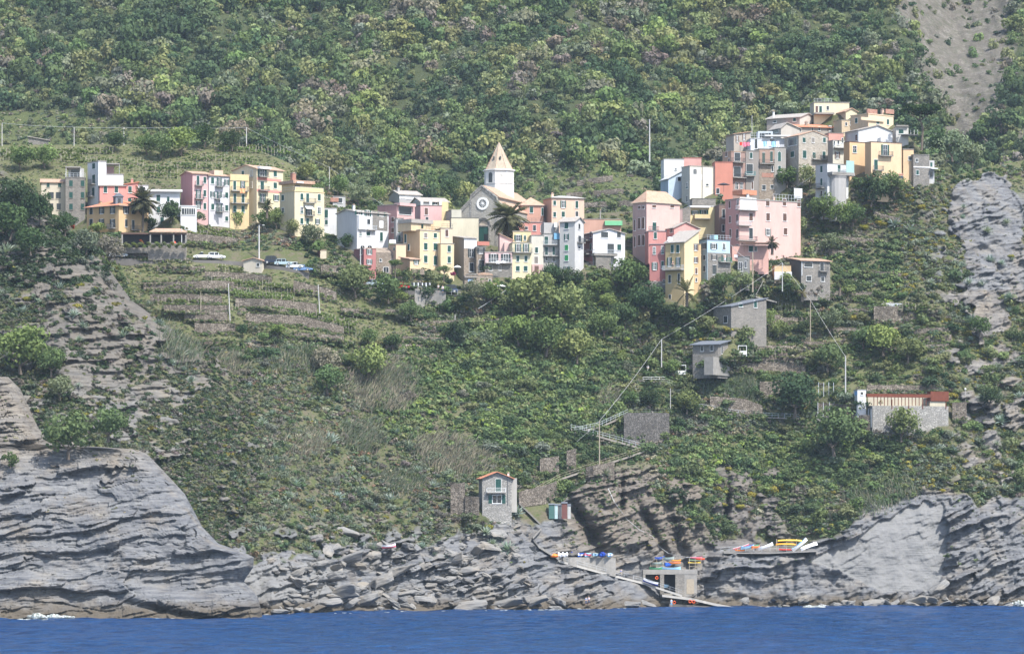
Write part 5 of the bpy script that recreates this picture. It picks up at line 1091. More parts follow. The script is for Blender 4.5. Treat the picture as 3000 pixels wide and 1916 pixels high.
# --- the wood on the mountain
def wood():
    g = np.random.default_rng(11); pts = []
    for y in np.arange(-60, 700, 20.0):
        for x in np.arange(-420, 3420, 32.0): pts.append((x+g.uniform(-15, 15), y+g.uniform(-10, 10)))
    px, py = np.array(pts).T
    j = px+30*fbm(px/70, py/50, 1.1, 3); k = py+25*fbm(px/70, py/50, 2.1, 3)
    sc_ = inpoly(j, k, SCAR)
    keep = ~(sc_ & (g.uniform(0, 1, len(px)) > .42-.25*np.exp(-((px-2830)/70)**2))) & (py < np.minimum(crestM(px)+30, 700))
    meadow = inpoly(px, py, [(-400,300),(250,330),(520,420),(500,470),(-400,470)]); keep &= ~(meadow & (g.uniform(0, 1, len(px)) > .45))
    terr = inpoly(px, py, [(1500,570),(1620,480),(1850,490),(1960,600),(1850,700),(1500,700)]); keep &= ~(terr & (g.uniform(0, 1, len(px)) > .35))
    px, py, sc_, meadow, terr = px[keep], py[keep], sc_[keep], meadow[keep], terr[keep]; n = len(px)
    P = pts_on(DF, px, py)
    big = fbm(px/190, py/120, 12.2, 3)
    S = np.clip(g.lognormal(1.08, .36, n)*(1+0.55*big), 1.3, 5.8); S[sc_] *= .42; S[meadow | terr] *= .6
    nz = fbm(px/150, py/100, 3.3, 3); n2 = fbm(px/70, py/55, 8.3, 3); C = pick(['mid','dark','olive','grey','bright'], [5,3,3,1.4,.7], n, g)
    br = (n2 > .34); C[br] = pick(['brown','grey','olive'], [3,1.2,1], br.sum(), g); dk = nz < -.28; C[dk] = pick(['dark','mid'], [3,1], dk.sum(), g)
    ol = (nz > .22) & ~br; C[ol] = pick(['olive','bright','mid'], [3,1,2], ol.sum(), g); md = meadow | terr; C[md] = pick(['olive','mid','bright','grey'], [2,2,1,1], md.sum(), g)
    C *= np.array([1.22, 1.17, 1.16]); P[:, 2] += S*.35; fz = g.uniform(.85, 1.35, n)
    order = np.argsort(-S*(py > -20)*(px > -20)*(px < 3020)); top = order[:300]; rest = order[300:]
    NM = dict(dark='dark evergreen tree of the mountain wood behind the village', mid='green tree with a rounded crown in the mountain wood', olive='olive green tree in the mountain wood behind the village', brown='bare brownish tree in the mountain wood behind the village')
    keys = list(NM); ref = np.array([FC[x] for x in keys])
    for i in top:
        c = C[i]; kn = keys[int(np.argmin(((ref/ref.sum(1, keepdims=True)-c/c.sum())**2).sum(1)*4+(ref.sum(1)-c.sum())**2*6))]
        root = empty('forest_tree', P[i]); tag(root, NM[kn], 'tree', {'dark': 'dark trees of the mountain wood', 'mid': 'green trees of the mountain wood', 'olive': 'olive trees of the mountain wood', 'brown': 'brown trees of the mountain wood'}[kn])
        o = link('crown', crown_mesh[int(g.integers(0, 8))], root); s = S[i]; o.scale = (s, s, s*fz[i]); o.rotation_euler[2] = g.uniform(0, 6.28); o.color = (*c, 1)
        t = link('trunk', TRUNKS[int(g.integers(0, 4))], root, (0, 0, -s*1.0)); t.scale = (s*.9, s*.9, s*.9)
    mass('forest', P[rest], S[rest], C[rest], FAR, fz[rest], 3)
    # low growth between the crowns
    m = 3600; x = g.uniform(-60, 3060, m); y = g.uniform(-40, 690, m); ok = (y < crestM(x)+20) & ~inpoly(x+30*fbm(x/70, y/50, 1.1, 3), y+25*fbm(x/70, y/50, 2.1, 3), SCAR) | (g.uniform(0, 1, m) > .8); x, y = x[ok], y[ok]
    mass('forest_scrub', pts_on(DF, x, y), g.uniform(1.0, 2.0, len(x)), pick(['mid','olive','brown','grey','dark'], [3,3,1.5,1,1], len(x), g), BUSH, None, 4)
    m = 9000; x = g.uniform(-60, 2000, m); y = g.uniform(290, 700, m); ok = (inpoly(x, y, [(-400,300),(250,330),(520,420),(500,470),(-400,470)]) | inpoly(x, y, [(1480,560),(1600,460),(1870,470),(1980,600),(1870,720),(1480,720)])) & (y < crestM(x)+20); x, y = x[ok], y[ok]
    mass('meadow_grass', pts_on(DF, x, y), g.uniform(.4, .95, len(x)), pick(['olive','straw','mid','pale','brown','grey'], [3,1.6,2,1.4,1.2,1], len(x), g), BUSH, None, 41)
wood()

# --- scrub, brambles and creepers on the slopes
HB = []
for _h_ in HOUSES.values():
    q0 = _h_.xc-_h_.wl*math.sin(_h_.th)*F/_h_.D; q1 = _h_.xc+_h_.wr*math.cos(_h_.th)*F/_h_.D
    HB.append((q0-8, q1+8, _h_.yb-_h_.hh*F/_h_.D, _h_.yb+4))
HB += [(1340,1560,545,705)]
CLEAR = [(1630,2060,1615,1790),(2130,2400,1570,1640),(1520,1640,1470,1640),(560,900,735,800),(330,470,700,760),(1400,1620,1470,1530)]
def clear_of_houses(x, y):
    ok = np.ones(len(x), bool)
    for a, b, c, d in HB+CLEAR: ok &= ~((x > a) & (x < b) & (y > c) & (y < d))
    return ok
VINEYARD = [(330,770),(560,690),(700,790),(900,800),(1130,900),(1240,990),(1050,1010),(760,1000),(540,1010),(420,900)]
def scrub():
    g = np.random.default_rng(21); m = 70000
    x = g.uniform(-30, 3030, m); y = 428+1232*np.clip(g.uniform(0, 1, m), 0, 1)
    y0 = crestM(x); ok = (y > y0+8) & clear_of_houses(x, y) & ~((x < RLx(y)-10-95*(y > 1060)))
    rk = rockM(x, y); rkm = np.where((x > 1650) & (x < 2380) & (y < 1600), .6, .95); ok &= g.uniform(0, 1, m) > rk*rkm; ok &= ~inpoly(x, y, SLAB_R)
    vi = inpoly(x, y, VINEYARD) | ((y < 560) & (x < 900)); ok &= ~(vi & (g.uniform(0, 1, m) > .8))
    rt = inpoly(x, y, [(2130,760),(2780,880),(2780,1240),(2300,1240),(2050,1090),(2050,900)]); ok &= ~(rt & (g.uniform(0, 1, m) > .36))
    lw = (x < 1380) & (y > 1180); ok &= ~(lw & (fbm(x/45, y/32, 15.5, 3)+g.uniform(-.25, .25, m) > .22))
    x, y, rk, vi, rt = x[ok], y[ok], rk[ok], vi[ok], rt[ok]; n = len(x)
    S = g.uniform(.42, 1.15, n)*(1+.6*np.clip(fbm(x/120, y/70, 4.4, 3), -.6, 1)); S[vi] *= .42; S[rk > .5] *= .45
    lush = inpoly(x, y, [(1180,1010),(1350,1000),(1480,850),(1750,800),(1830,900),(1850,1250),(1500,1330),(1150,1290),(1090,1220)]) | inpoly(x, y, [(1960,1290),(2480,1260),(2960,1380),(2900,1440),(2300,1420),(1960,1420)]) | inpoly(x, y, [(2480,990),(2760,990),(2780,1120),(2480,1140)]) | inpoly(x, y, [(2570,720),(2780,700),(2830,890),(2600,890)])
    S[lush] *= 1.35
    nz = fbm(x/85, y/55, 6.6, 3)
    C = pick(['mid','olive','bright','grey','brown','pale','yel'], [4,4,1.5,2,1.6,1.5,.35], n, g)
    C[lush] = pick(['mid','bright','olive','lime','dark'], [4,3.6,2.4,1.2,.9], lush.sum(), g)*1.12
    a = (nz > .3) & ~lush; C[a] = pick(['brown','straw','grey','rust'], [3,1.4,2,.8], a.sum(), g); b = (nz < -.3); C[b] = pick(['dark','mid'], [2,3], b.sum(), g)
    lo = (x < 1380) & (y > 1090) & ~lush; C[lo] = pick(['brown','grey','olive','pale','straw','mid','rust','dark'], [2.6,3,2.6,2.2,1.0,2,.5,1.2], lo.sum(), g)
    C[vi] = pick(['olive','straw','mid','bright','pale','brown'], [3,1.6,2.4,1.6,1.4,.8], vi.sum(), g)
    fl = (x > 2640) & (y > 540) & (y < 1450); C[fl] = pick(['olive','pale','yel','brown','grey','mid'], [3,2.2,1.6,1.6,2,1.2], fl.sum(), g); S[fl] *= .75
    P = pts_on(DM, x, y); P[:, 2] += S*.15
    mass('undergrowth', P, S, C, BUSH, g.uniform(.7, 1.2, n), 5)
    # larger bushes standing out of the brambles
    m = 5200; x = g.uniform(-20, 3020, m); y = g.uniform(800, 1560, m); rk = rockM(x, y); ok = (x > RLx(y)+10-105*(y > 1060)) & clear_of_houses(x, y) & (rk < .4) & ~inpoly(x, y, VINEYARD) & (g.uniform(0, 1, m) > .35+.5*fbm(x/130, y/80, 21.5, 2)); x, y = x[ok], y[ok]; n = len(x)
    lo = (x < 1380) & (y > 1090); C = pick(['mid','olive','bright','dark','grey'], [4,3.4,2,1.6,1.2], n, g); C[lo] = pick(['grey','olive','brown','mid','pale'], [3,2.4,1.8,1.6,1.4], lo.sum(), g)
    S = np.clip(g.lognormal(.32, .40, n), .7, 2.9); S[lo] *= .66; P = pts_on(DM, x, y); P[:, 2] += S*.3
    mass('bushes', P, S, C, CROWN, g.uniform(.7, 1.0, n), 15)
    # the spur on the left
    m = 24000; x = g.uniform(-30, 820, m); y = g.uniform(470, 1740, m); ok = (x < RLx(y)+8) & (y > 520+x*.35) & ~((x < RRx(y)-8) & (y > 1130)); x, y = x[ok], y[ok]
    rk = rockL(x, y); ok = g.uniform(0, 1, len(x)) > rk*np.where(inpoly(x, y, BLUFF), .88, .72); x, y, rk = x[ok], y[ok], rk[ok]; n = len(x)
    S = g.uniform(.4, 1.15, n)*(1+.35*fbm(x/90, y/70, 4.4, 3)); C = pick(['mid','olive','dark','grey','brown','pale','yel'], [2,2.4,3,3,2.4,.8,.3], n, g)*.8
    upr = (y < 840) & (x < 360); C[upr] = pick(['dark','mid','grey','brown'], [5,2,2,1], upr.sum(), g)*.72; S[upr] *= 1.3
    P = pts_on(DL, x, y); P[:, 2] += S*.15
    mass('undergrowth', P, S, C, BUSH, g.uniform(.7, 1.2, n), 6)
    # grass and weeds on the terraces and open ground
    m = 26000; x = g.uniform(-20, 3020, m); y = g.uniform(428, 1640, m)
    op = inpoly(x, y, VINEYARD) | ((y < 560) & (x < 950)) | inpoly(x, y, [(2130,760),(2780,880),(2780,1240),(2300,1240),(2050,1090),(2050,900)]) | ((x < 1400) & (y > 1150)) | ((x > 2620) & (y < 620)) | (g.uniform(0, 1, m) > .8)
    ok = op & (y > crestM(x)+4) & clear_of_houses(x, y) & (x > RLx(y)-10-95*(y > 1060)) & (rockM(x, y) < .5); x, y = x[ok], y[ok]; n = len(x)
    C = pick(['olive','straw','mid','bright','pale','brown'], [3,2,2.2,2,1.6,.8], n, g); P = pts_on(DM, x, y); P[:, 2] += .08
    mass('grass', P, g.uniform(.22, .5, n), C, BUSH, g.uniform(.7, 1.4, n), 16)
    # tufts in the cracks of the cliffs
    m = 500; x = g.uniform(0, 560, m); y = g.uniform(1150, 1500, m); ok = (x < RRx(y)-4) & (fbm(x/60, y/40, 3.1, 2) > .12+.9*(y-1250)/500); x, y = x[ok], y[ok]
    mass('cliff_tufts', pts_on(DR, x, y), g.uniform(.25, .6, len(x)), pick(['olive','mid','straw','brown'], [3,2,2,1], len(x), g), BUSH, None, 7)
scrub()

# --- single trees and bushes: px, py of the foot, crown radius in px, colour, what it stands by
TREES = [(915,718,38,'grey','beside the cream penthouse house'),(1010,728,24,'dark','against the left gable of the big white house'),(810,668,34,'bright','in the garden below the tallest cream house'),(765,662,26,'mid','among the vines under the narrow yellow house'),(850,690,28,'olive','in front of the garden left of the cream penthouse house'),(695,662,24,'bright','round and low before the narrow yellow house'),
 (1042,868,58,'olive','large, left of the red car'),(1138,886,48,'mid','large, below the red car'),(1170,890,26,'bright','bright, right of the large tree under the red car'),(1254,884,26,'dark','below the retaining wall of the car park'),(1304,868,20,'mid','below the dark blue car'),(1386,880,36,'grey','below the vaulted stone house'),(1440,888,40,'bright','bright, below the green porch'),(1430,806,22,'grey','before the stone ground floor of the low pink house'),
 (1560,930,84,'olive','biggest in the middle, below the grey houses'),(1650,945,66,'olive','broad, right of the biggest tree in the middle'),(1500,925,44,'olive','left of the biggest tree in the middle'),(1620,830,34,'dark','at the foot of the grey balcony house'),(1675,845,36,'dark','at the foot of the tall grey gabled house'),(1760,870,34,'bright','left below the white balcony house'),(1706,905,40,'mid','below the brown based white house'),(1845,850,58,'mid','between the white balcony house and the dark red house'),(1895,925,56,'dark','dark, at the foot of the dark red house'),(1830,960,46,'dark','dark, left below the yellow corner house'),(1780,905,30,'bright','small bright, above the dark pair'),
 (1600,1040,70,'mid','in the middle of the green valley'),(1690,1060,60,'olive','right of the valley tree'),(1520,1010,54,'bright','left in the green valley'),(1770,985,46,'mid','near the low terrace wall'),
 (2118,850,32,'mid','at the foot of the light blue house'),(2168,852,36,'olive','between the light blue house and the stairs'),(2306,548,36,'mid','tall, in front of the rough stone gable'),(2372,548,38,'olive','right below the rough stone gable'),(2412,640,42,'mid','on the terrace right of the large pink house'),(2462,668,46,'bright','on the terraces below the white glazed balcony house'),(2332,690,38,'olive','against the right end of the large pink house'),(2552,602,56,'dark','at the foot of the big orange house'),(2618,572,40,'mid','under the arch of the big orange house'),(2500,660,40,'mid','below the white glazed balcony house'),(2440,740,36,'grey','above the stone cottage'),
 (2790,470,52,'grey','at the cliff top right of the stone house'),(2848,488,44,'grey','right one of the pair on the cliff top'),(2754,450,36,'dark','behind the stone house on the cliff'),
 (2424,1086,48,'mid','dark green, left of the tall lamp post'),(2588,1040,56,'bright','in the thicket above the rusty pergola'),(2530,1020,40,'mid','on the left of the thicket above the rusty pergola'),(2660,1060,46,'olive','on the right of the thicket above the rusty pergola'),(2328,1216,76,'dark','big and dark, left of the white hut'),(2430,975,42,'grey','beside the leaning wooden pole'),(2246,965,36,'bright','beside the long low stone house'),(2285,990,30,'olive','right of the long low stone house'),(2870,985,36,'mid','on the right flank above the agaves'),
 (2444,1330,84,'mid','big, below the low wall left of the rusty pergola house'),(2640,1290,58,'olive','in front of the stone restaurant house'),(2066,1088,24,'mid','before the slate roofed house'),(1972,1098,28,'bright','left of the white gate frame'),(1904,1196,36,'dark','above the bastion wall'),(2012,1210,40,'olive','right of the bastion wall'),(1840,1190,30,'mid','by the railing of the upper path'),(2900,1190,34,'dark','right of the globe lamp'),
 (814,985,24,'bright','on the vine terraces'),(770,1004,18,'mid','low on the vine terraces'),(712,985,20,'dark','by the tall white pole'),(1082,1012,30,'mid','at the right end of the vine terraces'),(1332,1000,36,'dark','by the thin grey pole'),(1150,1024,28,'dark','left of the small field'),(1204,938,34,'mid','above the small field'),(1076,1110,60,'bright','bright and round, behind the reeds'),(956,1095,48,'brown','bare, left of the bright round tree'),(958,1150,48,'mid','below the bare tree'),
 (200,1340,82,'mid','big, on top of the sea cliff'),(316,1290,62,'mid','right of the big tree on the sea cliff'),(176,1170,44,'grey','above the big tree on the sea cliff'),(60,1090,86,'bright','large and light, at the left edge of the picture'),(150,1100,50,'mid','right of the large light tree at the left edge'),(30,1370,26,'mid','small, on the cliff ledge at the left edge'),
 (50,620,58,'dark','dark, highest on the spur at the left'),(118,655,56,'dark','dark, in front of the small cream house'),(30,700,66,'dark','dark, lower on the spur at the left'),(190,690,42,'dark','dark, left of the yellow villa'),(318,772,50,'brown','bare and grey, in front of the villa terrace'),(252,745,46,'grey','greyish, below the yellow villa'),(90,745,50,'dark','dark, in the middle of the spur'),
 (336,440,34,'dark','on the ridge above the white tower house'),(470,462,44,'mid','in the hedge on the ridge above the pink terrace'),(530,452,50,'bright','on the ridge behind the pink terrace'),(430,452,36,'mid','at the left end of the hedge on the ridge'),(60,495,44,'mid','in the hedge above the small cream house'),(130,490,40,'bright','right in the hedge above the small cream house'),(600,430,40,'dark','on the ridge by the tall ridge pole'),(680,440,36,'dark','right of the tall ridge pole'),
 (930,585,30,'mid','behind the cream penthouse house'),(1050,600,38,'grey','behind the big white house'),(1110,590,28,'bright','left of the grey house with the glazed veranda'),(990,570,34,'mid','on the slope behind the big white house'),(1320,580,34,'dark','left of the church gable'),(900,530,34,'olive','below the overhead wire'),(285,690,26,'bright','by the left corner of the yellow villa'),(440,672,22,'dark','between the villa and the white house'),(500,650,34,'dark','dark climber on the front of the white house'),(935,745,26,'mid','over the red garden shed'),(575,655,24,'grey','below the conservatory')]
def place_trees():
    for (x, y, r, c, where) in TREES:
        Df = DL if (x < RLx(y)+30 and y > 540 and x < 420 and not (y < 790 and x > 330) and (x, y) not in ((285,690),)) else DM
        if y > 1240 and x < 350: Df = lambda a, b: DR(a, np.maximum(b, 1320))-0.5
        D = float(Df(np.array([float(x)]), np.array([float(y)]))[0]); rm = r*D/F*1.08; D -= .5+.45*rm; p = W3(x, y, D)
        ad = dict(dark='dark green', mid='green', bright='light green', olive='olive green', grey='grey green', brown='brownish')[c]
        tree(p, rm, c, ('%s tree %s' % (ad, where)), trunk_h=rm*.12, fine=r > 26)
place_trees()
def flat_trees():
    for (x, y, r, lab) in ((1158,806,26,'clipped flat topped tree with a bare trunk in front of the stone ruin'),(1300,822,24,'clipped green tree before the light orange attached house'),(935,0,0,'')):
        if r == 0: continue
        D = 911.0; rm = r*D/F; tree(W3(x, y, D), rm, 'mid', lab, trunk_h=rm*.95, fine=True, fz=.62)
    D = 970.0; rm = 68*D/F; p = W3(2700, 405, D); root = empty('umbrella_pine', p); tag(root, 'broad dark umbrella pine right of the peach house at the top of the village', 'pine tree')
    t = MB(); m = bark(); t.tube([(0,0,-3),(.3,0,2.5),(-.4,0,4.6)], [.32,.26,.2], m, 8)
    for k in range(8): a = 6.28*k/8; t.tube([(-.4,0,4.2),(-.4+2.2*math.cos(a),2.0*math.sin(a),5.8),(-.4+4*math.cos(a),3.4*math.sin(a),6.4)], [.15,.09,.04], m, 5)
    t.obj('trunk', root); c = link('crown', pine_mesh, root, (-.3, 0, 6.9)); c.scale = (rm, rm, rm*.95); c.color = (.03,.05,.022,1)
flat_trees()
def palm(p, h, r, n, label, seed, green=(.085,.10,.05), droop=1.0):
    g = random.Random(seed); root = empty('palm_tree', p); tag(root, label, 'palm tree')
    t = MB(); t.tube([(0,0,-1),(.08,0,h*.5),(0,0,h)], [.34,.3,.36], bark(), 9); t.obj('trunk', root)
    Q = []; V = []
    for k in range(n):
        a = g.uniform(0, 6.283); el = g.uniform(-.75, 1.35); L = r*g.uniform(.8, 1.1); pr = Vector((0, 0, h)); d = Vector((math.cos(a)*math.cos(el), math.sin(a)*math.cos(el), math.sin(el)))
        side = d.cross(Vector((0, 0, 1))).normalized(); m = 9
        for i in range(m):
            nx = pr+d*(L/m); d = (d+Vector((0, 0, -.13*droop))).normalized(); wd = .5*r*.38*math.sin(3.1416*(i+.8)/(m+.6))
            for sg in (-1, 1):
                tip = side*sg*wd+d*wd*.6+Vector((0, 0, -wd*.35))
                Q.append([tuple(pr), tuple(nx), tuple(nx+tip), tuple(nx*.6+pr*.4+tip*1.02)]); V.append(g.uniform(0, 1))
            pr = nx
    me = quads_mesh('fronds', np.array(Q), LEAF, np.array(V)); o = link('fronds', me, root); o.color = (*green, 1); return root
palm(W3(1491, 708, 931.5), 5.6, 5.6, 74, 'tall feathery palm in front of the church door', 5, (.115,.115,.07))
palm(W3(418, 668, 923.5), 6.2, 4.4, 70, 'tall palm between the yellow villa and the white flat roofed house', 6, (.10,.10,.065))
palm(W3(2262, 735, 929), 2.0, 2.2, 36, 'small dark palm before the large pink house', 7, (.06,.06,.04))
palm(W3(2012, 885, 910), 2.2, 4.2, 14, 'palm with few long arching fronds at the foot of the yellow corner house', 8, (.13,.125,.07), .9)
palm(W3(782, 628, 931), 2.0, 1.9, 40, 'short dark palm at the door of the tallest cream house', 9, (.045,.06,.03))
palm(W3(700, 908, 896), 2.6, 1.0, 20, 'small shaggy palm beside the tall white pole on the vine terraces', 10, (.05,.055,.035), 2.0)
palm(W3(2460, 855, 928), 2.2, 1.8, 36, 'shaggy palm on the terrace right of the stone cottage', 12, (.09,.10,.05), 2.0)
palm(W3(2350, 872, 921), 1.0, 1.6, 26, 'dry leaved palm stump below the stone cottage', 13, (.17,.15,.09), 1.4)

# agaves
def agave_mesh(seed, n=26):
    g = random.Random(seed); Q = []; V = []
    for k in range(n):
        a = 2.4*k+g.uniform(-.2, .2); el = 1.35-1.25*(k/n)+g.uniform(-.1, .1); L = g.uniform(.85, 1.1); p = Vector((0, 0, .05)); d = Vector((math.cos(a)*math.cos(el), math.sin(a)*math.cos(el), math.sin(el))); sd_ = d.cross(Vector((0, 0, 1))).normalized()
        w0 = .075
        for i, (w1, dz) in enumerate(((.11, -.05), (.085, -.12), (.008, -.25))):
            nx = p+d*L/3; d = (d+Vector((0, 0, dz))).normalized(); up = d.cross(sd_)*.03
            Q.append([p-sd_*w0, p-up, nx-up, nx-sd_*w1]); Q.append([p-up, p+sd_*w0, nx+sd_*w1, nx-up]); V += [g.uniform(0, 1)]*2; p = nx; w0 = w1
    return quads_mesh('agave', np.array([[tuple(q) for q in f] for f in Q]), LEAF, np.array(V))
AGAVE = [agave_mesh(i) for i in range(4)]
AGP = [(987,1455,20),(1091,1484,18),(1149,1462,24),(922,1522,22),(810,1473,17),(849,1452,16),(1010,1596,24),(929,1626,18),(1091,1603,20),(765,1554,18),(968,1287,26),(1488,1505,26),(1514,1500,24),(1488,1606,24),(1421,1557,20),(824,1378,20),(1440,1590,16),(1465,1575,14),
 (37,700,24),(14,737,30),(112,723,20),(218,920,18),(239,953,16),(70,911,18),(529,1037,24),(468,1051,18),(440,892,16),(463,948,18),(178,840,18),(234,995,14),(500,1060,16),(437,1210,16),(801,1210,15),(769,1237,16),(637,1351,14),(842,1451,14),(730,1130,14),
 (2848,939,22),(2886,1168,24),(2928,1165,22),(2932,1230,20),(2665,673,20),(2623,655,18),(2425,1415,16),(2940,1429,18),(1770,1385,20),(2380,815,0),(2205,870,14),(2870,1420,16),(1985,1095,16),(2960,870,18),(2900,760,16)]
def agaves():
    g = random.Random(4); P = [q for q in AGP if q[2]]
    while len(P) < 150:
        k = g.random()
        if k < .42: q = (g.uniform(620, 1330), g.uniform(1230, 1640))
        elif k < .72: q = (g.uniform(0, 600), g.uniform(680, 1250))
        else: q = (g.uniform(2660, 2990), g.uniform(580, 1400))
        if k < .72 and k >= .42 and not q[0] < RLx(q[1])-20: continue
        if k < .72 and k >= .42 and q[1] > 1130 and q[0] < RRx(q[1])+20: continue
        if all((q[0]-z[0])**2+(q[1]-z[1])**2 > 900 for z in P): P.append((*q, g.uniform(8, 17)))
    for x, y, r in P:
        left = x < RLx(y)+5 and y < 1140; D = float((DL if left else DM)(np.array([float(x)]), np.array([float(y)]))[0])-1.0
        o = link('agave', AGAVE[g.randrange(4)], None, W3(x, y+r*.4, D)); s = r*D/F*1.35; o.scale = (s, s, s); o.rotation_euler = (R(25), 0, g.uniform(0, 6.28)); o.color = tint((.25,.30,.29), g)
        z = 'on the shaded spur left of the vine terraces' if left else ('on the rocky flank at the right edge' if x > 2300 else ('on the scrub slope above the shore rocks' if x < 1330 else 'near the stone house by the sea'))
        tag(o, 'blue grey agave rosette '+z, 'agave', 'agaves '+z)
agaves()
def mounds():
    g = random.Random(9); P = [(2500,925,26),(2832,965,32),(2575,645,22),(2530,660,20),(2400,1545,24),(2440,1262,24),(2260,1420,44),(2300,1412,34),(2200,1440,26),(2790,1150,22),(2650,800,20),(225,890,22),(235,828,20),(398,1068,14),(470,1250,18),(545,1325,18),(690,1215,18),(955,1490,16),(1130,1510,14),(1060,1395,14),(1480,1470,18),(1432,1536,20),(2590,650,20),(2540,600,18),(2700,1300,22),(2960,1300,24),(40,780,20),(80,870,18)]
    while len(P) < 70:
        k = g.random(); q = (g.uniform(560, 1000), g.uniform(1150, 1560)) if k < .4 else ((g.uniform(2000, 2980), g.uniform(1350, 1560)) if k < .7 else (g.uniform(2600, 2980), g.uniform(560, 1350)))
        P.append((*q, g.uniform(9, 18)))
    for x, y, r in P:
        left = x < RLx(y)+5 and y < 1140; D = float((DL if left else DM)(np.array([float(x)]), np.array([float(y)]))[0])-.8
        z = 'on the left slope' if x < 1400 else ('on the right hand slope' if y < 1340 else 'above the right hand rocks')
        shrub(W3(x, y+r*.5, D), r*D/F, 'yel', 'yellow green cushion of spurge '+z, 'spurge cushions '+z, 'spurge', True)
mounds()

# reeds: dense stands of dry canes
def reeds(area, n, hgt, cols, seed, lean=(.3, 0)):
    g = np.random.default_rng(seed); x0, x1 = min(a for a, _ in area), max(a for a, _ in area); y0, y1 = min(b for _, b in area), max(b for _, b in area)
    x = g.uniform(x0, x1, n*3); y = g.uniform(y0, y1, n*3); m = inpoly(x, y, area); x, y = x[m][:n], y[m][:n]; n = len(x); x = x+g.normal(0, 14, n); y = y+g.normal(0, 9, n)
    P = pts_on(DMr if x1 > 720 or y0 > 1240 else DLr, x, y); h = hgt*.72*g.uniform(.6, 1.15, n)
    d = np.stack([lean[0]+g.normal(0, .28, n), g.normal(0, .2, n)-.1, np.ones(n)], -1); d /= np.linalg.norm(d, axis=1)[:, None]
    a = g.uniform(0, 3.14, n); s = np.stack([np.cos(a), np.sin(a), np.zeros(n)], -1)*(.05+.03*g.uniform(0, 1, n))[:, None]
    mid = P+d*(h*.6)[:, None]; tip = mid+(d+np.stack([lean[0]*.8+g.normal(0, .35, n), g.normal(0, .2, n), -.1*np.ones(n)], -1))*(h*.4)[:, None]
    Q = np.concatenate([np.stack([P-s, P+s, mid+s*.9, mid-s*.9], 1), np.stack([mid-s*.9, mid+s*.9, tip+s*.25, tip-s*.25], 1)])
    C = pick(cols[0], cols[1], n, g)*.92; o = link('reeds', quads_mesh('reeds', Q, LEAFC, None, np.concatenate([C*.9, C*1.08]))); tag(o, kind='stuff')
DMr = lambda a, b: DM(a, b)-.3
DLr = lambda a, b: DL(a, b)-.3
DRY_ = (['straw','grey','brown'], [5,1.6,1.2]); GRN_ = (['pale','grey','straw','mid'], [3,2,2,1.4])
reeds([(1010,1120),(1080,1085),(1150,1060),(1200,1090),(1215,1160),(1180,1210),(1060,1200),(1020,1170)], 2400, 3.4, DRY_, 1)
reeds([(1080,1110),(1190,1090),(1200,1130),(1100,1140)], 700, 4.0, GRN_, 2)
reeds([(1205,1300),(1300,1275),(1400,1320),(1460,1370),(1420,1390),(1300,1390),(1230,1350)], 2600, 3.4, DRY_, 3, (.35, 0))
reeds([(1000,1260),(1090,1240),(1130,1290),(1080,1330),(1010,1310)], 900, 3.2, GRN_, 4, (.35, 0))
reeds([(860,1290),(930,1260),(960,1300),(930,1340),(870,1340)], 700, 2.8, DRY_, 5, (.3, 0))
reeds([(470,960),(540,940),(590,1040),(560,1090),(490,1060)], 1000, 3.0, GRN_, 6, (.3, 0))
reeds([(600,1060),(690,1040),(730,1090),(660,1110)], 800, 2.8, DRY_, 7, (.35, 0))
reeds([(780,1040),(900,1020),(960,1050),(930,1090),(800,1090)], 1100, 2.6, GRN_, 8, (.15, 0))
reeds([(2040,1120),(2160,1105),(2230,1130),(2220,1180),(2060,1160)], 1500, 2.8, (['pale','grey','mid'], [3,2,2]), 9, (.1, 0))
reeds([(1740,1160),(1830,1130),(1860,1160),(1780,1200)], 800, 2.6, DRY_, 10, (.4, 0))
reeds([(1090,1400),(1200,1380),(1260,1420),(1180,1450)], 900, 2.4, GRN_, 11, (.4, 0))
reeds([(700,1260),(860,1240),(900,1400),(760,1420)], 900, 2.0, (['grey','straw','brown','pale'], [2,2,2,1]), 12, (.35, 0))
reeds([(2480,1440),(2640,1400),(2700,1440),(2560,1510),(2490,1500)], 1300, 2.4, (['pale','mid','straw','grey'], [3,2,1,1]), 14, (-.2, 0))
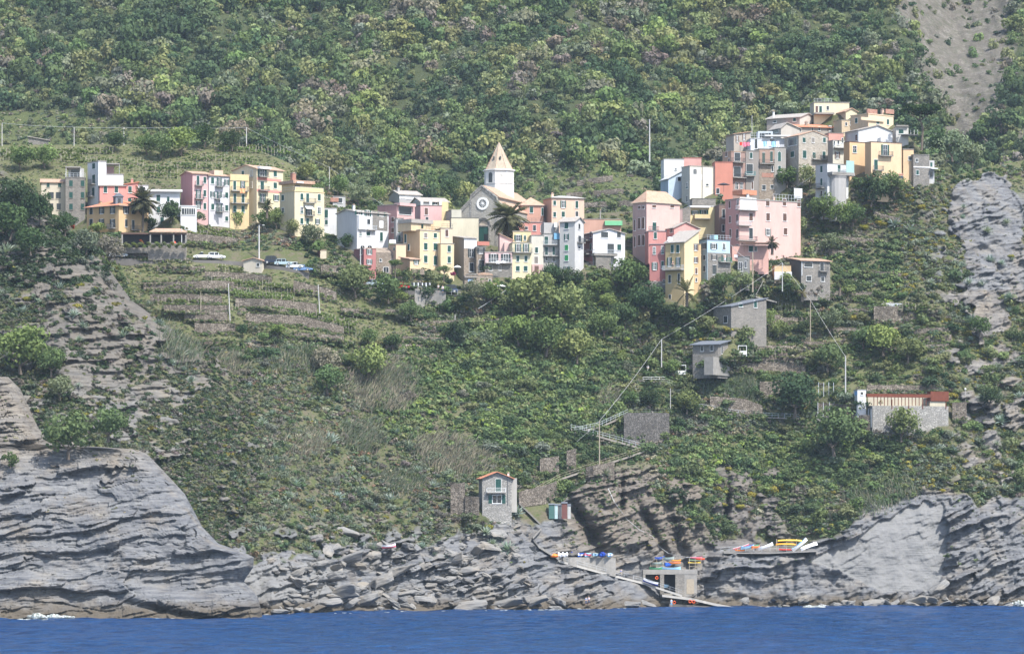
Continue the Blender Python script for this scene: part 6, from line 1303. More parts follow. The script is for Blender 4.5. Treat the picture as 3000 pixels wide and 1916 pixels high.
# ------------------------------------------------------------------ walls, paths, vines, road, cars, poles, boats, people, boulders
def dM(x, y): return float(DM(np.array([float(x)]), np.array([float(y)]))[0])
def dS(x, y): return float(DMf(np.array([float(x)]), np.array([float(y)]))[0])
def stone_wall(pts, label, off=0.9, mat=None, back=.7, seed=0, cat='wall', name='stone_wall', ragged=.12, Df=None):
    """pts: (px, top row, foot row); the wall stands just in front of the slope"""
    X = np.arange(pts[0][0], pts[-1][0]+1, 7.0); top = np.interp(X, [p[0] for p in pts], [p[1] for p in pts]); bot = np.interp(X, [p[0] for p in pts], [p[2] for p in pts])
    D = (Df or DM)(X, bot)-off; k = np.ones(5)/5; D = np.convolve(np.pad(D, 2, mode='edge'), k, 'valid'); b = MB(); mat = mat or DRY; nr = 4; s = D/F
    top = top+pn(X/23.0, X*0+seed, 3.0)*ragged/s*1.2
    V = []
    for r in range(nr+1):
        t = r/nr; py = bot+(top-bot)*t+(6 if r == 0 else 0); d = D+.12*t+.08*pn(X/9.0, X*0+r*1.7+seed, 1.0)
        V.append([W3(a, c, e) for a, c, e in zip(X, py, d)])
    for r in range(nr):
        for i in range(len(X)-1): b.poly([V[r][i], V[r][i+1], V[r+1][i+1], V[r+1][i]], mat)
    bk = Vector((0, back, 0))
    for i in range(len(X)-1): b.poly([V[nr][i], V[nr][i+1], V[nr][i+1]+bk, V[nr][i]+bk], mat)
    for i in (0, len(X)-1):
        c = [V[r][i] for r in range(nr+1)]; b.poly(c+[c[-1]+bk, c[0]+bk], mat)
    tag(b.obj(name), label, cat); return D
WL = [([(330,735,752),(400,738,754),(470,740,758)],'dry stone wall below the restaurant pergola'),([(470,752,758),(560,757,762)],'low stone parapet left of the white pickup'),
 ([(420,828,850),(640,822,848),(690,826,846)],'dry stone wall at the top left of the vine terraces'),([(440,862,884),(560,862,884),(650,868,886)],'dry stone wall, second down on the left of the vine terraces'),([(480,893,912),(670,895,914)],'dry stone wall, third down on the left of the vine terraces'),([(540,912,938),(670,914,940)],'dry stone wall left of the tall white pole'),([(570,946,974),(690,948,974)],'lowest dry stone wall left of the tall white pole'),
 ([(600,795,812),(720,800,820),(800,812,826)],'dry stone wall under the white vine shed'),([(690,874,900),(800,876,902),(930,890,916)],'dry stone wall in the middle of the vine terraces'),([(720,918,944),(880,925,952),(1010,958,980)],'long curved dry stone wall above the dark bushes of the vine terraces'),([(860,972,985),(1010,985,996)],'thin dry stone wall at the bottom of the vine terraces'),([(860,822,850),(960,845,872),(990,858,880)],'dry stone wall right of the second white pole'),([(640,838,846),(740,842,850)],'short dry stone wall above the vine rows'),
 ([(940,775,800),(1040,780,806),(1105,786,812)],'big stone retaining wall below the small dark pink house'),([(1110,806,822),(1180,812,828)],'stone wall below the stone ruin'),([(1180,985,996),(1300,988,998)],'low wall of the small field'),([(1130,1008,1020),(1320,1012,1024)],'lower wall of the small field'),([(1380,938,948),(1500,930,940)],'low wall under the straw coloured field'),
 ([(540,682,705),(640,692,716),(700,698,712)],'dry stone wall under the vines of the pink terrace'),([(790,980,990),(880,990,1000)],'dry stone wall among bushes left of the round bright tree'),
 ([(1788,982,1012),(1880,972,1008)],'dry stone wall in the thicket left of the concrete lamp pole'),([(2100,700,716),(2120,700,716)],''),([(2390,725,740),(2480,735,748)],'dry stone wall on the terrace above the stone cottage'),([(2180,928,958),(2290,922,950)],'stone wall right of the long low stone house'),([(2270,930,942),(2400,930,944)],'dry stone wall behind the leaning wooden pole'),([(2136,1046,1086),(2250,1046,1088),(2366,1050,1094)],'broad dry stone wall right of the slate roofed house'),([(2560,898,940),(2660,896,944),(2740,898,930)],'high dry stone wall with leaning canes on the right terraces'),([(2430,958,970),(2560,962,975)],'low dry stone wall below the high wall with canes'),([(2590,968,985),(2780,958,972)],'dry stone wall on the right terraces below the yellow bush'),([(2690,985,1010),(2790,980,1000)],'pale dry stone wall above the thicket at the right'),
 ([(2080,1160,1200),(2180,1168,1215),(2240,1190,1222)],'curved dark stone wall left of the big dark tree'),([(2226,1118,1160),(2290,1118,1165)],'rubble wall above the big dark tree'),([(2396,1180,1216),(2500,1186,1218)],'stone wall behind the steel posts left of the white hut'),([(2440,1216,1250),(2560,1216,1256)],'stone wall left of the stone restaurant house'),([(2790,1180,1230),(2835,1178,1226)],'stone wall right of the stone restaurant house under the globe lamp'),([(2540,1128,1144),(2760,1128,1146)],'rough stone wall behind the rusty pergola'),
 ([(1660,1320,1372),(1690,1312,1378)],'ruined stone pillar left of the lower path'),([(1582,1345,1385),(1640,1335,1390)],'old stone wall left of the ruined pillar'),([(1716,1368,1400),(1800,1352,1400)],'stone retaining wall under the lower path'),([(1320,1420,1500),(1362,1412,1500)],'ruined stone wall left of the stone house by the sea'),([(1362,1452,1500),(1410,1456,1504)],'low stone wall touching the stone house by the sea'),([(1520,1440,1480),(1600,1420,1470),(1640,1405,1440)],'stone wall climbing beside the path right of the stone house by the sea'),
 ([(460,784,793),(600,780,790)],'low dry stone wall left of the white vine shed'),([(700,902,912),(850,906,918)],'thin dry stone wall behind the vines above the yellow grass'),([(560,1000,1010),(700,1002,1012)],'overgrown low dry stone wall at the foot of the left terraces'),([(1130,905,915),(1240,914,924)],'overgrown dry stone wall left of the row of canes'),([(1000,900,912),(1100,915,928)],'overgrown dry stone wall right of the long curved wall'),([(1240,940,950),(1380,936,946)],'thin dry stone wall under the row of canes'),([(1140,1040,1048),(1280,1040,1048)],'lowest thin wall of the small field'),
 ([(2440,690,704),(2560,700,712)],'thin dry stone wall below the white glazed balcony house'),([(2420,852,866),(2560,856,868)],'dry stone wall level with the foot of the stone cottage'),([(2590,1018,1028),(2780,1006,1016)],'thin dry stone wall across the thicket at the right'),([(2200,1012,1022),(2330,1012,1022)],'dry stone wall right of the white open frame'),([(2440,905,915),(2550,902,912)],'dry stone wall left of the high wall with canes'),([(2300,1000,1010),(2420,1002,1012)],'thin dry stone wall at the foot of the leaning wooden pole'),([(2560,620,632),(2640,640,655)],'broken pale wall on the flank below the big orange house'),([(2500,790,800),(2640,800,812)],'thin dry stone wall in the green slope below the flank'),([(1000,535,542),(1060,540,548)],'')]
for i, (p, lab) in enumerate(WL):
    if lab: stone_wall(p, lab, seed=i*3.1)
stone_wall([(1215,846,905),(1300,852,890),(1312,858,884)], 'smooth pale concrete retaining wall under the red car', .8, CONC, .6, 1, ragged=.02, name='retaining_wall')
stone_wall([(1828,1216,1300),(1836,1209,1300),(1900,1208,1296),(1966,1210,1280)], 'big dark stone bastion wall above the zigzag path', 1.6, masonry('dark_stone', (.09,.085,.078), (.23,.215,.195), (.045,.042,.04), .45, 1.6), 3.0, 7)
stone_wall([(2391,1218,1228),(2470,1217,1227),(2558,1214,1224)], 'low concrete wall in front of the steel posts left of the stone restaurant house', 1.2, CONC, .5, 2, ragged=.02, name='concrete_wall')
def weeds():
    g = np.random.default_rng(77); x = []; y = []
    for pts, lab in WL:
        if not lab or pts[0][1] > 1190: continue
        X = np.arange(pts[0][0], pts[-1][0], 4.0); t = np.interp(X, [q[0] for q in pts], [q[1] for q in pts]); b = np.interp(X, [q[0] for q in pts], [q[2] for q in pts])
        for k in range(2): x.append(X+g.uniform(-3, 3, len(X))); y.append(b+g.uniform(-3, 8, len(X)))
        m = g.uniform(0, 1, len(X)) > .45; x.append(X[m]); y.append((t*.75+b*.25)[m]); m = g.uniform(0, 1, len(X)) > .3; x.append(X[m]); y.append(t[m]-2)
    x = np.concatenate(x); y = np.concatenate(y); n = len(x); D = DM(x, y)-1.15; P = np.stack([(x-1500)*D/F, D, H-(y-YH)*D/F], -1)
    mass('wall_weeds', P, g.uniform(.2, .55, n), pick(['olive','mid','bright','straw','grey','brown'], [3,3,2,1.4,1,.8], n, g), BUSH, None, 17)
weeds()
# terrace walls far up behind the church and on the mountain
for i, (p, lab) in enumerate((([(1640,596,604),(1860,588,598)],'lowest dry wall of the old terraces between the church and the upper village'),([(1660,566,574),(1830,552,562)],'middle dry wall of the old terraces between the church and the upper village'),([(1690,530,540),(1800,512,524)],'upper dry wall of the old terraces between the church and the upper village'),([(1010,205,212),(1085,206,214)],'lonely grey wall in the mountain wood'),([(2120,262,268),(2200,264,270)],'faint wall in the mountain wood above the upper village'))):
    stone_wall(p, lab, 1.5, None, 1.2, i, Df=DF, ragged=.3)

def ribbon(name, pts, wd, th, mat, off, label=None, cat=None, kind=None, Df=None, steps=False):
    """a level strip (path, road, ramp) following the pixels of its outer edge"""
    n = 40; t = np.linspace(0, 1, n+1); q = np.linspace(0, 1, len(pts))
    px = np.interp(t, q, [p[0] for p in pts]); py = np.interp(t, q, [p[1] for p in pts]); D = (Df or DMf)(px, py)-off
    k = np.ones(7)/7; D = np.convolve(np.pad(D, 3, mode='edge'), k, 'valid'); b = MB(); o = [W3(a, c, e) for a, c, e in zip(px, py, D)]
    if steps:
        for i in range(n): 
            z = max(o[i].z, o[i+1].z); b.prism([(o[i].x, o[i].y, z), (o[i+1].x, o[i+1].y, z), (o[i+1].x, o[i+1].y+wd, z), (o[i].x, o[i].y+wd, z)], (0, 0, -th), mat)
    else:
        for i in range(n):
            u = Vector((0, wd, 0)); dn = Vector((0, 0, -th))
            b.poly([o[i], o[i+1], o[i+1]+u, o[i]+u], mat); b.poly([o[i]+dn, o[i+1]+dn, o[i+1], o[i]], mat)
        b.poly([o[0]+u, o[0]+u+dn, o[0]+dn, o[0]], mat); b.poly([o[n], o[n]+dn, o[n]+u+dn, o[n]+u], mat)
    ob = b.obj(name); tag(ob, label, cat, None, kind); return o
def railing(o, label, h=1.0, mat=None, step=3, cat='railing', rails=(1.0, .5), r=.035, group=None):
    mat = mat or PALEIRON; b = MB(); o = [Vector(p) for p in o]
    for f in rails: b.tube([p+Vector((0, 0, h*f)) for p in o[::2]+([o[-1]] if len(o) % 2 == 0 else [])], r, mat, 4)
    for p in o[::step]: b.tube([p-Vector((0, 0, .1)), p+Vector((0, 0, h))], r*1.1, mat, 4)
    tag(b.obj('railing'), label, cat, group)
PATH = plain('path_paving', (.26,.235,.20), .95, .1, .2, 1.0); ASPH = plain('road_paving', (.15,.14,.13), .95, .1, .2, 1.0)
ribbon('road', [(325,756),(460,762),(560,762),(670,764),(722,768)], 6, 1.6, ASPH, 1.5, kind='structure'); ribbon('road', [(772,776),(830,782),(905,800)], 6, 1.6, ASPH, 1.5, kind='structure'); ra = ribbon('road', [(1080,840),(1190,850),(1290,862),(1350,864)], 7, 1.6, ASPH, 1.5, kind='structure')
railing(ra[18:], 'grey railing along the car park in front of the dark blue car', 1.1, PALEIRON, 4)
P1 = ribbon('path', [(1673,1256),(1760,1278),(1888,1314)], 1.7, .4, PATH, 2.0, kind='structure'); railing(P1, 'metal railing on the middle leg of the zigzag path', 1.0)
P2 = ribbon('path', [(1927,1306),(1830,1340),(1740,1368),(1640,1402),(1560,1446)], 1.7, .4, PATH, 2.0, kind='structure'); railing(P2, 'wooden looking railing on the lower leg of the zigzag path', 1.0, WOOD)
P3 = ribbon('path', [(1840,1212),(1756,1250),(1680,1266)], 1.7, .4, PATH, 2.0, kind='structure'); railing(P3, 'metal railing on the upper leg of the zigzag path', 1.0)
railing([W3(x, 1211, dM(x, 1240)-1.2) for x in range(1840, 1970, 9)], 'dark railing along the top of the bastion wall', 1.0, IRON)
railing([W3(x, 1148-(x-1830)*.12, dM(x, 1150)-.8) for x in range(1828, 1872, 6)], 'short pale railing on the path above the bastion', 1.0); railing([W3(x, 1116, dM(x, 1116)-.8) for x in range(1884, 1955, 8)], 'white fence rail at the top of the zigzag path', .9, WHITE)
P4 = ribbon('path', [(2050,1194),(2150,1212),(2260,1222),(2340,1224)], 1.1, .3, PATH, 1.0, kind='structure'); railing(P4, 'thin railing on the level path left of the big dark tree', .9)
ribbon('stairs', [(2236,822),(2215,862)], 3.5, .3, CONC, 2.5, kind='structure', steps=True); ribbon('stairs', [(2214,868),(2276,884)], 3.0, .3, CONC, 2.5, kind='structure', steps=True)
ribbon('stairs', [(1520,1472),(1560,1510),(1586,1536)], 2.5, .4, CONC, 2.0, kind='structure', steps=True); ribbon('stairs', [(1586,1546),(1560,1575),(1580,1600),(1636,1634)], 4.0, .5, CONC, 3.0, kind='structure', steps=True)
RAMP = plain('ramp_concrete', (.42,.40,.36), .95, .1, .25, 1.0)
rampD = lambda a, b: np.minimum(DM(a, b+6)-.3, np.interp(a, [1636, 1840, 1900, 2200], [870, 870, 867.6, 868.5]))
RP = ribbon('ramp', [(1636,1640),(1760,1674),(1880,1704),(1998,1742)], 2.6, .45, RAMP, 0.3, kind='structure', Df=rampD); railing(RP, 'thin railing along the sloping ramp to the landing', 1.0, PALEIRON, 3, r=.022)
SLIP = ribbon('slipway', [(1940,1741),(2030,1752),(2090,1766),(2160,1780)], 6, .5, RAMP, .6, kind='structure', Df=rampD); ribbon('quay', [(1960,1768),(2150,1781)], 5, 1.2, plain('wet_concrete', (.13,.12,.105), .9, .1, .4, 1.0), 1.5, kind='structure', Df=rampD)
stone_wall([(1650,1632,1645),(1740,1632,1668),(1806,1634,1684)], 'concrete terrace wall with the row of covered boats on top', .8, CONC, 5.0, 4, ragged=.0, name='terrace_wall')
# boathouse
def boathouse():
    D = 870.5; base = W3(1884, 1742, D); k = D/F; r = empty('boathouse', base, R(3)); tag(r, 'open concrete boathouse with dark bays at the landing, boats on its roof', 'boathouse')
    w = 160*k; zt = 60*k; b = MB(); b.box(0, w, 0, 7, zt, zt+14*k, CONC); b.obj('roof_slab', r)
    for x0, x1, m in ((0, 7, CONC), (50, 62, STONE), (95, 122, STONE)):
        b = MB(); b.box(x0*k, x1*k, .05, .9, -2, zt, m); b.obj('pillar', r)
    b = MB(); b.box(122*k, w-.1, .06, 6.5, -2, zt, CONC); b.obj('side_room', r); b = MB(); b.box(128*k, 150*k, 0, .05, 2*k, 46*k, WOOD); b.obj('door', r)
    b = MB(); b.box(.1, 122*k, 6.4, 6.8, -2, zt, plain('shade_wall', (.05,.05,.055))); b.obj('back_wall', r); b = MB(); b.box(.1, 122*k, 0.9, 6.4, -2, 4*k, CONC); b.obj('floor', r)  # back wall near black: the shade of the deep bays put into its colour
    return zt+14*k+base.z
ZB = boathouse()
stone_wall([(1800,1684,1700),(1884,1670,1706)], 'pale sloping concrete wall between the ramp and the boathouse', .2, CONC, 4.0, 4, ragged=.0, name='ramp_side_wall', Df=lambda a, b: a*0+871.0)
# boats
def hull_mesh(col, inner, L=4.4, W=1.5, Hh=.62, rim=None, kayak=False):
    b = MB(); n = 14; S = []; rim = rim or col
    for i in range(n+1):
        t = -1+2*i/n; a = abs(t); w = W/2*(1-a**2.6)+.02; zs = Hh*(1+.38*a**2.2); zk = Hh*.16*a**3
        if kayak: w = W/2*(1-a**2.2)+.01; zs = Hh*(.72+.35*a**3); zk = Hh*.28*a**3
        S.append([(t*L/2, y, z) for y, z in ((-w, zs), (-w*.86, zk+(zs-zk)*.45), (-w*.45, zk+(zs-zk)*.08), (0, zk), (w*.45, zk+(zs-zk)*.08), (w*.86, zk+(zs-zk)*.45), (w, zs))])
    for i in range(n):
        for j in range(6): b.poly([S[i][j], S[i+1][j], S[i+1][j+1], S[i][j+1]], rim if j in (0, 5) else col)
        c0, c1 = S[i], S[i+1]; m0 = (c0[0][0], 0, c0[0][2]+(Hh*.18 if kayak else -Hh*.5)); m1 = (c1[0][0], 0, c1[0][2]+(Hh*.18 if kayak else -Hh*.5))
        b.poly([c0[0], m0, m1, c1[0]], inner); b.poly([m0, c0[6], c1[6], m1], inner)
    if not kayak:
        for t in (-.35, .2): b.box(t*L/2, t*L/2+.22, -W*.43, W*.43, Hh*.72, Hh*.78, WOOD)
    return b.mesh('hull')
def boat(px, py, D, L, col, label, inner=None, rim=None, kayak=False, flip=False, rz=0, tilt=0, group=None, W=None, name=None, z=None):
    me = hull_mesh(col, inner or col, L, W or (.72 if kayak else 1.55), .38 if kayak else .66, rim, kayak)
    o = link(name or ('kayak' if kayak else 'boat'), me); p = W3(px, py, D)
    if z is not None: p.z = z
    o.location = p; o.rotation_euler = (R(180) if flip else 0, R(tilt), R(rz))
    if flip: o.location.z += .7
    tag(o, label, 'kayak' if kayak else 'boat', group); return o
C_ = dict(blue=paint(40,90,190), dblue=paint(36,60,150), lblue=paint(150,195,225), white=paint(238,238,240), orange=paint(240,130,50), red=paint(220,60,45), yellow=paint(245,205,70), green=paint(70,140,100), pink=paint(240,120,140), grey=paint(150,165,160), amber=paint(245,165,50))
for i, (x0, x1, c, r_, lab) in enumerate(((1651,1674,'lblue','white','leftmost covered boat of the row, pale blue, above the ramp'),(1671,1692,'dblue','white','dark blue covered boat, second of the row above the ramp'),(1692,1712,'blue','white','blue and white covered boat, third of the row above the ramp'),(1709,1734,'lblue','pink','pale pinkish covered boat, fourth of the row above the ramp'),(1732,1756,'grey','lblue','grey blue covered boat, fifth of the row above the ramp'),(1750,1778,'dblue','blue','dark blue covered boat with a peaked cover, sixth of the row above the ramp'),(1775,1796,'lblue','white','rightmost covered boat of the row, light, above the ramp'))):
    D = dS(1720, 1640)-1.6; o = boat((x0+x1)/2, 1632, D, 3.6, C_[c], lab, C_[r_], C_[r_], W=1.5, rz=62+i*3, name='covered_boat')
    b = MB(); b.prism([(-1.7,-.6,.72),(1.7,-.6,.72),(1.6,0,1.2 if i in (1,5) else .95),(-1.6,0,1.2 if i in (1,5) else .95)],(0,.01,0),C_[c]); b.prism([(-1.6,0,1.2 if i in (1,5) else .95),(1.6,0,1.2 if i in (1,5) else .95),(1.7,.6,.72),(-1.7,.6,.72)],(0,.01,0),C_[c]); b.obj('cover', o)
DB = 870.5
RK = [(1927,1637,2.9,'blue','yellow',0,'yellow and blue boat, topmost on the left of the boathouse roof',0),(1956,1638,2.9,'grey','green',0,'grey green boat, topmost in the middle of the boathouse roof',-4),(1926,1652,2.9,'grey','yellow',0,'grey boat in the middle of the left stack on the boathouse roof',0),(1956,1656,2.0,'blue','blue',0,'short bright blue boat between the stacks on the boathouse roof',60),(1922,1668,3.0,'green','white',0,'green and white boat at the bottom left of the boathouse roof',6),(1965,1668,4.4,'lblue','white',0,'large white and blue boat in front on the boathouse roof',-4),
 (1979,1641,2.4,'amber','amber',1,'amber kayak, upper one behind the large white boat',4),(1977,1648,2.6,'orange','orange',1,'orange kayak, lower one behind the large white boat',-3),(2040,1633,2.6,'pink','pink',1,'pink kayak, topmost of the right rack on the boathouse roof',0),(2036,1640,2.6,'green','green',1,'green kayak, second of the right rack on the boathouse roof',0),(2034,1648,2.7,'yellow','yellow',1,'yellow kayak, lowest of the right rack on the boathouse roof',0),(2050,1637,2.2,'red','orange',1,'red kayak behind the right rack on the boathouse roof',6)]
for x, y, L, c, i_, kk, lab, rz in RK: boat(x, y+3, DB+3.2 if not (kk == 0 and y > 1660) else DB+1.4, L, C_[c], lab, C_[i_], None, bool(kk), rz=rz)
def rack(px0, px1, py0, py1, D, label):
    b = MB(); k = D/F; o = W3(px0, py1, D); w = (px1-px0)*k; h = (py1-py0)*k
    for x in (0, w*.5, w):
        for y in (0, 1.4): b.box(x-.05, x+.05, y-.05, y+.05, 0, h, WOOD)
    for f in (.3, .55, .8): b.box(-.1, w+.1, -.04, .04, h*f-.05, h*f+.05, WOOD); b.box(-.1, w+.1, 1.36, 1.44, h*f-.05, h*f+.05, WOOD)
    tag(b.obj('boat_rack', None, o), label, 'rack')
rack(1906, 1942, 1628, 1669, DB+2.6, 'wooden rack holding the left stack of boats on the boathouse roof'); rack(2020, 2054, 1634, 1669, DB+2.6, 'wooden rack holding the kayaks on the right of the boathouse roof')
boat(1904, 1710, 866.8, 3.4, C_['dblue'], 'white and dark blue boat drawn up on the ramp before the boathouse', C_['white'], C_['white'], tilt=18, rz=-4)
boat(1950, 1722, 873.5, 2.2, C_['lblue'], 'pale blue boat stored inside the dark bay of the boathouse', C_['grey'], None, rz=70)
boat(1140, 1605, dM(1140, 1605)-1.5, 2.9, C_['pink'], 'pink boat lying alone on the rocks of the left slope', C_['pink'], C_['white'], tilt=-6, rz=4)
DP = 879.5
for x, y, L, c, i_, kk, fl, tl, rz, lab in ((2172,1604,3.7,'pink','white',1,0,-16,0,'pink and white canoe, leftmost on top of the dark rock'),(2168,1614,2.2,'orange','orange',1,0,0,0,'small orange kayak under the pink canoe on the dark rock'),(2191,1608,3.2,'lblue','blue',0,0,-8,20,'pale blue boat right of the pink canoe on the dark rock'),(2214,1607,2.4,'orange','green',0,0,-8,40,'orange and green boat in the middle of the row on the dark rock'),(2245,1606,3.6,'white','white',0,0,-20,8,'white boat tilted up to the right in the middle of the dark rock'),(2314,1589,5.4,'yellow','yellow',1,1,0,0,'yellow kayak, topmost of the rack on the dark rock'),(2302,1600,4.4,'amber','amber',1,1,0,0,'amber kayak, middle of the rack on the dark rock'),(2305,1612,3.6,'red','red',1,0,0,0,'red kayak, lowest of the rack on the dark rock'),(2346,1600,4.2,'white','lblue',0,0,-38,10,'white boat with a pale blue inside, steeply tilted beside the kayak rack'),(2368,1603,4.0,'white','white',0,1,-20,10,'white upturned boat, rightmost on the dark rock')):
    boat(x, y, DP, L, C_[c], lab, C_[i_], C_['red'] if (c == 'pink') else None, bool(kk), bool(fl), rz, tl)
rack(2276, 2334, 1578, 1614, DP+.2, 'pale metal rack holding the kayaks on the dark rock')
railing([W3(x, 1613+max(0, (2150-x))*.12, DP-1.8) for x in range(2112, 2345, 8)], 'thin railing along the edge of the dark rock with boats', 1.0, PALEIRON, 3, r=.025)
ribbon('boat_terrace', [(2120,1617),(2250,1618),(2395,1612)], 6, .3, CONC, 0, kind='structure', Df=lambda a, b: a*0+DP-1.8)
# landing details
b = MB(); D = dS(1750, 1650)-4.9; o = W3(1757, 1651, D+2.6)
for x0, x1 in ((0, 1.1), (1.35, 2.3)):
    b.box(x0, x1, 0, .06, 0 if x0 == 0 else .0, 1.05 if x0 == 0 else .85, WHITE); b.box(x0+.08, x1-.08, -.012, 0, .08, (1.05 if x0 == 0 else .85)-.08, paint(196,206,200))
tag(b.obj('notice_board', None, o), 'pale notice panels on the concrete wall above the ramp', 'notice board')
def lifebuoy(px, py, D, label):
    b = MB(); n = 20
    for i in range(n):
        a, c = 6.2832*i/n, 6.2832*(i+1)/n; b.tube([(.3*math.cos(a), 0, .3*math.sin(a)), (.3*math.cos(c), 0, .3*math.sin(c))], .085, C_['red'] if (i//3) % 2 == 0 else C_['orange'], 6)
    tag(b.obj('lifebuoy', None, W3(px, py, D)), label, 'lifebuoy')
lifebuoy(1924, 1692, 870.2, 'orange lifebuoy on the middle pillar of the boathouse'); lifebuoy(1655, 1492, dM(1655, 1500)-3.3, 'red lifebuoy on the red beach hut'); lifebuoy(1975, 1764, 864, 'orange ring lying on the quay left of the orange buoys'); lifebuoy(2022, 1761, 864, 'orange ring on the quay by the slipway'); lifebuoy(2032, 1762, 863.6, 'orange ring on the quay, nearest the slipway')
def fenders():
    D = dS(1650, 1636)-3.6
    for i in range(5):
        b = MB(); b.lathe([(.02,0),(.2,.15),(.26,.5),(.2,.85),(.05,1.0)], C_['white'], 10); o = b.obj('fender', None, W3(1637+i*6, 1630+(i % 2)*3, D+.3*(i % 2))); tag(o, 'white fender hanging in the bunch left of the covered boats', 'fender', 'white fenders left of the covered boats')
    b = MB(); b.lathe([(.05,0),(.75,.1),(.95,.4),(.6,.75),(.1,.9)], C_['orange'], 10); tag(b.obj('tarpaulin_heap', None, W3(1624, 1633, D)), 'orange heap under a tarpaulin at the top of the ramp', 'heap')
fenders()
for i, (x0, x1, y0, m, lab) in enumerate(((1608,1624,1478,paint(70,104,98),'green beach hut, leftmost of the huts above the landing'),(1625,1634,1479,paint(170,190,190),'pale narrow beach hut next to the green one'),(1636,1645,1480,IRON,'dark beach hut in the middle of the huts'),(1646,1662,1474,paint(112,72,64),'red brown beach hut with the lifebuoy'),(1663,1672,1480,paint(176,176,170),'grey beach hut, rightmost of the huts above the landing'))):
    D = dS(1640, 1500)-3.4; k = D/F; b = MB(); w_, h_ = (x1-x0)*k, (1506-y0)*k; r = b
    r.box(0, w_, 0, 1.6, -1, h_, m); r.prism([(-.08,-.15,h_),(w_+.08,-.15,h_),(w_+.08,1.7,h_+.25),(-.08,1.7,h_+.25)],(0,0,.06),SLATE); r.box(w_*.2, w_*.8, -.03, 0, 0, h_*.82, m)
    tag(r.obj('beach_hut', None, W3(x0, 1506, D)), lab, 'hut')
# steps down the rocks
# cars
def car(px, py, col, label, rz=0, kind='car', D=None):
    D = D or dS(px, py)-1.2; p = W3(px, py, D); r = empty('parked_car', p, R(rz)); tag(r, label, 'car'); m = paint(*col)
    pk = kind == 'pickup'; suv = kind == 'suv'; L, h1, h2 = (4.3, .85, 1.45) if not suv else (4.5, .95, 1.75); b = MB(); hw = .82
    prof = [(-L/2,.35),(-L/2+.1,.75),(-L/2+.15,h1),(L/2-.9,h1),(L/2-.1,h1-.18),(L/2,.4),(L/2-.2,.25),(-L/2+.2,.25)]
    b.prism([(x, -hw, z) for x, z in prof], (0, 2*hw, 0), m); b.obj('body', r)
    c0, c1 = (-L/2+.3, L/2-1.1) if not pk else (-.2, L/2-1.0)
    roof = [(c0,h1),(c0+(.35 if not pk else .1),h2),(c1-.75,h2),(c1,h1)]
    b = MB(); b.prism([(x, -hw+.1, z) for x, z in roof], (0, 2*hw-.2, 0), GLASS); b.obj('windows', r)
    b = MB(); b.box(c0+(.4 if not pk else .12), c1-.8, -hw+.08, hw-.08, h2-.01, h2+.07, m)
    for x in (c0+.2, (c0+c1)/2, c1-.5): b.box(x-.05, x+.05, -hw+.08, -hw+.11, h1, h2, m)
    b.obj('roof', r)
    for sx in (-1, 1):
        for sy in (-1, 1):
            w_ = MB(); w_.lathe([(.1,-.1),(.33,-.1),(.33,.1),(.1,.1)], IRON, 14); o = w_.obj('wheel', r, (sx*L*.31, sy*hw*.96, .33)); o.rotation_euler = (R(90), 0, 0); q = MB(); q.lathe([(.02,-.11),(.2,-.11),(.2,.11),(.02,.11)], METAL, 10); q.obj('rim', o)
    return r
car(348,754,(205,210,216),'silver car half hidden by the bushes, leftmost on the road',0); car(594,758,(238,240,242),'white pickup parked on the terrace road',180,'pickup'); car(634,759,(242,244,246),'white car right of the pickup on the terrace road',0); car(802,773,(44,52,66),'dark suv by the pole on the terrace road',-8,'suv'); car(832,778,(176,196,200),'silver green car right of the dark suv',-10); car(866,787,(236,238,240),'white car, second from the right end of the terrace road',-14); car(888,795,(120,150,190),'blue car, last on the right of the terrace road',-14)
car(1176,847,(200,44,52),'red car on the car park above the concrete wall',-10); car(1097,838,(180,196,206),'silver car left of the red car behind the bushes',-10); car(1314,858,(52,66,96),'dark blue car behind the grey railing of the car park',180,'suv')
# poles and wires
def pole(px, y0, y1, label, r=.11, mat=None, D=None, px0=None, lamp=False, cross=False, off=.5, name='pole', cat='pole'):
    D = D or dM(px, y1)-off; p = W3(px, y1, D); t = W3(px0 or px, y0, D); b = MB(); b.tube([p-Vector((0, 0, .5)), t], [r, r*.75], mat or plain('pole_grey', (.52,.50,.47)), 8); o = b.obj(name); tag(o, label, cat)
    if cross: q = MB(); q.box(t.x-.8, t.x+.8, t.y-.06, t.y+.06, t.z-.3, t.z-.18, IRON); q.box(t.x-.5, t.x+.5, t.y-.06, t.y+.06, t.z-.9, t.z-.8, IRON); q.obj('crossarm', o)
    if lamp: q = MB(); q.tube([t, t+Vector((.5, -.2, .1)), t+Vector((1.0, -.4, 0))], .05, IRON, 5); q.box(t.x+.8, t.x+1.3, t.y-.55, t.y-.25, t.z-.1, t.z+.05, METAL); q.obj('lamp_head', o)
    return t
LG = plain('pole_pale', (.46,.455,.44))
a1 = pole(532,669,764,'white pole at the right end of the restaurant pergola',.14,LG); a2 = pole(759,660,756,'thick grey lamp pole in front of the gardens of the tallest cream house',.2,LG,lamp=True); a3 = pole(1056,729,806,'white lamp pole in front of the small dark pink house',.14,LG,lamp=True)
pole(674,831,940,'tall white pole leaning left on the vine terraces',.13,LG,px0=669); pole(937,834,918,'white pole right on the vine terraces',.12,LG,px0=932); a4 = pole(1333,923,1006,'thin grey pole above the small field',.09); pole(588,855,945,'old wooden pole on the left of the vine terraces',.09,WOOD)
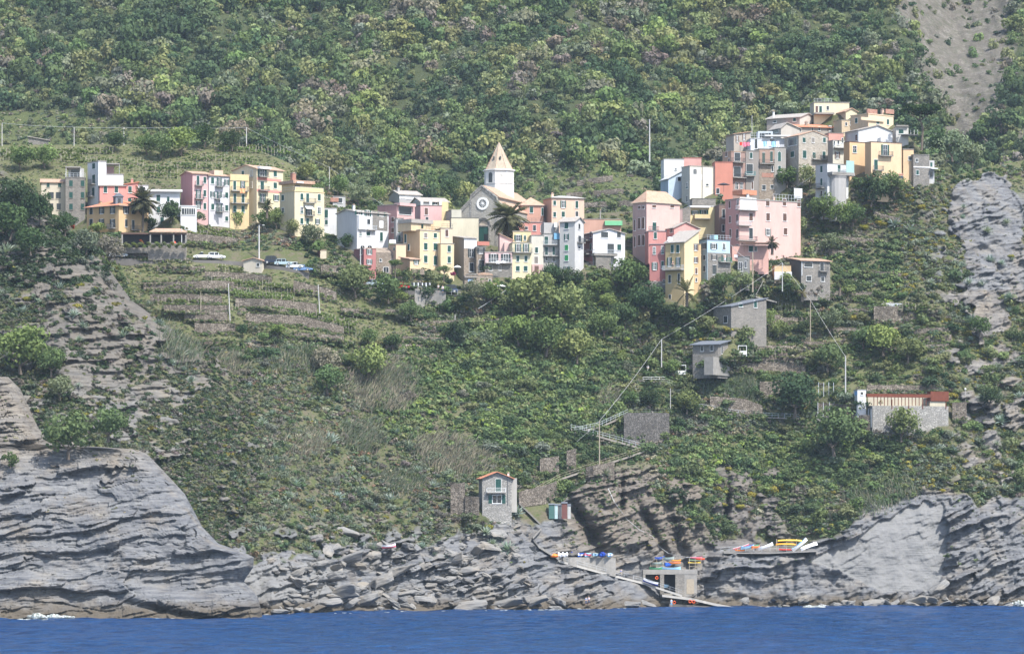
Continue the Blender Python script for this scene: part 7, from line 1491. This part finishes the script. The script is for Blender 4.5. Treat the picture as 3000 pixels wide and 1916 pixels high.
rp = [pole(6,361,426,'leftmost wooden pole on the ridge',.1), pole(217,373,426,'wooden pole on the ridge above the white tower house',.1), pole(363,374,424,'wooden pole on the ridge above the palm',.1), pole(508,374,424,'wooden pole on the ridge above the pink terrace',.1), pole(722,374,432,'tall pole on the ridge above the tallest cream house',.13), pole(965,490,556,'pole on the slope behind the cream penthouse house',.1)]
m1 = pole(1903,350,470,'tall white mast with a crossarm on the mountain side left of the upper village',.22,LG,D=1190.0,cross=True,name='mast',cat='mast'); pole(2203,338,395,'thin aerial pole on the left roofs of the upper village',.07,LG,D=978.0,name='aerial',cat='aerial')
pt1 = pole(1756,1233,1366,'wooden pole in the bend of the zigzag path',.15,WOOD,off=2.2); pt2 = pole(1938,994,1070,'pale concrete pole above the zigzag path carrying the cables',.15,LG,off=1.5); pt3 = pole(2292,770,848,'thin pale pole left of the stone cottage',.12,LG,off=2.5); pt4 = pole(2374,879,1004,'leaning wooden pole on the right terraces',.13,WOOD,off=1.0); pt5 = pole(2477,1044,1156,'tall white lamp post left of the white hut',.17,LG,off=1.5); pole(1964,1137,1206,'thin pale pole on the bastion',.1,LG,off=1.0); pt6 = pole(2205,739,850,'grey wooden pole in front of the low grey row',.2,WOOD,off=3.5); pt7 = pole(2828,1143,1176,'short post with a globe lamp at the right end of the restaurant terrace',.07,LG)
b = MB(); b.lathe([(.02,0),(.22,.1),(.26,.28),(.18,.45),(.02,.52)], WHITE, 12); tag(b.obj('globe_lamp', None, pt7), 'white globe lamp on the short post of the restaurant terrace', 'lamp')
def wire(pts, label, r=.045, sag=.02, mat=None):
    b = MB()
    for p, q in zip(pts[:-1], pts[1:]):
        L = (q-p).length; b.tube([p.lerp(q, t/10)-Vector((0, 0, 4*sag*L*(t/10)*(1-t/10))) for t in range(11)], r, mat or plain('cable', (.42,.43,.44)), 4)
    tag(b.obj('cable'), label, 'cable')
wire(rp, 'overhead wire along the ridge poles', .035, .012); wire([rp[5], W3(1130, 605, 958)], 'overhead wire from the slope pole to the central roofs', .035, .015); wire([W3(1690,1280,pt1.y)+Vector((0,0,-1)), pt1, pt2, pt3], 'thick pale cable from the zigzag path up to the stone cottage', .032, .012, LG); wire([pt3, pt4, pt5], 'thick pale cable from the stone cottage down to the tall lamp post', .032, .012, LG); wire([W3(2141,718,920), pt6-Vector((0,0,2.0))], 'sagging cables from the light blue house to the wooden pole', .05, .06); wire([W3(1400,905,905), W3(1482,850,912)], 'dark cable crossing the big olive tree', .05, .01); wire([W3(2325,552,958), W3(2394,506,950)], 'twin clothes cables left of the white glazed balcony house', .05, .01)
wire([W3(1782,1431,dM(1782,1431)-1), W3(1800,1470,dM(1800,1470)-1.2), W3(1836,1520,dM(1836,1520)-1.2), W3(1874,1552,dM(1874,1552)-1.2), W3(1912,1570,dM(1912,1570)-1.2), W3(1930,1600,dM(1930,1600)-1.5), W3(1958,1620,dM(1958,1620)-1.5), W3(2010,1632,872), W3(2040,1630,872)], 'pale pipe running down the cliff to the boathouse', .07, .0, LG)
def posts(xs, y0, y1, off, label, group):
    for x in xs:
        D = dM(xs[1], y1)-off; b = MB(); b.tube([W3(x, y1+4, D), W3(x, y0, D)], .07, PALEIRON, 6); tag(b.obj('steel_post'), label, 'post', group)
posts((2398,2413,2428,2442), 1120, 1158, 1.0, 'steel post standing above the big dark tree', 'steel posts above the big dark tree'); posts((2396,2412,2430,2444,2460), 1178, 1218, 2.0, 'steel post on the low concrete wall left of the white hut', 'steel posts on the low concrete wall')
def frame_gate(px0, px1, y0, y1, label):
    D = dM((px0+px1)/2, y1)-1.0; k = D/F; w_, h_ = (px1-px0)*k, (y1-y0)*k; b = MB()
    b.box(0, .12, 0, .12, -.3, h_, WHITE); b.box(w_-.12, w_, 0, .12, -.3, h_, WHITE); b.box(.12, w_-.12, 0, .12, h_-.14, h_, WHITE); b.box(.12, w_-.12, .0, .1, h_*.05, h_*.42, WHITE)
    tag(b.obj('gate_frame', None, W3(px0, y1, D)), label, 'frame')
frame_gate(1982, 2010, 1069, 1098, 'white gate frame in front of the slate roofed house'); frame_gate(2162, 2188, 1012, 1040, 'white open frame right of the slate roofed house')
stone_wall([(2558,890,900),(2600,888,899),(2647,889,899)], 'white cloth or sheeting lying along the top of the high wall with canes', .9, WHITE, .5, 9, cat='sheet', name='white_sheet', ragged=.12)
# pergola restaurant below the villa
def pergola():
    D = 910.0; k = D/F; o = W3(354, 724, D); r = empty('restaurant_pergola', o, R(4)); tag(r, 'long restaurant pergola with a tiled roof over its right half below the yellow villa', 'pergola'); w_ = 191*k
    b = MB(); b.box(0, w_, -.2, 4, 38*k, 42*k, BROWN); b.obj('beam', r); x0 = 90*k; b = MB(); b.prism([(x0-.6,-.5,43*k),(w_+.3,-.5,43*k),(w_-1.5,3.5,56*k),(x0+.8,3.5,56*k)],(0,0,.2),TILE); b.obj('roof', r)
    for f in (2, 84, 116, 152, 188):
        q = MB(); q.box(f*k, f*k+.32, -.1, .25, -2, 38*k, CONC); q.obj('post', r)
    q = MB(); q.box(0, w_, 3.9, 4.2, -2, 38*k, plain('shade_wall', (.05,.05,.055))); q.obj('back_wall', r); q = MB(); q.box(80*k, w_, -.15, .2, -3, 12*k, STONE); q.obj('front_wall', r); q = MB(); q.box(0, w_, 0, 4, -1.4, -.1, STONE); q.obj('floor', r)  # back wall painted near black for the shade under the pergola
    for i in range(18): shrub(o+Vector((.3+i*.9, -.7-.3*(i % 2), -.1+.5*(i % 2))), .75, 'olive' if i % 3 else 'bright', 'flowering shrub along the front of the restaurant pergola', 'shrubs along the restaurant pergola')
    for i in range(3): shrub(W3(412+i*3, 706+i*4, D-1), .38, 'rust', 'rusty red flowers hanging on the restaurant pergola', 'red flowers on the restaurant pergola').color = (.36,.09,.04,1)
    b = MB(); b.lathe([(.02,0),(.5,.2),(.55,.6),(.3,1.0),(.02,1.1)], paint(214,80,56), 9); tag(b.obj('umbrella', None, o+Vector((12.2, 1.5, .4))), 'red orange folded umbrella under the restaurant pergola', 'umbrella')
pergola()
# washing hung out
def washing(p, w_, items, label, rz=0, group=None):
    b = MB(); r = empty('washing_line', p, rz); tag(r, label, 'washing', group); b.box(0, w_, -.015, .015, -.02, .02, IRON); b.obj('line', r); x = .1
    for i, (ww, hh, c) in enumerate(items):
        q = MB(); n = 5
        for k in range(n): q.poly([(x+ww*k/n, .05*math.sin(k*2.1), 0), (x+ww*(k+1)/n, .05*math.sin((k+1)*2.1), 0), (x+ww*(k+1)/n, .08*math.sin((k+1)*1.7), -hh), (x+ww*k/n, .08*math.sin(k*1.7), -hh)], c)
        q.obj('cloth', r); x += ww+.12
H_ = HOUSES
W_, B_, K_ = C_['white'], C_['lblue'], plain('dark_cloth', (.05,.05,.06))
washing(W3(2166,417,975), 3.0, [(.6,.8,C_['red']),(.9,1.1,C_['pink']),(.7,.9,C_['pink']),(.6,.7,W_)], 'red and pink washing on the brown loggia house roof'); washing(W3(2222,414,970.5), 5.0, [(1.0,1.7,W_),(.8,1.3,B_),(1.0,1.2,W_),(1.0,1.5,B_),(.8,1.4,W_)], 'white and pale blue washing on the roof terraces of the upper village'); washing(W3(645,580,934), 1.9, [(.6,1.2,W_),(.9,1.5,W_)], 'white washing on the pale grey terrace house'); washing(W3(702,552,935.5), 1.6, [(1.2,1.1,paint(246,170,120))], 'orange cloth on the balcony of the narrow yellow house'); washing(W3(214,509,941), 1.6, [(.5,.6,W_),(.9,.8,W_)], 'white washing on the terrace of the grey tower house'); washing(W3(1452,764,919.2), 2.4, [(.9,.7,W_),(1.2,.5,W_)], 'white washing on the low pink house balcony'); washing(W3(1204,828,908), 5.0, [(.4,.7,K_),(.2,.8,W_),(.5,.6,K_),(.25,.8,W_),(.5,.7,K_),(.2,.7,W_),(.4,.6,K_),(.25,.9,W_),(.4,.6,K_),(.2,.6,W_)], 'black and white washing on the line above the car park'); washing(W3(2150,746,917), 1.0, [(.3,.7,W_),(.3,.7,W_)], 'white washing between the light blue house and the grey row'); washing(W3(1140,702,921), 1.7, [(1.5,.9,W_)], 'white sheet drying left of the grey house slip'); washing(W3(1955,694,921), 1.2, [(1.1,1.1,W_)], 'white sheet on the terrace above the yellow corner house')
def parasol(p, c, label, r=1.2):
    b = MB(); b.tube([(0,0,0),(0,0,2.1)], .04, IRON, 6); o = b.obj('parasol', None, p); tag(o, label, 'parasol'); q = MB(); q.lathe([(r,1.75),(r*.5,2.05),(.02,2.25)], c, 10, cap=False); q.obj('canopy', o)
parasol(W3(1340,806,910), W_, 'white parasol beside the bougainvillea at the car park', 1.0); parasol(W3(2120,563,958), plain('dark_cloth', (.05,.05,.06)), 'dark parasol in front of the terracotta block', 1.6); parasol(W3(1467,862,909), W_, 'white round parasol below the green porch', 1.3)
o = shrub(W3(1328,806,909.5), .75, 'rust', 'magenta bougainvillea beside the white parasol', name='bougainvillea', cat='shrub'); o.color = (.30,.04,.13,1)
o = shrub(W3(212,668,930), .8, 'rust', 'red flowering bush left of the yellow villa'); o.color = (.34,.06,.04,1)
# climber on the white house
o = shrub(W3(505,630,926), 2.4, 'dark', 'dark climber covering the front of the white flat roofed house', name='climber', fz=1.5, cat='climber')
# people
SKIN = plain('skin', (.55,.36,.27)); HAIR = plain('hair', (.06,.045,.035))
def person(p, rz, shirt, trousers, label, pose='stand'):
    def sk(name, V, E, Rr, mat, parent=None):
        me = bpy.data.meshes.new(name); me.from_pydata(V, E, []); o = link(name, me, parent); md = o.modifiers.new('skin', 'SKIN')
        for v, r in zip(me.skin_vertices[0].data, Rr): v.radius = r
        me.skin_vertices[0].data[0].use_root = True; o.modifiers.new('sub', 'SUBSURF').levels = 1; o.modifiers['sub'].render_levels = 1; me.materials.append(mat); return o
    st = .16 if pose == 'walk' else .04
    V = [(0,0,.95),(0,0,1.18),(0,0,1.40),(0,0,1.50),(0,-.01,1.60),(0,0,1.72),(.1,0,.90),(.11,-st,.5),(.11,st*.3,.06),(.11,-.16+st*.3,.03),(-.1,0,.90),(-.11,st,.5),(-.11,st*2.2,.06),(-.11,-.16+st*2.2,.03),(.19,0,1.38),(.25,-.04,1.12),(.24,-.16,.90),(.23,-.2,.82),(-.19,0,1.38),(-.25,.02,1.12),(-.24,-.08,.88),(-.23,-.1,.80)]
    E = [(0,1),(1,2),(2,3),(3,4),(4,5),(0,6),(6,7),(7,8),(8,9),(0,10),(10,11),(11,12),(12,13),(2,14),(14,15),(15,16),(16,17),(2,18),(18,19),(19,20),(20,21)]
    Rr = [(.14,.10)]*1+[(.14,.1),(.15,.1),(.055,.055),(.085,.1),(.075,.09),(.085,.085),(.06,.06),(.04,.045),(.035,.03),(.085,.085),(.06,.06),(.04,.045),(.035,.03),(.06,.06),(.042,.042),(.032,.032),(.03,.025),(.06,.06),(.042,.042),(.032,.032),(.03,.025)]
    b = sk('person', V, E, Rr, SKIN); b.location = p; b.rotation_euler = (0, 0, R(rz)); tag(b, label, 'person')
    sk('shirt', [V[i] for i in (0,1,2,14,15,18,19)], [(0,1),(1,2),(2,3),(3,4),(2,5),(5,6)], [(.155,.115),(.155,.115),(.165,.115),(.075,.075),(.06,.06),(.075,.075),(.06,.06)], shirt, b)
    sk('trousers', [(0,0,.98),(0,0,.9)]+[V[i] for i in (6,7,10,11)]+[tuple(V[7][k]*.4+V[8][k]*.6 for k in range(3)), tuple(V[11][k]*.4+V[12][k]*.6 for k in range(3))], [(0,1),(1,2),(2,3),(3,6),(1,4),(4,5),(5,7)], [(.155,.115),(.14,.11),(.1,.1),(.078,.078),(.1,.1),(.078,.078),(.06,.06),(.06,.06)], trousers, b)
    sk('hair', [(0,.03,1.66),(0,.01,1.75)], [(0,1)], [(.09,.09),(.075,.085)], HAIR, b); return b
JEAN = plain('jeans', (.06,.09,.17)); LSH = plain('light_shirt', (.62,.66,.75))
person(Vector(RP[20])+Vector((0,1,0)), 60, paint(120,140,200), paint(190,180,160), 'person in a blue shirt walking down the ramp', 'walk'); person(W3(1717,1771,846), 20, paint(90,150,200), JEAN, 'person in a blue top standing at the water on the rocks, left of the pair'); person(W3(1725,1769,846), -20, paint(225,222,235), JEAN, 'person in a pale top standing at the water on the rocks, right of the pair'); person(W3(1967,1776,862), 30, C_['lblue'], C_['lblue'], 'person in pale blue by the water at the quay')
person(W3(1297,858,903), 10, LSH, JEAN, 'person in a light shirt at the left end of the dark blue car'); person(W3(1284,855,904), -30, W_, K_, 'person in a white shirt above the concrete wall'); person(W3(2636,527,948), 0, plain('red_cloth', (.4,.1,.07)), K_, 'person in a dark red top at the foot of the big orange house'); person(W3(2642,527,948), 40, plain('red_cloth', (.4,.1,.07)), JEAN, 'second person at the foot of the big orange house, right of the other'); person(W3(1971,786,909.5), 0, paint(60,60,70), K_, 'person on the long balcony of the yellow corner house'); person(W3(2124,767,915.5), 0, paint(236,200,180), W_, 'person on the green balcony of the light blue house'); person(W3(1898,1090,dM(1898,1090)-1.2), 0, W_, WHITE, 'person in white at the top of the zigzag path')
for i, x in enumerate((1440,1447,1453,1460)): person(W3(x,850,909), i*40, (C_['lblue'], W_, paint(200,120,90), paint(120,150,190))[i], (JEAN, K_, JEAN, K_)[i], ('person in pale blue, leftmost of the group before the vaulted house','person in white in the group before the vaulted house','person in rust red in the group before the vaulted house','person in grey blue next to the green porch')[i])
# vines in rows with stakes
STK = plain('vine_stake', (.42,.38,.31), .9, .1, .2, 2.0)
def vine_row(x0, y0, x1, y1, label, leafy=1.0, h=1.5, Df=None, col='bright', step=8.5):
    g = np.random.default_rng(int(x0*7+y0)); n = max(3, int((x1-x0)/step)); px = np.linspace(x0, x1, n); py = np.linspace(y0, y1, n)+g.uniform(-1, 1, n); P = pts_on(lambda a, b: (Df or DM)(a, b)-.5, px, py); r = empty('vine_row', Vector(P[0])); tag(r, label, 'vines'); b = MB()
    for p in P:
        q = Vector(p-P[0]); t = Vector((g.normal(0, .08), 0, h*g.uniform(.8, 1.2))); b.tube([q-Vector((0,0,.3)), q+t], .05, STK, 4)
    for a, c in zip(P[:-1], P[1:]): b.tube([Vector(a-P[0])+Vector((0,0,h*.75)), Vector(c-P[0])+Vector((0,0,h*.75))], .02, IRON, 3)
    b.obj('stakes', r); m = int(n*3.2*leafy); t = g.uniform(0, 1, m); Q = []; V = []
    for k in t:
        p = (P[0]*(1-k)+P[-1]*k); i = min(int(k*(n-1)), n-2); f = k*(n-1)-i; p = P[i]*(1-f)+P[i+1]*f-P[0]; q, v = BUSH[int(g.integers(0, 8))]; s = g.uniform(.3, .6); Q.append(q*s+p+np.array([0, 0, g.uniform(.3, h*.8)])); V.append(v)
    o = link('vines', quads_mesh('vines', np.concatenate(Q), LEAF, np.concatenate(V)), r); o.color = tint(FC[col])
for x0, y0, x1, y1, lab, lf in ((556,676,676,690,'upper row of vines in front of the pink terrace',1),(560,690,680,706,'lower row of vines in front of the pink terrace',1),(640,792,712,800,'short row of vines left of the white vine shed',1),(620,832,760,838,'upper row of vines below the white vine shed',1),(660,838,860,850,'second row of vines below the white vine shed',1),(676,864,862,876,'densest row of vines with pale stakes in the middle of the terraces',1.3),(690,874,860,886,'row of vines just under the densest one',1),(680,908,830,916,'row of vines above the yellow grass on the terraces',.8),(830,918,1044,950,'long curved row of vines on the right of the terraces',.8),(850,930,1040,962,'row of stakes below the long curved one',.6),(978,962,1080,1004,'steep rows of stakes at the right end of the terraces',.6),(436,848,570,850,'row of vines under the top left wall',.7),(456,888,600,892,'row of vines under the second wall on the left',.6),(880,858,980,884,'row of vines right of the second white pole',.6),
 (620,432,840,446,'row of vine stakes along the crest of the ridge',.5),(640,440,850,458,'row of vines just below the crest of the ridge',.9),(500,492,650,494,'row of vines behind the roofs of the pink terrace',.8),(560,470,740,474,'row of vines across the ridge above the tallest cream house',.8),(0,452,140,450,'row of vines on the ridge at the far left',.9),(0,468,240,466,'second row of vines on the ridge at the far left',.9),(140,452,330,450,'row of vines on the ridge left of the dark tree',.9),(250,482,420,484,'row of vine stakes above the white wing',.5),(380,500,520,502,'row of vines above the white flat roofed house',.7),(180,474,330,478,'row of vines above the white tower house',.8),(420,520,520,522,'lowest row of vines above the white flat roofed house',.6),(690,486,800,500,'row of vines right of the tallest cream house',.8),(2300,930,2380,934,'row of vines by the leaning wooden pole',.8),(2260,905,2330,910,'row of vines behind the long low stone house',.8),(2150,1062-20,2300,1042,'row of vines above the broad dry stone wall',1.2),(2570,905,2720,905,'row of bare canes leaning on the high wall',.15),(1240,905,1360,912,'row of canes below the concrete wall',.2),(2220,740,2330,748,'rows of stakes below the large pink house',.5),(2170,795,2260,790,'row of vines above the stairs',.7)):
    vine_row(x0, y0, x1, y1, lab, lf)
# boulders and slabs fallen along the shore
def rock_mesh(seed):
    import bmesh
    g = np.random.default_rng(seed); bm = bmesh.new(); n = 16
    p = g.normal(size=(n, 3)); p /= np.linalg.norm(p, axis=1)[:, None]; p = np.sign(p)*np.abs(p)**.6*np.array([1, .8, .5])
    for q in p: bm.verts.new(q)
    bmesh.ops.convex_hull(bm, input=bm.verts); bmesh.ops.delete(bm, geom=[v for v in bm.verts if not v.link_faces], context='VERTS')
    bmesh.ops.bevel(bm, geom=bm.edges[:], offset=.05, segments=1, affect='EDGES'); bmesh.ops.triangulate(bm, faces=bm.faces[:]); bmesh.ops.subdivide_edges(bm, edges=[e for e in bm.edges if e.calc_length() > .25], cuts=2, use_grid_fill=True)
    for v in bm.verts: c = v.co; k = float(pn(np.array([c.x*2.2]), np.array([c.y*2.2]), np.array([c.z*3.5+seed]))[0]); v.co = c*(1+.16*k)
    me = bpy.data.meshes.new('boulder'); bm.to_mesh(me); bm.free(); me.materials.append(ROCKM); return me
def rock_mat():
    a = N('boulder_rock'); P = a.obj(); lay = a.noise(2.2, 6, .7, P, (.5, .5, 3.5)); n = a.noise(1.4, 5, .6); c = a.ramp(lay, [(.3, (.12,.12,.122)), (.5, (.205,.20,.19)), (.72, (.30,.29,.265))]); c = a.mix(a.ramp(a.noise(.25, 3, .5), [(.45, (0,0,0)), (.7, (.7,.7,.7))]), c, (.27,.235,.185)); a.bump(lay, 1.0, .3); return a.done(c, .95, .12)
ROCKM = rock_mat(); ROCKS = [rock_mesh(i) for i in range(9)]
def boulders():
    g = random.Random(31)
    for i, (x, y, r, sx, tl) in enumerate(((1000,1740,60,1.3,-14),(960,1765,44,1.4,-6),(1075,1760,50,1.3,-16),(1290,1700,34,1.1,10),(1262,1715,26,1.1,0),(1240,1752,34,1.3,4),(1030,1635,44,1.3,-18),(1180,1660,48,1.5,-26),(980,1690,40,1.4,-12),(900,1716,30,1.5,-4),(860,1745,26,1.3,0),(1120,1700,52,1.3,-20),(1480,1770,44,1.7,-14),(1380,1775,50,1.6,-6),(1440,1600,36,1.5,8),(1330,1640,40,1.2,-30),(1210,1620,34,1.2,-20),(920,1580,34,1.3,-10),(1015,1560,40,1.4,16),(1130,1598,20,1.6,0),(870,1680,36,1.5,-20),(1560,1765,40,1.7,-18),(1850,1772,34,1.4,0),(1900,1768,36,1.2,8),(1955,1766,22,1.3,0),(2430,1775,30,1.6,0),(2560,1768,34,1.5,-10),(2680,1762,36,1.5,-12),(2750,1720,40,1.2,-30),(700,1785,30,1.5,0),(820,1792,26,1.5,0))):
        D = dM(x, y)-r*.03; o = link('boulder', ROCKS[i % 9], None, W3(x, y, D)); s = r*D/F*.74; o.scale = (s*sx, s*1.0, s*.9); o.rotation_euler = (R(g.uniform(-20, 20)), R(tl), R(g.uniform(-25, 25)))
        tag(o, 'large angular grey slab among the rocks along the shore', 'boulder', 'large slabs along the shore')
    for i in range(330):
        k = g.random(); x = g.uniform(790, 1560) if k < .8 else g.uniform(1560, 2990); lo = np.interp(x, [c[0] for c in ROCK_EDGE], [c[1] for c in ROCK_EDGE])-10
        y = g.uniform(lo, 1788) if k < .8 else g.uniform(1752, 1776)
        if 1640 < x < 2180: continue
        r = 6+20*g.random()**2; D = dM(x, y)-r*.02; o = link('rock', ROCKS[g.randrange(9)], None, W3(x, y, D)); s = r*D/F; o.scale = (s*g.uniform(1, 1.6), s, s*g.uniform(.6, 1)); o.rotation_euler = (R(g.uniform(-30, 30)), R(g.uniform(-35, 10)), R(g.uniform(0, 360)))
        tag(o, 'loose grey rock lying along the shore below the scrub', 'rock', 'loose rocks along the shore')
boulders()
# surf
def surf():
    q = [leaf_cloud(800+i, 9, 40, .11, .22, .7, (.3, .5), .6) for i in range(3)]; P = []; S = []; Z = []
    g = random.Random(5)
    for x, y, n, sp, s in ((150,1812,9,60,1.2),(95,1814,5,40,.8),(2390,1777,10,28,1.0),(2835,1773,5,22,.8),(2985,1772,9,22,1.7),(2960,1772,6,20,1.2),(1600,1785,7,50,.5),(1680,1784,7,60,.5),(1520,1787,4,40,.5),(1000,1796,3,40,.5),(2260,1777,3,40,.4),(450,1811,3,60,.4),(1120,1792,4,60,.4)):
        for k in range(n):
            px = x+g.uniform(-sp, sp); D = H*F/(y+g.uniform(0, 3)-YH); p = W3(px, y, D); p.z = .12+(.3 if s > 1 else 0); P.append(tuple(p)); S.append(s*g.uniform(.6, 1.3)); Z.append(g.uniform(.5, 1.4) if s > .9 else .4)
    for k in range(90):
        px = g.uniform(0, 3000); y = np.interp(px, [0,600,760,1000,1500,1800,2100,2600,3000], [1811,1804,1800,1792,1787,1782,1776,1776,1775]); p = W3(px, y+1.0, H*F/(y+1.0-YH)); P.append((p.x, p.y, .05)); S.append(g.uniform(.2, .6)); Z.append(.35)
    C = np.full((len(P), 3), .62)*np.array([.97, 1, 1.02]); mass('surf', np.array(P), np.array(S), C, q, np.array(Z), 8)
surf()
build_haze()
